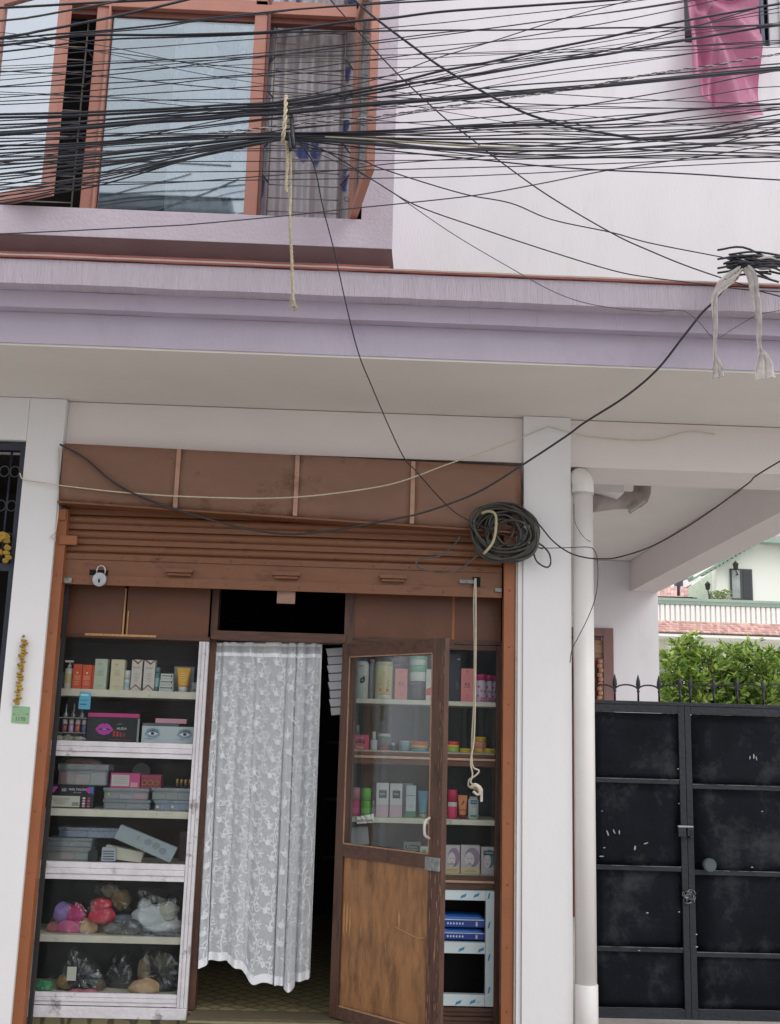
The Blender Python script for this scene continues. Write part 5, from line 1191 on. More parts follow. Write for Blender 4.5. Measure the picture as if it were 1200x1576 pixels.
for i in range(3):
    Y = YG0; x0, x1 = X_(245+i*.6, 1055, Y), X_(265.5-i*.4, 1055, Y); h = .033
    t = thing('small_box', ('bottom','middle','top')[i]+' box of three small white striped boxes stacked on the top left shelf', 'box', ((x0+x1)/2, Y, zz)); box('carton', col_((200,204,200)), t, x0, x1, Y, Y+.06, zz+.0005, zz+h-.0005, .001)
    decal(t, 'print_line', (60,70,72), x0+.004, x1-.012, zz+.018, zz+.023, Y); decal(t, 'print_line', (110,120,120), x0+.004, x1-.004, zz+.007, zz+.009, Y); decal(t, 'print_dot', (40,44,46), x1-.01, x1-.003, zz+.014, zz+.026, Y); zz += h
bottle('tiny dark capped vial behind the stacked small boxes', 248, 254, 1030, 'A', (150,140,136), (60,50,50), .3, Y=YG0+.1)
t, xc, w_, z0, z1, Y = squeeze('yellow and white squeeze tube standing on its cap, top left shelf', 270, 292, 1028, 'A', (226,168,44), (214,212,204), .24)
lines(t, xc-w_*.6, xc+w_*.6, z0+.06, z0+.11, Y-w_*.55, (250,230,180), 4, 3); 
t, x0, x1, z0, z1, Y = carton('crinkled silver pouch behind the yellow squeeze tube', 266, 297, 1026, 'A', (150,152,150), Y=YG0+.09, D=.02, name='pouch', cat='pouch')
t, x0, x1, z0, z1, Y = carton('small grey box with an eye print at the right end of the top left shelf', 294, 306, 1050, 'A', (150,156,160), Y=YG0+.03); decal(t, 'print_dot', (50,56,62), x0+.01, x0+.022, z0+.01, z0+.018, Y)
carton('dark narrow box behind the pump bottle at far left of the top shelf', 88, 98, 1035, 'A', (84,104,110), Y=YG0+.05)
# blue sachet hanging from the shelf edge
Yh_ = Ysf-.006
t = thing('blue_sachet', 'light blue sachet hanging from the edge of the top left shelf', 'sachet', tuple(P(130,1066,Yh_)))
bm = new_bm(); quadbox(bm, [P(120,1091,Yh_),P(138,1092,Yh_),P(140,1066,Yh_),P(123,1064,Yh_)], (0,.004,0)); fixn(bm); bmesh.ops.bevel(bm, geom=bm.edges[:], offset=.0012, segments=1, affect='EDGES'); obj('packet', bm, col_((98,172,200), .3), t)
for (a, b, c_, d_, cc_) in ((124,136,1068,1071,(180,214,224)),(123,136,1077,1078.5,(60,130,170)),(123,133,1083,1085,(40,110,150))): pbox('print_line', col_(cc_), t, a,b,c_,d_, Yh_-.0009, .0007, 0)
# --- left cabinet, shelf B
ys = YG0; zs_ = Z_(107, 1104, ys)
t = thing('display_stand', 'small clear tiered stand at the left end of the second left shelf', 'stand', (X_(107,1142,ys), ys, SHZ['B'])); x0, x1 = X_(87,1120,ys), X_(131,1120,ys)
box('plate', col_((170,176,172),.3), t, x0, x1, ys, ys+.12, zs_-.004, zs_, .001); zb1_ = Z_(107,1127,ys); box('plate', col_((150,156,154),.3), t, x0, x1, ys, ys+.12, zb1_-.004, zb1_, .001)
for q in (x0+.002, x1-.004): box('leg', CLEARP, t, q, q+.003, ys+.002, ys+.11, SHZ['B'], zs_-.005)
for i, (px, c, nm) in enumerate(((97,(150,72,84),'dark pink'),(107,(178,148,172),'lilac'),(117,(176,86,84),'coral red'),(127,(78,88,142),'blue'))):
    xc = X_(px,1120,ys); t = thing('nail_polish', nm+' bottle in the lower tier of the small clear stand', 'bottle', (xc, ys+.03, zb1_))
    bm = new_bm(); lathe(bm, xc, ys+.03, zb1_+.0005, [(.012,0),(.0135,.003),(.0135,.036),(.006,.042)], 14); obj('body', bm, col_(c,.2), t)
    bm = new_bm(); lathe(bm, xc, ys+.03, zb1_+.0425, [(.0135,0),(.0125,.028)], 14); obj('cap', bm, col_((196,178,176),.3), t)
for i, (px, c) in enumerate(((99,(112,60,66)),(111,(120,70,74)),(124,(110,60,62)))):
    xc = X_(px,1100,ys); t = thing('nail_polish', ('left','middle','right')[i]+' thin necked bottle on top of the small clear stand', 'bottle', (xc, ys+.03, zs_))
    bm = new_bm(); lathe(bm, xc, ys+.03, zs_+.0005, [(.014,0),(.015,.004),(.013,.022),(.005,.032),(.004,.07),(.0035,.075)], 12); obj('body', bm, glass('tinted_bottle_%d' % i, tint=(.5,.32,.34), refl=.3, dirt=.15), t)
def bag(label, pts, shelf, blobs, Y=YG0+.05, seed=1, name='plastic_bag', m=None, thick=.06):
    """pts: outline pixels of a clear bag; blobs: (px,py,rx,rz,colour) lumps of cloth inside it"""
    z0 = SHZ[shelf]; cx = sum(p[0] for p in pts)/len(pts); cy = sum(p[1] for p in pts)/len(pts); base = P(cx, pbase(shelf), Y); t = thing(name, label, 'bag', (base.x, Y, z0))
    k = 6.3/1700
    for i, (px, py, rx, rz, c) in enumerate(blobs):
        bm = new_bm(); ce = P(px, py, Y); rr = bmesh.ops.create_icosphere(bm, subdivisions=3, radius=1)
        for v in rr['verts']:
            d = v.co.copy(); n_ = 1+.26*noise.noise(d*1.5+Vector((seed*3+i,0,0)))-.16*abs(noise.noise(Vector((d.x*2+i, d.y*2, d.z*7+seed))))+.05
            v.co = ce+Vector((d.x*rx*k*n_, d.y*min(thick*.75, rx*k*.8)*n_, d.z*rz*k*n_)); v.co.z = max(v.co.z, z0+.001)
        obj('content', bm, paint(*c, .85), t, smooth=True)
    bm = new_bm(); n = len(pts); outline = smoothpts([P(p[0],p[1],Y) for p in pts]+[P(pts[0][0],pts[0][1],Y)], 4)[:-1]; ce = P(cx, cy, Y); rings = []
    for s, off in ((1,0),(.93,-.55),(.72,-.88),(.4,-1),(.1,-1.02)):
        ring = []
        for j, o_ in enumerate(outline):
            d = o_-ce; nn_ = noise.noise(Vector((o_.x*30, o_.z*30, s*4+seed))); nf = noise.noise(Vector((o_.x*90, o_.z*90, s*9+seed)))
            v = ce+d*(s*(1+.10*nn_)); v.y = Y+off*thick*(1+.35*nn_+.30*nf); v.z = max(v.z, z0+.0006); ring.append(bm.verts.new(v))
        rings.append(ring)
    N = len(outline)
    for a, b in zip(rings, rings[1:]):
        for j in range(N): bm.faces.new((a[j], a[(j+1)%N], b[(j+1)%N], b[j]))
    bm.faces.new(rings[-1])
    bmesh.ops.triangulate(bm, faces=bm.faces[:])
    fixn(bm); obj('film', bm, m or BAGM, t)
    return t
BAGM = bpy.data.materials.new('crinkled_clear_film'); BAGM.use_nodes = True
n, l = BAGM.node_tree.nodes, BAGM.node_tree.links; n.remove(n['Principled BSDF'])
tr = n.new('ShaderNodeBsdfTransparent'); tr.inputs[0].default_value = (.96,.97,.97,1); gl = n.new('ShaderNodeBsdfGlossy'); gl.inputs['Roughness'].default_value = .07; df = n.new('ShaderNodeBsdfDiffuse'); df.inputs[0].default_value = (.6,.62,.63,1)
nz = n.new('ShaderNodeTexNoise'); nz.inputs['Scale'].default_value = 9; nz.inputs['Detail'].default_value = 6; nz.inputs['Distortion'].default_value = 1.6; tcn = n.new('ShaderNodeTexCoord'); l.new(tcn.outputs['Object'], nz.inputs[0])
bp = n.new('ShaderNodeBump'); bp.inputs['Strength'].default_value = 1; bp.inputs['Distance'].default_value = .02; l.new(nz.outputs[0], bp.inputs['Height']); l.new(bp.outputs[0], gl.inputs['Normal'])
rp = n.new('ShaderNodeMapRange'); rp.inputs[1].default_value = .55; rp.inputs[2].default_value = .75; rp.inputs[3].default_value = .0; rp.inputs[4].default_value = .07; l.new(nz.outputs[0], rp.inputs[0])
m1 = n.new('ShaderNodeMixShader'); m1.inputs[0].default_value = .14; l.new(tr.outputs[0], m1.inputs[1]); l.new(gl.outputs[0], m1.inputs[2])
m2 = n.new('ShaderNodeMixShader'); l.new(rp.outputs[0], m2.inputs[0]); l.new(m1.outputs[0], m2.inputs[1]); l.new(df.outputs[0], m2.inputs[2]); l.new(m2.outputs[0], n['Material Output'].inputs[0])
bag('low clear bag of beige beads in front of the small clear stand', [(81,1142),(82,1130),(95,1127),(115,1129),(130,1132),(133,1141)], 'B', [(90,1137,8,5,(176,170,146)),(104,1137,9,5,(160,156,132)),(120,1138,9,4,(150,146,128))], Y=YG0-.01, thick=.03)
# black lip kit
Y = YG0+.01; t, x0, x1, z0, z1, Y = carton('black lip kit pouch with magenta lips printed on it', 132, 213, 1104, 'B', (30,28,34), Y=Y, D=.03, name='lip_kit', cat='cosmetics kit')
zt_k = z1; box('lid_edge', col_((196,60,130)), t, x0-.001, x1-.006, Y-.004, Y+.032, z1+.0005, z1+.022, .002)
def ellip(cx, cz, rx, rz, n=18, a0=0, a1=360): return [(cx+rx*math.cos(R(a0+(a1-a0)*i/n)), cz+rz*math.sin(R(a0+(a1-a0)*i/n))) for i in range(n if a1-a0 == 360 else n+1)]
def flat(t, nm, c, pts, Y, k=1, r=.4):
    bm = new_bm(); quadbox(bm, [(p, Y-.0007*k, q) for p, q in pts], (0,.0005,0)); fixn(bm); return obj(nm, bm, col_(c, r), t)
lx = lerp(x0, x1, .33); lz = lerp(z0, z1, .5)
flat(t, 'printed_lips', (190,62,170), [(lx-.050,lz),(lx-.028,lz+.026),(lx-.010,lz+.034),(lx,lz+.027),(lx+.010,lz+.034),(lx+.028,lz+.026),(lx+.050,lz),(lx+.028,lz-.022),(lx,lz-.030),(lx-.028,lz-.022)], Y)
flat(t, 'printed_lips', (70,20,56), [(lx-.040,lz),(lx-.012,lz+.009),(lx,lz+.006),(lx+.012,lz+.009),(lx+.040,lz),(lx,lz-.005)], Y, 2); flat(t, 'lip_shine', (236,190,226), ellip(lx, lz+.002, .014, .0022, 10), Y, 3)
text('HUDA', .019, (lerp(x0,x1,.66), Y-.0008, lerp(z0,z1,.55)), col_((220,214,216)), t); text('matte', .012, (lerp(x0,x1,.62), Y-.0008, lerp(z0,z1,.74)), col_((150,140,146)), t, tilt=8)
for q in range(4): decal(t, 'printed_lipstick', ((176,40,50),(186,52,66),(160,44,60),(130,40,50))[q], lerp(x0,x1,.50+.065*q), lerp(x0,x1,.54+.065*q), z0+.03, z0+.062-.004*q, Y)
decal(t, 'print_line', (120,70,90), x0+.12, x1-.04, z0+.012, z0+.015, Y); decal(t, 'edge_print', (150,146,150), x1-.012, x1-.002, z0+.004, z1-.004, Y)
# lash box with eyes
t, x0, x1, z0, z1, Y = carton('flat white lash box with two blue shadowed eyes printed on it', 217, 300, 1118, 'B', (186,196,200), Y=YG0, D=.05, name='lash_box', cat='box')
ztop_l = z1
for s_, f in ((1,.2),(-1,.8)):
    ex, ez = lerp(x0,x1,f), lerp(z0,z1,.55)
    flat(t, 'printed_eye', (136,156,176), [(ex-.045,ez-.004),(ex-.03,ez+.024),(ex,ez+.032),(ex+.03,ez+.024),(ex+.045,ez-.004),(ex+.02,ez-.022),(ex-.02,ez-.02)], Y)
    flat(t, 'printed_eye', (222,226,228), [(ex-.030,ez),(ex,ez+.016),(ex+.030,ez),(ex,ez-.012)], Y, 2); flat(t, 'printed_iris', (84,104,124), ellip(ex,ez+.002,.0105,.0105,12), Y, 3); flat(t, 'printed_pupil', (16,18,22), ellip(ex,ez+.002,.0045,.0045,8), Y, 4)
    flat(t, 'printed_lid', (30,34,44), [(ex-.036,ez+.002),(ex,ez+.021),(ex+.036,ez+.002),(ex,ez+.015)], Y, 4)
    for q in range(9):
        a = R(150-q*15); flat(t, 'printed_lash', (30,36,50), [(ex+.028*math.cos(a),ez+.017*math.sin(a)+.001),(ex+.046*math.cos(a),ez+.036*math.sin(a)+.004),(ex+.030*math.cos(a)+.002,ez+.017*math.sin(a)+.001)], Y, 5)
    flat(t, 'printed_brow', (110,126,150), [(ex-.05,ez-.024),(ex-.01,ez-.030),(ex+.05,ez-.02),(ex+.01,ez-.026)], Y, 2)
zb_ = ztop_l
t = thing('grey_lid', 'dark grey flat lid lying on the lash box', 'lid', (X_(250,1116,YG0), YG0, zb_)); box('lid', col_((92,98,102)), t, X_(219,1116,YG0+.01), X_(275,1116,YG0+.01), YG0+.01, YG0+.08, zb_+.0005, zb_+.016, .002); zb_ += .0165
t = thing('pink_box', 'slim pale pink box on top of the grey lid, second left shelf', 'box', (X_(263,1108,YG0), YG0, zb_)); box('carton', col_((206,150,164)), t, X_(239,1108,YG0+.02), X_(287,1108,YG0+.02), YG0+.02, YG0+.05, zb_+.0005, zb_+.026, .002)
# --- shelf C
t, x0, x1, z0, z1, Y = carton('black nail polish gift box with a blue and pink band', 73, 142, 1209, 'C', (24,22,32), Y=YG0, D=.06, name='nail_polish_box', cat='box')
flat(t, 'printed_swirl', (60,96,176), [(x0+.002,z1-.004),(x0+.03,z1-.006),(x0+.012,z1-.035),(x0+.002,z1-.048)], Y); flat(t, 'printed_swirl', (190,52,150), [(x0+.03,z1-.006),(x0+.046,z1-.006),(x0+.026,z1-.04),(x0+.014,z1-.036)], Y)
flat(t, 'printed_swirl', (60,110,190), [(x1-.002,z1-.004),(x1-.03,z1-.006),(x1-.012,z1-.035),(x1-.002,z1-.048)], Y); flat(t, 'printed_swirl', (190,52,150), [(x1-.03,z1-.006),(x1-.05,z1-.02),(x1-.026,z1-.04),(x1-.014,z1-.036)], Y)
text('3D', .022, (lerp(x0,x1,.33), Y-.0008, z1-.024), col_((226,220,232)), t); text('NAIL POLISH', .0165, (lerp(x0,x1,.63), Y-.0008, z1-.020), col_((222,214,230)), t); text('GEL SHINE', .009, (lerp(x0,x1,.63), Y-.0008, z1-.036), col_((180,160,190)), t)
decal(t, 'print_panel', (196,194,180), x0+.003, lerp(x0,x1,.70), z0+.006, z1-.055, Y); lines(t, x0+.01, lerp(x0,x1,.5), z0+.02, z1-.065, Y, (130,128,122), 5, 6, 2, .002)
for q in range(9): decal(t, 'barcode_bar', (60,60,60), lerp(x0,x1,.53)+q*.0042, lerp(x0,x1,.53)+q*.0042+(.0014,.0026)[q%2], z0+.012, z0+.032, Y, 2)
for q in range(8): flat(t, 'print_dot', ((206,150,176),(186,90,120),(220,200,206),(150,60,90))[q%4], ellip(lerp(x0,x1,.79+.11*(q%2)), lerp(z0+.012,z1-.065,(q//2)/3), .0085, .0055, 10), Y)
t, zc1 = case('clear lidded box of hair bands leaning on the nail polish box', 88, 166, 1176, 1208, Z_(105,1208,YG0), CLEARP, .14, YG0-.0, ((150,96,84),(168,120,112),(150,140,132)))
bag('crumpled clear bag of brownish bands on top of the lidded box', [(96,1182),(104,1170),(124,1166),(150,1168),(160,1176),(158,1184)], 'C', [(118,1174,18,7,(140,86,72)),(140,1175,14,6,(150,110,100))], Y=YG0+.06, thick=.03)
t, za = case('clear case with a green dot, lower of the pair in mid shelf', 157, 231, 1231, 1249, 'C', CLEARP, .16, YG0, ((78,84,96),(92,98,108)))
t2, zb = case('clear case with pink contents, upper of the pair in mid shelf', 158, 229, 1213, 1231, za, CLEARP, .15, YG0, ((110,116,122),(120,120,128),(190,70,110)))
c = P(167, 1222, YG0-.004); flat(t2, 'dot_sticker', (150,180,80), ellip(c.x, c.z, .009, .010, 10), YG0)
t, zc2 = case('blue case at right of the third left shelf', 236, 296, 1232, 1250, 'C', BLUEP, .16, YG0, ((60,84,130),(70,92,140)))
for px in (242, 265): c = P(px, 1242, YG0-.004); flat(t, 'dot_sticker', (206,204,170), ellip(c.x, c.z, .007, .008, 10), YG0)
t, zd = case('clear case with green contents resting on the blue case', 232, 296, 1213, 1231, zc2, CLEARP, .15, YG0, ((104,128,88),(90,106,80),(80,96,84)))
Y = YG0+.02; x0, x1 = X_(170,1200,Y), X_(200,1200,Y); zz1 = Z_(200,1190,Y)
t = thing('pink_box', 'pink box with a white label lying on the upper clear case', 'box', (x0, Y, zb)); box('carton', col_((196,74,128)), t, x0, X_(215,1200,Y), Y, Y+.1, zb+.0005, zz1, .002)
decal(t, 'label', (196,186,186), x0+.006, x1-.004, zb+.01, zz1-.01, Y); lines(t, x0+.012, x1-.01, zb+.02, zz1-.02, Y, (150,140,140), 4, 5, 2, .002); decal(t, 'print_panel', (206,150,160), x1+.004, X_(212,1200,Y), zb+.006, zb+.03, Y)
t = thing('jewel_box', 'clear topped pink box of gold bangles beside the pink box', 'box', (X_(230,1200,Y), Y, zb)); box('carton', col_((150,60,80)), t, X_(216,1200,Y), X_(247,1200,Y), Y+.01, Y+.1, zb+.0005, zz1-.005, .002)
for q in range(3):
    bm = new_bm(); c = P(222+q*9, 1203, Y); tube(bm, [(c.x+.014*math.cos(R(a)), Y+.004, zb+.03+.013*math.sin(R(a))) for a in range(0,361,30)], .003, 5); obj('bangle', bm, mat('gold', srgb(186,150,90), .3, .8), t)
for q in range(4):
    Yq = YG0+.03; xc = X_(273+q*6.5,1200,Yq); t = thing('gold_vial', ('first','second','third','fourth')[q]+' gold capped vial from the left on the green filled case', 'bottle', (xc, Yq, zd))
    bm = new_bm(); lathe(bm, xc, Yq, zd+.0005, [(.009,0),(.009,.018)], 10); obj('body', bm, col_((50,44,40),.3), t); bm = new_bm(); lathe(bm, xc, Yq, zd+.019, [(.009,0),(.009,.026),(.007,.03)], 10); obj('cap', bm, mat('gold', srgb(186,150,90), .3, .8), t)
t = thing('mirror_disc', 'round grey hand mirror leaning behind the pink box', 'mirror', tuple(P(218,1188,YG0+.22))); bm = new_bm(); bmesh.ops.create_cone(bm, cap_ends=True, segments=24, radius1=.05, radius2=.05, depth=.01, matrix=Matrix.Translation(P(217,1188,YG0+.2))@Matrix.Rotation(R(80),4,'X')); obj('disc', bm, col_((110,112,108)), t)
# --- shelf D
t, z_ = case('wide low clear case with yellow and red pieces, bottom of shelf four', 68, 138, 1304, 1328, 'D', CLEARP, .16, YG0, ((120,112,80),(150,90,80),(110,112,116)))
t, z_ = case('flat clear case stacked on the wide low case', 70, 142, 1290, 1304, z_, CLEARP, .17, YG0+.005, ((78,90,100),(84,96,108)))
case('long bluish case lying behind on top of the clear cases', 89, 182, 1274, 1290, z_, BLUEP, .12, YG0+.05, ((110,128,150),(100,118,140)))
def slab(label, pix, Y, D, c, name, cat, m=None):
    ce = sum((P(p[0],p[1],Y) for p in pix), Vector())/len(pix); t = thing(name, label, cat, tuple(ce)); bm = new_bm(); quadbox(bm, [tuple(P(p[0],p[1],Y)) for p in pix], (0,D,0)); fixn(bm); bmesh.ops.bevel(bm, geom=bm.edges[:], offset=.0025, segments=2, affect='EDGES'); obj('carton', bm, m or col_(c), t); return t
slab('black and white small box wedged in front of the cases', [(134,1327),(150,1326),(150,1308),(136,1309)], YG0-.005, .05, (34,34,36), 'small_box', 'box')
slab('white slim box lying tilted under the grey case', [(162,1321),(216,1328),(221,1312),(163,1300)], YG0+.005, .05, (206,200,184), 'slim_box', 'box')
t = slab('small white box with black barcode lines, fourth left shelf', [(155,1326),(177,1326),(178,1305),(157,1304)], YG0-.025, .028, (170,176,186), 'barcode_box', 'box')
for q in range(4): c = P(167,1310+q*4,YG0-.025); decal(t, 'print_line', (40,44,60), c.x-.03, c.x+.028, c.z-.003, c.z+.002, YG0-.025)
t = slab('long grey translucent case leaning diagonally across the fourth left shelf', [(175,1290),(261,1328),(273,1305),(186,1269)], YG0-.045, .03, (150,160,166), 'pencil_case', 'case', mat('frosted_grey_plastic', srgb(150,160,166), .3, var=.1, vs=12, spot=srgb(110,118,124), spot_s=14, spot_t=.6))
c = P(212,1290,YG0-.045); text('3', .03, (c.x, YG0-.0458, c.z), col_((110,120,126)), t, tilt=-24)
for q, (px, py) in enumerate(((228,1296),(240,1302),(250,1310))): c = P(px,py,YG0-.045); flat(t, 'pressed_disc', (128,138,146), ellip(c.x,c.z,.022,.018,14), YG0-.045)
carton('dim reddish box standing far right at the back of the fourth left shelf', 274, 292, 1280, 'D', (92,60,62), Y=YG0+.15)
# --- shelves E, F: bagged goods
bag('clear bag with purple, magenta and beige hair pieces at the left', [(70,1440),(72,1422),(86,1404),(98,1388),(118,1384),(132,1392),(146,1414),(151,1432),(146,1441),(110,1442)], 'E', [(98,1404,15,14,(150,122,186)),(116,1406,15,13,(196,44,118)),(106,1427,18,13,(214,98,150)),(136,1427,15,13,(204,166,132)),(84,1428,10,10,(170,96,92)),(113,1414,5,3,(226,220,216))], seed=2)
bag('round bag of bright red hair ties above the purple bag', [(134,1398),(140,1384),(152,1380),(168,1388),(176,1402),(172,1416),(158,1424),(144,1416)], 'E', [(156,1392,15,9,(196,40,64)),(157,1409,17,13,(206,44,76))], seed=3, Y=YG0+.0, thick=.05)
bag('clear bag with a fuzzy brown hair bun at the top of shelf five', [(146,1372),(150,1360),(176,1357),(200,1370),(206,1388),(200,1400),(180,1402),(164,1392)], 'E', [(184,1384,17,14,(128,104,72)),(170,1370,12,9,(140,126,106))], seed=4, Y=YG0+.1)
bag('flattened bag of grey and black bands in the middle of shelf five', [(150,1438),(158,1420),(178,1410),(205,1412),(222,1424),(232,1436),(225,1443),(180,1443)], 'E', [(178,1428,20,9,(104,104,98)),(200,1428,18,12,(74,76,78)),(222,1438,14,5,(60,60,62)),(188,1414,12,6,(90,98,108))], seed=5, Y=YG0+.02, thick=.05)
bag('large clear bag with white hair bands at the right of shelf five', [(203,1408),(212,1386),(214,1368),(240,1366),(268,1376),(284,1396),(288,1424),(282,1440),(240,1438),(214,1428)], 'E', [(232,1412,26,18,(206,210,214)),(258,1402,16,12,(196,192,176)),(262,1426,22,10,(214,214,216)),(222,1396,10,12,(186,190,194)),(240,1428,30,8,(200,204,208))], seed=6, Y=YG0+.06)
bag('small dark plastic bag under the white bands', [(228,1441),(232,1434),(262,1432),(284,1436),(286,1443)], 'E', [(256,1439,20,4,(80,84,88))], seed=7, Y=YG0-.01, thick=.03)
bag('small green bundle in film at the lower left corner', [(56,1526),(60,1512),(72,1506),(84,1498),(82,1512),(78,1528)], 'F', [(68,1518,12,9,(58,150,96))], seed=8, Y=YG0+.0, thick=.04)
t = bag('tall clear bag of black hair pieces with a white paper label', [(86,1529),(90,1512),(100,1486),(106,1460),(118,1458),(140,1474),(158,1494),(163,1512),(156,1526),(120,1530)], 'F', [(128,1506,26,22,(34,40,46)),(100,1512,11,12,(150,120,70)),(112,1526,22,5,(40,44,50)),(150,1518,10,12,(90,80,62))], seed=9, Y=YG0+.04)
c0, c1 = P(102,1509,YG0-.03), P(118,1488,YG0-.03); box('paper_label', col_((196,194,180),.7), t, c0.x, c1.x, YG0-.031, YG0-.0305, c0.z, c1.z)
bag('flat pink scrunchie in film lying at the front of the bottom shelf', [(104,1530),(110,1521),(128,1520),(150,1521),(151,1529),(130,1533)], 'F', [(118,1527,12,4,(196,90,110)),(138,1527,13,4,(190,80,104))], seed=10, Y=YG0-.035, thick=.02)
bag('dark film bag in the middle of the bottom left shelf', [(162,1528),(164,1500),(172,1474),(190,1466),(206,1480),(210,1510),(204,1529)], 'F', [(184,1506,18,22,(40,44,48)),(192,1522,16,8,(70,62,48))], seed=11, Y=YG0+.12)
bag('beige hair bun in clear film on the bottom left shelf', [(198,1529),(202,1514),(216,1507),(236,1509),(245,1522),(240,1531),(216,1533)], 'F', [(222,1521,20,13,(196,158,118))], seed=12, Y=YG0-.0, thick=.05)
bag('tall clear bag of black and brown pieces at the bottom right', [(212,1510),(216,1486),(226,1464),(244,1458),(270,1470),(284,1496),(286,1524),(270,1531),(240,1529)], 'F', [(222,1492,9,18,(120,104,80)),(256,1516,19,14,(44,52,66)),(262,1496,16,16,(60,62,64)),(252,1480,14,12,(96,90,80))], seed=13, Y=YG0+.07)

# --- right cabinet, top shelf
t, xc, R_, z0, z1, Y = bottle('white shampoo bottle with blue cap at the left behind the door glass', 545, 566, 1013, 'G', (204,208,204), (70,90,130), .06, sy=.6, capw=.8); text('CLEAN', .012, (xc-.01, Y-R_*.6-.004, z1-.045), col_((40,44,50)), t)
flat(t, 'printed_figure', (36,52,56), [(xc-.01,z0+.085),(xc+.014,z0+.09),(xc+.02,z0+.11),(xc+.012,z0+.13),(xc+.003,z0+.118),(xc-.008,z0+.112)], Y-R_*.6-.002); flat(t, 'printed_figure', (206,208,204), ellip(xc+.004,z0+.103,.004,.004,8), Y-R_*.6-.002, 2)
bottle('pale blue translucent bottle right of the white shampoo bottle', 566, 576, 1015, 'G', (160,180,194), (170,188,200), .06, Y=YG0+.07, capw=.8)
t, z1 = jar('cream tin with an orange drawing behind the door glass', 576, 603, 1019, 'G', ((.12,(206,200,180)),(.9,(204,192,150)),(1,(196,188,162))), name='tin', cat='tin'); Yt = YG0+.035-.047; xc = X_(589.5,1079,YG0+.035)
for q in range(7): 
    a = R(20+q*22); flat(t, 'printed_sprig', (178,110,56), [(xc-.004,SHZ['G']+.055),(xc+.05*math.cos(a)*.7,SHZ['G']+.06+.07*math.sin(a)),(xc+.05*math.cos(a)*.7+.005,SHZ['G']+.06+.07*math.sin(a)),(xc+.004,SHZ['G']+.055)], Yt)
flat(t, 'printed_sprig', (190,96,44), ellip(xc, SHZ['G']+.052, .03, .014, 12), Yt, 2)
def kbox(lb, a, b, y0, Y=YG0):
    t, x0, x1, z0, z1, Y = carton(lb, a, b, y0, 'G', (216,130,128), Y=Y); text('KS', .026, ((x0+x1)/2+.0, Y-.0008, lerp(z0,z1,.52)), col_((60,40,44)), t); decal(t, 'print_line', (60,40,44), x0+.016, x1-.014, lerp(z0,z1,.435), lerp(z0,z1,.445), Y); flat(t, 'print_dot', (60,40,44), ellip((x0+x1)/2, z1-.018, .004, .004, 8), Y); lines(t, x0+.02, x1-.02, z0+.02, z0+.04, Y, (150,80,84), 2, 3)
kbox('pink carton with initials seen through the door glass', 607, 626, 1029)
t, zj = jar('dark translucent jar under the green lidded jar', 629, 653, 1049, 'G', ((.75,(64,62,72)),(1,(90,88,98))), Y=YG0+.04)
t, zj = jar('white and green jar stacked on the dark jar', 629, 656, 1010, ('G', zj), ((.38,(204,208,204)),(.62,(112,176,148)),(.86,(204,210,206)),(1,(136,190,164))), Y=YG0+.04)
t, x0, x1, z0, z1, Y = carton('white box with a red wave behind the right edge of door glass', 655, 671, 1030, 'G', (204,202,196)); flat(t, 'printed_wave', (206,70,70), [(x0,z0+.03),(x1-.004,z0+.03),(x1-.004,z0+.088),(x0+.015,z0+.07),(x0,z0+.062)], Y)
bag('clear bag stuffed on top behind the pink carton', [(603,1030),(602,1012),(612,1004),(628,1008),(630,1028)], 'G', [(616,1014,10,6,(150,120,106))], Y=YG0+.09, thick=.03, seed=15)
t, x0, x1, z0, z1, Y = carton('tall navy box right of the door stile', 690, 708, 1006, 'G', (30,36,52), Y=YG0+.02); decal(t, 'print_line', (170,176,190), x1-.02, x1-.004, z1-.035, z1-.028, Y); lines(t, x1-.03, x1-.006, z0+.07, z0+.11, Y, (120,126,150), 4, 4)
kbox('pink carton with initials behind the hanging nylon rope', 709, 728, 1029)
for q, (a, b, y0, Yq, lb) in enumerate(((731,748,1038,YG0+.03,'front'),(746,757,1039,YG0+.06,'middle'),(756,764,1040,YG0+.09,'rear'))):
    t, xc, R_, z0, z1, Y = bottle(lb+' one of three magenta floral bottles at the right end', a, b, y0, 'G', (206,190,206), (190,44,110), .2, Y=Yq, capw=.92)
    for k2 in range(7): flat(t, 'printed_petal', (196,60,130), ellip(xc+R_*.6*math.sin(k2*2.3), z0+.01+.013*(k2%3)+(.05 if k2 > 4 else 0), .007, .006, 8), Y-R_-.0003, 1+k2%2)
    text('B', .02, (xc, Y-R_-.001, z0+.062), col_((110,60,110)), t)
# second shelf
t, x0, x1, z0, z1, Y = carton('hot pink box with dark motifs on the second right shelf', 540, 567, 1131, 'H', (206,72,112)); text('SANDAL', .011, ((x0+x1)/2, Y-.0008, z1-.014), col_((240,200,210)), t)
for q in range(3): flat(t, 'print_dot', (84,44,40), ellip(lerp(x0,x1,.3+.2*q), z0+.042+.004*(q%2), .008, .010, 10), Y)
decal(t, 'print_panel', (214,170,110), x0+.03, x1-.03, z0+.006, z0+.02, Y)
bottle('small clear capped vial behind the hot pink box', 545, 553, 1116, 'H', (120,140,140), (170,180,182), .3, Y=YG0+.09)
bottle('white dropper bottle next to the hot pink box', 569, 580, 1126, 'H', (190,196,198), (206,208,208), .4, capw=.5)
t, z_ = jar('clear jar of red pieces with a white lid', 581, 600, 1129, 'H', ((.28,(150,60,70)),(.82,(96,104,106)),(1,(186,190,188))), Y=YG0+.05)
bottle('small dark blue bottle with a white cap', 600, 609, 1143, 'H', (34,56,110), (180,184,190), .35)
t, z_ = jar('pale blue translucent jar left of the rainbow jar', 614, 631, 1140, 'H', ((.8,(120,150,164)),(1,(150,170,178))), Y=YG0+.04)
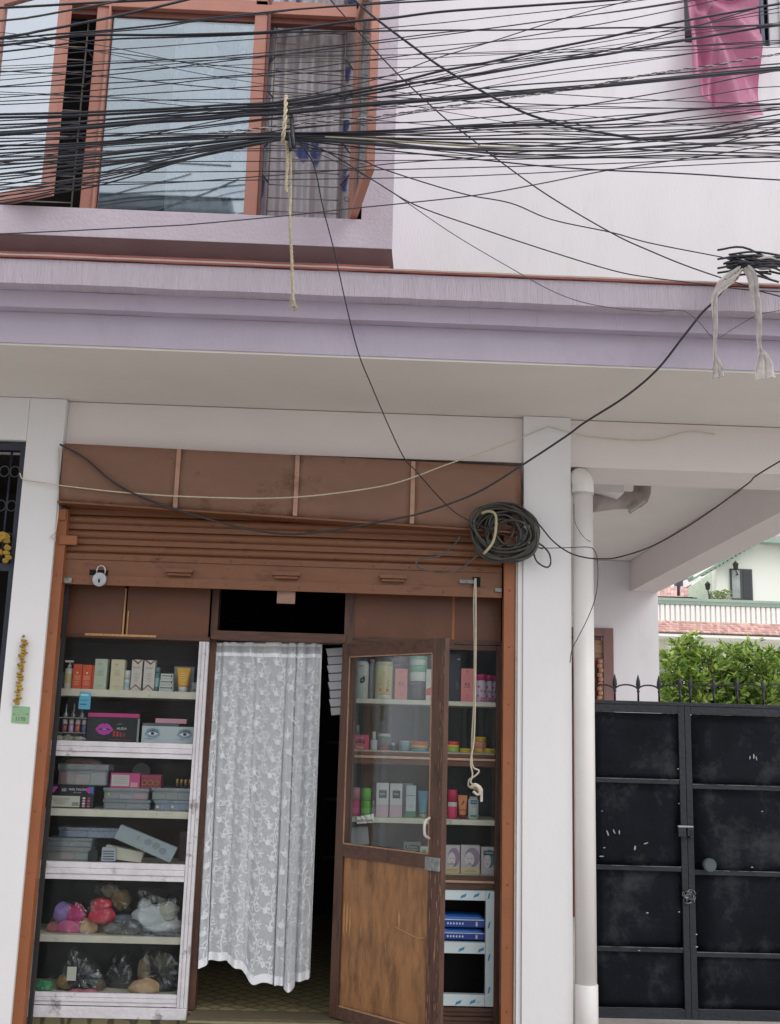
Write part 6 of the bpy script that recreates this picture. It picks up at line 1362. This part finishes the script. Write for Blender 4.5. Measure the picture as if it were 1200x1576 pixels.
jar('rainbow banded round jar with red lid behind the door glass', 631, 658, 1141, 'H', ((.32,(90,150,170)),(.6,(206,176,90)),(.72,(214,120,60)),(1,(206,66,60))))
bottle('white bottle fragment at the door stile on the second shelf', 659, 667, 1146, 'H', (176,180,196), (190,190,200), .3)
jar('red, yellow and green banded jar right of the door stile', 686, 706, 1141, 'H', ((.42,(150,178,90)),(.68,(214,186,80)),(1,(210,70,60))))
for (a, b, lb) in ((707,724,'flat yellow tray left of the pink jar'),(743,762,'flat yellow tray right of the pink jar')): jar(lb, a, b, 1152, 'H', ((.5,(196,166,40)),(1,(206,176,50))), name='tray', cat='tray', Y=YG0+.03)
jar('pink jar with a yellow lid on the second right shelf', 729, 748, 1134, 'H', ((.3,(206,170,70)),(.68,(206,130,120)),(1,(200,160,40))), Y=YG0+.03)
# third shelf
bottle('two tone pink bottle at the left of the third right shelf', 537, 553, 1212, 'J', (206,52,112), (206,130,150), .42, capw=.96, label_c=(214,80,136), lab=(.2,.5))
bottle('bright green bottle beside the two tone pink bottle', 554, 570, 1213, 'J', (60,176,50), (90,196,80), .42, capw=.94, label_c=(110,200,96), lab=(.2,.5))
bottle('slim grey bottle standing behind the bright green bottle', 571, 577, 1232, 'J', (130,134,136), (160,150,150), .4)
for i, (a, b, lb) in enumerate(((578,597,'left white and pink carton with a dark square'),(599,618,'right white and pink carton with a dark square'))):
    t, x0, x1, z0, z1, Y = carton(lb, a, b, 1205+i, 'J', (196,196,198)); decal(t, 'print_panel', (196,164,180), x0+.0005, x1-.0005, z0+.001, z0+.066, Y); decal(t, 'print_panel', (56,60,64), x0+.014, x1-.012, z0+.10, z0+.142, Y); text('REN', .016, ((x0+x1)/2, Y-.0018, z0+.121), col_((186,186,190)), t); lines(t, x0+.018, x1-.018, z1-.06, z1-.03, Y, (140,140,144), 3, i+2)
carton('grey carton edge behind the pale box on the third right shelf', 619, 634, 1206, 'J', (140,146,152), Y=YG0+.05)
t, x0, x1, z0, z1, Y = carton('pale grey box with a green foot on the third right shelf', 624, 639, 1209, 'J', (180,188,192)); decal(t, 'print_panel', (70,120,100), x0, x1, z0+.001, z0+.034, Y); decal(t, 'print_line', (90,96,104), x0+.004, x1-.004, z0+.115, z0+.118, Y); lines(t, x0+.014, x1-.014, z0+.05, z0+.07, Y, (130,136,142), 2, 6)
squeeze('blue squeeze tube on the third right shelf behind door glass', 642, 659, 1217, 'J', (72,130,156), (150,160,120), .16)
carton('thin yellow box edge at the door stile on the third shelf', 660, 665, 1216, 'J', (206,160,60))
t, xc, R_, z0, z1, Y = bottle('crimson and pink bottle right of the door stile', 688, 703, 1215, 'J', (214,60,104), (206,40,84), .42, capw=.96, label_c=(210,196,196), lab=(.72,.98))
t, xc, w_, z0, z1, Y = squeeze('orange squeeze tube with a dark red cap on the third right shelf', 704, 719, 1224, 'J', (220,136,84), (110,30,30), .16); decal(t, 'print_line', (90,30,30), xc-w_*.7, xc+w_*.7, z0+.045, z0+.049, Y-w_*.6); flat(t, 'printed_figure', (110,60,40), [(xc-.006,z0+.07),(xc+.008,z0+.09),(xc+.004,z0+.10),(xc-.008,z0+.078)], Y-w_*.6)
t, xc, R_, z0, z1, Y = bottle('white lotion bottle with a blue label at the right end', 720, 736, 1226, 'J', (196,204,204), (186,196,200), .06, sy=.6, capw=.8); decal(t, 'label', (40,96,160), xc-.018, xc+.018, z1-.04, z1-.018, Y-R_*.6-.001); text('DERMA', .009, (xc, Y-R_*.6-.003, z1-.029), col_((220,226,230)), t); lines(t, xc-.018, xc+.018, z0+.06, z0+.09, Y-R_*.6-.001, (110,120,124), 3, 4); decal(t, 'print_line', (60,130,110), xc-.018, xc+.018, z0+.012, z0+.022, Y-R_*.6-.001)
Yq = Ysf-.012
t = thing('price_note', 'crumpled white paper note with handwriting taped on the shelf edge', 'note', tuple(P(562,1262,Yq))); bm = new_bm(); r_ = random.Random(8); gq = [[bm.verts.new(P(549+ (575-549)*u/8, lerp(1257-3*u/8*1.6, 1268-2*u/8, v/2), Yq+r_.uniform(-.003,.003))) for u in range(9)] for v in range(3)]
for v in range(2):
    for u in range(8): bm.faces.new((gq[v][u], gq[v+1][u], gq[v+1][u+1], gq[v][u+1]))
obj('paper', bm, col_((196,200,196),.8), t); c = P(562,1263,Yq-.004); text('ACRYLONE', .0165, (c.x, c.y, c.z), col_((40,44,54)), t, 'handwriting', tilt=2)
# fourth shelf
def facebox(lb, a, b, y0, hairc, ink, brand=None):
    t, x0, x1, z0, z1, Y = carton(lb, a, b, y0, 'K', (196,186,192), D=.05); w_ = x1-x0; h = z1-z0; xc = (x0+x1)/2
    flat(t, 'printed_hair', hairc, ellip(xc+.1*w_, z0+h*.58, w_*.40, h*.34, 18), Y); flat(t, 'printed_face', (214,204,206), ellip(xc-.04*w_, z0+h*.50, w_*.25, h*.26, 16), Y, 2)
    for s_ in (-1, 1): decal(t, 'printed_eye', ink, xc-.04*w_+s_*w_*.10-w_*.045, xc-.04*w_+s_*w_*.10+w_*.045, z0+h*.53, z0+h*.55, Y, 3)
    decal(t, 'printed_mouth', (150,80,96), xc-.09*w_, xc+.02*w_, z0+h*.37, z0+h*.395, Y, 3); return t, x0, x1, z0, z1, Y
for i, (a, b, lb) in enumerate(((684,707,'left hair colour box with a woman on it in the fourth right shelf'),(708.5,738,'middle hair colour box with curling lilac hair print'))):
    t, x0, x1, z0, z1, Y = facebox(lb, a, b, 1301, (150,128,150), (90,76,96)); decal(t, 'print_panel', (214,196,140), x0+.002, x1-.002, z0+.004, z0+.032, Y); text('color', .02, (lerp(x0,x1,.5), Y-.003, z0+.05), col_((96,84,110)), t); lines(t, x0+.01, x1-.01, z0+.010, z0+.026, Y, (120,110,90), 2, i+2, 2)
t, x0, x1, z0, z1, Y = facebox('white hair colour box with teal hair print at the right end', 740, 761, 1304, (64,128,140), (40,60,66)); decal(t, 'print_panel', (40,64,70), x0+.012, x1-.002, z1-.042, z1-.018, Y, 2); text('STREAX', .0145, ((x0+x1)/2+.005, Y-.0026, z1-.030), col_((206,214,214)), t)
slab('tilted sheet of grey and cream packaging behind the lower door glass', [(533,1300),(568,1300),(566,1272),(536,1274)], YG0+.0, .03, (170,176,184), 'packaging', 'packaging')
t, x0, x1, z0, z1, Y = carton('grey box with dark lettering low behind the door glass', 620, 646, 1296, 'K', (120,128,128), Y=YG0+.05); decal(t, 'print_panel', (60,66,68), x0+.01, x1-.01, z1-.035, z1-.015, Y); text('Dream', .02, ((x0+x1)/2, Y-.0018, z1-.025), col_((180,186,186)), t)
t, x0, x1, z0, z1, Y = carton('small white box right of the grey lettered box', 646, 664, 1303, 'K', (186,190,180)); decal(t, 'print_panel', (120,140,110), x0+.01, x0+.03, z1-.03, z1-.015, Y)
carton('low teal box between packaging and grey box', 600, 622, 1306, 'K', (96,120,124), Y=YG0+.08)
# blue packets in the wrapped frame
zbar = zr_(1451)+.0005; Yk = Yc+.045+.005
zprev = zbar
for i in range(2):
    bm = new_bm(); x0, x1 = X_(676,1435,Yk), X_(746,1435,Yk); h = .062 if i == 0 else .072; nu, nv = 20, 10; 
    t = thing('blue_packet', ('lower','upper')[i]+' of two blue plastic wrapped packets lying in the wrapped frame', 'packet', ((x0+x1)/2, Yk+.06, zprev))
    def prof(a): c, s_ = math.cos(a), math.sin(a); return (abs(c)**.5*(1 if c > 0 else -1), abs(s_)**.6*(1 if s_ > 0 else -1))
    rings = []
    for u in range(nu+1):
        x = lerp(x0, x1, u/nu); k2 = min(1, .55+min(u, nu-u)*.2); ring = []
        for v in range(16):
            c, s_ = prof(v/16*2*math.pi); ring.append(bm.verts.new((x, Yk+.08+.08*c, zprev+h/2+h/2*s_*k2+.003*noise.noise(Vector((x*25, c*3, i*4)))*s_)))
        rings.append(ring)
    for u in range(nu):
        for v in range(16): bm.faces.new((rings[u][v], rings[u+1][v], rings[u+1][(v+1)%16], rings[u][(v+1)%16])).smooth = True
    bm.faces.new(rings[0]); bm.faces.new(rings[-1]); fixn(bm); obj('wrapper', bm, col_((40,104,186),.25), t)
    decal(t, 'print_band', (206,220,232), x0+.01, x1-.004, zprev+h*.60, zprev+h*.66, Yk-.002, r=.3); decal(t, 'print_band', (30,66,150), x0+.01, x1-.004, zprev+h*.12, zprev+h*.58, Yk-.001, r=.3)
    for q in range(6): flat(t, 'print_dot', (196,210,232), ellip(x0+.045+q*.016, zprev+h*.36, .005, .006, 8), Yk-.002)
    flat(t, 'printed_spot', (206,90,130), ellip(x0+.03, zprev+h*.82, .012, .006, 10), Yk+.010); decal(t, 'print_panel', (206,216,230), x1-.05, x1-.04, zprev+h*.2, zprev+h*.5, Yk-.002); zprev += h
# floor inside the low cabinet
box('cabinet_floor', BACKB, CR, dxl+.016, xbb, Yc+.05, Yc+.31, zr_(1552), zr_(1549))

# ------------------------------------------------------------------ cables
def ext(pts):
    """a span leaves the photo at either side: carry it on to the next poles in its own direction"""
    pts = list(pts)
    if pts[0][0] <= 3: a, b = pts[0], pts[1]; s = (b[1]-a[1])/(b[0]-a[0]); pts.insert(0, (a[0]-330, a[1]-330*s*.8))
    if pts[-1][0] >= 1197: a, b = pts[-1], pts[-2]; s = (b[1]-a[1])/(b[0]-a[0]); pts.append((a[0]+330, a[1]+330*s*.8))
    return pts
kr = random.Random(17)
def wire(pts, r, label, group=None, Y=YT, m=CABLE, jit=.16, name='overhead_cable', Ys=None):
    pts = ext(pts); a, b = kr.uniform(-jit, jit), kr.uniform(-jit, jit); out = []
    for i, (px, py) in enumerate(pts):
        if Ys: y = interp(Ys, px)
        else:
            d = min(1, abs(px-440)/420); y = Y+(a if px < 440 else b)*d+kr.uniform(-.004,.004)
        out.append(P(px, py, y))
    return cable(name, out, r, m, label, 'cable', group, n=7, sides=6)
px_m = 3.15/1700
G1 = 'thin cables crossing above the rope tie'
G2 = 'cables fanning out to the left of the rope tie'
G3 = 'cables fanning out to the right of the rope tie'
U1 = '%s from the top of six thin cables between window head and rope tie'
U2 = 'black cable fanning out from the rope tie down to the left'
U3 = 'black cable in the dense strand leaving the rope tie to the right'
W = [
 ([(0,12),(60,9),(130,5),(300,-3)], 3.2, 'thick cable running off the top edge at the far left', None),
 ([(0,32),(50,26),(100,17),(180,2),(215,-8)], 2.6, 'second cable from the top left corner, climbing steeply off the top', None),
 ([(0,58),(60,48),(140,33),(200,20),(240,11),(310,-6)], 3.2, 'thick cable rising steeply across the left casement to the top', None),
 ([(0,60),(80,53),(160,47),(240,39),(300,31),(390,21),(460,14),(560,7),(680,0),(760,-5)], 2.4, 'thick cable rising across the head rail of the upper window', None),
 ([(0,65),(60,60),(128,52),(240,43),(300,33),(400,22),(480,12),(600,2),(700,-8)], 1.6, 'thinner cable running just under the thick one over the window head', None),
 ([(0,70),(120,55),(240,54),(300,53),(400,50),(460,44),(540,33),(600,28),(680,18),(795,10),(930,1),(1000,-5)], 3.2, 'thick cable over the window that rises right to the top edge', None),
 ([(0,80),(112,66),(180,60),(240,58),(340,55),(460,49),(560,48),(680,46.5),(795,46),(930,43),(1065,42),(1200,38)], 2.2, 'nearly level cable high over the window and white wall', None),
 ([(0,94),(112,81),(240,72),(340,64),(450,56),(560,46),(680,35),(770,25),(930,8),(1010,-3)], 1.2, U1 % 'first', G1),
 ([(0,111),(120,101),(240,93),(340,87),(450,77),(560,65),(680,50),(750,44),(885,26),(980,14),(1065,1),(1120,-8)], 1.4, U1 % 'second', G1),
 ([(0,133),(140,118),(240,107),(380,90),(460,81),(540,71),(680,54),(795,38),(930,20),(1010,8),(1080,-4)], 1.4, U1 % 'third', G1),
 ([(0,134),(140,129),(240,124),(380,115),(460,107),(540,96),(680,78),(772,62),(930,36),(1042,14),(1120,-4)], 1.4, U1 % 'fourth', G1),
 ([(0,150),(120,141),(240,131),(340,120),(420,116),(560,106),(680,102),(780,93),(930,78),(1065,42),(1200,12)], 1.3, U1 % 'fifth', G1),
 ([(0,156),(120,150),(240,143),(380,134),(460,128),(560,121),(640,112),(760,98),(900,86),(1042,72),(1200,62)], 1.3, U1 % 'sixth', G1),
 ([(0,161),(120,156),(250,154),(440,150),(520,135),(600,116),(667,91),(750,66),(862,30),(964,2),(1000,-8)], 1.3, 'cable leaving the top of the rope tie and rising steeply right', None),
 ([(0,176),(120,173),(240,168),(340,162),(440,156),(560,136),(620,124),(680,109),(750,96),(840,76),(930,58),(1042,34),(1155,14),(1200,6)], 3.0, 'heavy cable rising from the tie to the top right corner', None),
 ([(0,181),(120,178),(240,172),(440,160),(560,141),(660,124),(772,108),(862,93),(930,84),(1042,64),(1155,45),(1200,38)], 3.2, 'heavy cable just below the one that ends in the top right corner', None),
 ([(0,186),(140,178),(300,168),(440,163),(560,145),(660,129),(770,110),(860,94),(950,74),(1065,42),(1200,4)], 1.6, 'slim cable twining round the two heavy cables right of the tie', None),
 ([(0,198),(100,190),(180,182),(240,177),(320,170),(440,166),(560,152),(680,142),(795,131),(930,122),(1065,110),(1200,98)], 1.9, 'steady cable a hand above the thickest cable on the white wall', None),
 ([(0,207),(60,202),(140,196),(240,187),(300,184),(380,177),(440,174),(560,162),(680,153),(772,146),(930,132),(1042,121),(1200,107)], 4.6, 'thickest black cable of all, crossing the pink cloth', None),
 ([(0,203),(60,199),(140,192),(240,184),(300,180),(380,174),(440,171),(560,159),(680,150),(772,142),(930,129),(1042,118),(1200,103)], 2.4, 'cable lashed along the top of the thickest cable', None),
 ([(0,213),(80,212),(240,208),(380,207),(460,196),(560,190),(660,187),(817,174),(930,157),(1065,134),(1200,108)], 1.5, U3, G3),
 ([(0,224),(100,222),(240,213),(340,209),(440,205),(520,204),(620,200),(680,196),(820,191),(930,186),(1065,169),(1200,160)], 2.8, U3, G3),
 ([(0,236),(120,227),(240,218),(340,213),(440,208),(520,206),(600,204),(660,201),(800,194),(930,192),(1065,184),(1200,168)], 2.0, U3, G3),
 ([(0,242),(120,238),(240,226),(340,216),(440,210),(560,208),(660,206),(780,198),(930,196),(1100,189),(1200,184)], 1.6, U3, G3),
 ([(0,248),(100,241),(240,228),(380,212),(440,211),(560,212),(660,214),(800,214),(930,214),(1065,212),(1200,203)], 3.0, U3, G3),
 ([(0,260),(120,248),(240,236),(340,222),(440,212),(560,214),(660,218),(760,222),(930,228),(1065,233),(1200,236)], 2.0, U3, G3),
 ([(0,268),(80,258),(160,250),(240,240),(300,231),(360,221),(440,212),(520,217),(620,224),(720,230),(830,232),(930,231),(1065,222),(1200,219)], 2.8, U3, G3),
 ([(0,277),(100,262),(200,248),(300,233),(380,219),(440,213),(520,218),(640,228),(740,234),(860,240),(930,242),(1065,238),(1200,243)], 1.8, U3, G3),
 ([(0,292),(100,278),(160,269),(240,252),(280,245),(340,231),(420,216),(440,214),(560,222),(660,229),(800,226),(930,216),(1065,206),(1200,186)], 2.2, U3, G3),
 ([(0,302),(100,288),(180,272),(240,256),(340,232),(420,217),(440,214),(600,218),(700,222),(800,219),(930,222),(1065,214),(1200,210)], 1.6, U3, G3),
 ([(0,314),(80,298),(140,288),(200,272),(280,248),(340,234),(400,222),(440,215),(600,232),(700,242),(770,249),(840,256),(930,262),(1065,268),(1200,277)], 1.9, 'cable sagging lowest right of the tie, ending under the pink cloth', None),
 ([(0,272),(110,262),(200,250),(300,236),(400,218),(440,212)], 1.6, U2, G2),
 ([(0,285),(90,270),(180,262),(300,236),(380,221),(440,213)], 2.0, U2, G2),
 ([(0,297),(90,284),(190,266),(300,240),(390,221),(440,214)], 1.5, U2, G2),
 ([(0,309),(90,292),(200,268),(300,243),(390,223),(440,215)], 1.5, U2, G2),
 ([(0,230),(100,225),(240,216),(380,208),(440,207)], 2.0, U2, G2),
 ([(0,254),(100,246),(240,230),(380,214),(440,210)], 2.2, U2, G2),
 ([(0,218),(120,212),(260,200),(380,186),(440,180)], 2.0, U2, G2),
 ([(0,192),(120,187),(260,178),(380,171),(440,168)], 2.2, U2, G2),
 ([(0,251),(220,249),(460,248),(720,246),(930,243),(1200,238)], 1.2, 'straight thin level cable just below the bundle, higher one of three', None),
 ([(0,267),(240,265),(460,263),(600,261),(720,258),(930,252),(1065,246),(1200,240)], 1.3, 'straight thin level cable below the bundle, middle one of three', None),
 ([(0,281),(240,280),(340,278),(460,276),(600,274),(720,271),(930,261),(1200,248)], 1.2, 'straight thin level cable below the bundle, lowest one of three', None),
 ([(0,288),(220,283),(300,279),(380,273),(460,267),(520,262),(600,252),(720,243),(795,235),(930,225),(1000,215),(1200,190)], 1.3, 'thin cable rising gently right from under the tie across the wall', None),
 ([(0,360),(250,348),(310,344),(440,332),(540,321),(620,313),(735,300),(840,281),(942,261),(1097,238),(1200,222)], 1.5, 'slack lone cable crossing low over the window sill', None),
 ([(540,-6),(552,6),(580,30),(640,75),(680,104),(750,145),(806,173),(851,188),(885,198),(930,205),(1000,214),(1090,209),(1155,198),(1200,186)], 3.0, 'thick cable slanting down right from the top of the window', None),
 ([(505,-4),(540,36),(606,108),(680,178),(727,215),(761,242),(842,300),(942,359),(1000,386),(1067,413),(1158,443),(1200,456)], 1.8, 'long slim cable slanting from above the window down to the ledge', None),
 ([(440,216),(480,228),(560,248),(580,257),(650,280),(720,300),(787,313),(849,338),(942,358),(1000,374),(1112,396)], 1.6, 'cable running from the tie to the cable bundle on the ledge', None),
 ([(448,216),(500,232),(580,281),(640,316),(735,350),(840,385),(942,416),(1000,427),(1080,437),(1140,445),(1200,449)], 1.6, 'cable dropping from the tie along the red line of the ledge', None),
 ([(444,217),(520,250),(580,281),(628,313),(700,362),(790,415),(850,448),(900,466),(960,476),(1010,479),(1050,478),(1075,495),(1100,520),(1130,505),(1165,485),(1200,478)], 1.1, 'thin grey cable looping over the rag at the right of the ledge', None),
 ([(440,208),(560,204),(660,196),(760,190),(860,186),(950,178),(1065,170),(1200,152)], 1.4, U3, G3),
 ([(440,210),(560,216),(660,226),(780,238),(900,236),(1000,232),(1100,222),(1200,196)], 1.6, U3, G3),
 ([(440,213),(560,218),(680,233),(800,243),(930,240),(1065,229),(1200,205)], 1.4, U3, G3),
 ([(440,200),(560,187),(660,171),(795,164),(930,160),(1065,150),(1155,136),(1200,133)], 1.2, U3, G3),
 ([(440,206),(560,202),(700,196),(840,184),(930,196),(1065,180),(1200,165)], 1.2, U3, G3),
 ([(440,209),(560,206),(700,210),(840,206),(950,208),(1080,199),(1200,176)], 1.8, U3, G3),
]
LEDG = {'cable running from the tie to the cable bundle on the ledge', 'cable dropping from the tie along the red line of the ledge', 'long slim cable slanting from above the window down to the ledge', 'thin grey cable looping over the rag at the right of the ledge'}
G4 = 'hair thin cables threading between the thicker ones'
xr = random.Random(31)
for i in range(20):
    yl = xr.choice((60,110,150,200,230,262,290))+xr.uniform(-14,14); yr_ = xr.choice((30,75,120,165,190,215,235))+xr.uniform(-14,14); pull = xr.random(); ym = (yl+yr_)/2*(1-pull)+(212 if yl > 175 else 165)*pull
    if yl < 140: ym = (yl*.55+yr_*.45)+xr.uniform(-4,8)
    W.append(([(0,yl),(150,yl*.7+ym*.3-2),(300,yl*.3+ym*.7),(440,ym),(620,ym*.75+yr_*.25+2),(800,ym*.45+yr_*.55+3),(1000,yr_*.8+ym*.2+3),(1200,yr_)], xr.uniform(.8,1.3), 'hair thin cable threading between the thicker overhead cables', G4))
for pts, r, lb, g_ in W:
    if lb in LEDG: wire(pts, r*px_m*.92, lb, g_, Ys=[(0,YT),(450,YT),(1100,Yf3-.20),(1600,Yf3-.2)], m=CABLE if 'grey' not in lb else CABLEG)
    else: wire(pts, r*px_m*.92, lb, g_, m=CABLE if kr.random() > .15 else mat('sun_bleached_cable', (.035,.038,.045), .5, var=.3, vs=10))
# pale twisted pair
def pair(pts, label, c):
    sp = smoothpts([P(a, b, YT-.02) for a, b in ext(pts)], 10); bm = new_bm(); L = 0; d = []
    N = 420; cum = [0]
    for a, b in zip(sp, sp[1:]): cum.append(cum[-1]+(b-a).length)
    k = 0
    for i in range(N+1):
        s = cum[-1]*i/N
        while k < len(sp)-2 and cum[k+1] < s: k += 1
        d.append(sp[k].lerp(sp[k+1], (s-cum[k])/max(1e-9, cum[k+1]-cum[k])))
    for q, mi in ((0,0),(math.pi,1)): tube(bm, [p+Vector((0, math.cos(i*.75+q)*.0032, math.sin(i*.75+q)*.0032)) for i, p in enumerate(d)], .0024, 5, mi=mi)
    return obj('twisted_cable', bm, [mat('pale_grey_wire', c, .5), CABLE], None, label, 'cable', loc=tuple(d[0]))
pair([(320,205),(400,198),(440,193),(560,182),(660,168),(772,152),(862,140),(930,128),(997,115),(1110,99),(1200,83)], 'pale and black twisted pair running just under the heavy cable', (.42,.40,.38))
wire([(500,211),(560,214),(620,218),(680,222),(730,225),(800,228)], 2.2*px_m, 'dull yellowish length of cable within the strand right of the tie', m=mat('yellowish_cable', (.30,.27,.18), .6, var=.3, vs=20))
# single runs near the shop
wire([(458,216),(470,232),(484,258),(497,320),(515,390),(535,480),(552,545),(570,590),(600,660),(622,705),(640,725),(690,780),(725,803),(770,822),(800,832),(835,845)], 1.7*px_m, 'thin cable falling from the tie in front of the shutter to the coil', Ys=[(0,YT),(458,YT),(535,-1.2),(600,-.7),(700,-.2),(770,-.1),(900,-.1)])
wire([(92,684),(130,705),(165,735),(200,757),(250,778),(300,793),(370,812),(440,822),(500,818),(560,808),(600,800),(640,792),(690,776),(740,755),(800,718),(870,672),(900,650),(960,612),(1010,570),(1050,520),(1080,482),(1100,462),(1135,418)], 3.0*px_m, 'weathered cable drooping across the shutter and up to the ledge bundle', Ys=[(0,-.05),(92,-.05),(440,-.12),(740,-.25),(900,-.55),(1010,-.95),(1060,-1.12),(1135,Yf3-.2)], m=mat('weathered_black_cable', (.03,.03,.034), .5, var=.3, vs=12, spot=(.4,.38,.34), spot_s=5, spot_t=.64, spot_w=.03))
wire([(92,684),(120,697),(150,722),(200,757),(240,775),(280,787)], 3.4*px_m, 'brown painted length of cable along the left of the shutter cover', m=mat('brown_painted_cable', srgb(126,96,84), .6), Ys=[(0,-.042),(1200,-.06)], jit=0)
wire([(30,728),(36,738),(60,742),(100,748),(180,757),(260,763),(340,766),(400,767),(470,764),(560,753),(620,740),(690,714),(760,690),(830,662),(845,657),(870,664),(910,672),(970,677),(1010,676),(1060,664),(1100,668)], 2.0*px_m, 'cream cord sagging from the left grille across the shutter cover', Ys=[(0,.0),(60,-.03),(400,-.10),(690,-.08),(830,-.02),(880,-.02),(900,.03),(1200,.03)], m=CORD)
wire([(785,776),(810,790),(830,808),(850,832),(875,850),(900,858),(925,860),(950,858),(1000,842),(1050,815),(1100,782),(1150,745),(1200,710)], 2.3*px_m, 'cable leaving the coil, dipping past the pipe and rising to the right edge', Ys=[(0,-.1),(785,-.1),(925,-.18),(1200,-.5),(1700,-1.2)])
wire([(795,836),(830,843),(870,843),(905,842),(915,848),(919,862),(920,890),(916,920),(905,950),(890,980),(880,1000),(877,1020)], 1.3*px_m, 'thin cable hooking over the drain pipe and hanging down beside it', Ys=[(0,-.08),(860,-.08),(900,-.1),(1200,-.1)], jit=0)
wire([(883,775),(884,800),(890,815),(900,828),(910,834)], .7*px_m, 'hair thin wire on the face of the drain pipe', Ys=[(0,-.045),(1200,-.045)])
wire([(85,832),(78,826),(84,820),(88,800),(90,770),(90,730),(90,690)], 2.0*px_m, 'cream wire end curling beside the left guide rail', Ys=[(0,-.012),(1200,-.012)], m=CORD, jit=0)

# ------------------------------------------------------------------ the house across the street, mirrored in the upper panes
OH = thing('opposite_house', 'grey three storey house across the street, mirrored in the upper window', 'house', (-6.5, -16, 0))
OW = mat('opposite_wall', (.72,.76,.78), .8, var=.06, vs=.7, bump=.1)
box('wall', OW, OH, -11, -2.95, -19, -15, -.05, 11.0)
box('roof_slab', mat('dark_roof_slab', (.26,.30,.32), .8, var=.2), OH, -11.4, -2.6, -19.2, -14.6, 11.05, 11.3)
for iz in range(3):
    for ix in range(3):
        x = -10+ix*2.6; z = 1.2+iz*3.1
        f = box('window', mat('opposite_frame', (.5,.5,.48), .6), OH, x, x+1.4, -15.0, -14.93, z, z+1.4); box('pane', DGL, f, x+.08, x+1.32, -14.92, -14.90, z+.08, z+1.32)
box('parapet', OW, OH, -2.949, 3.2, -19, -15.4, -.05, 9.4)
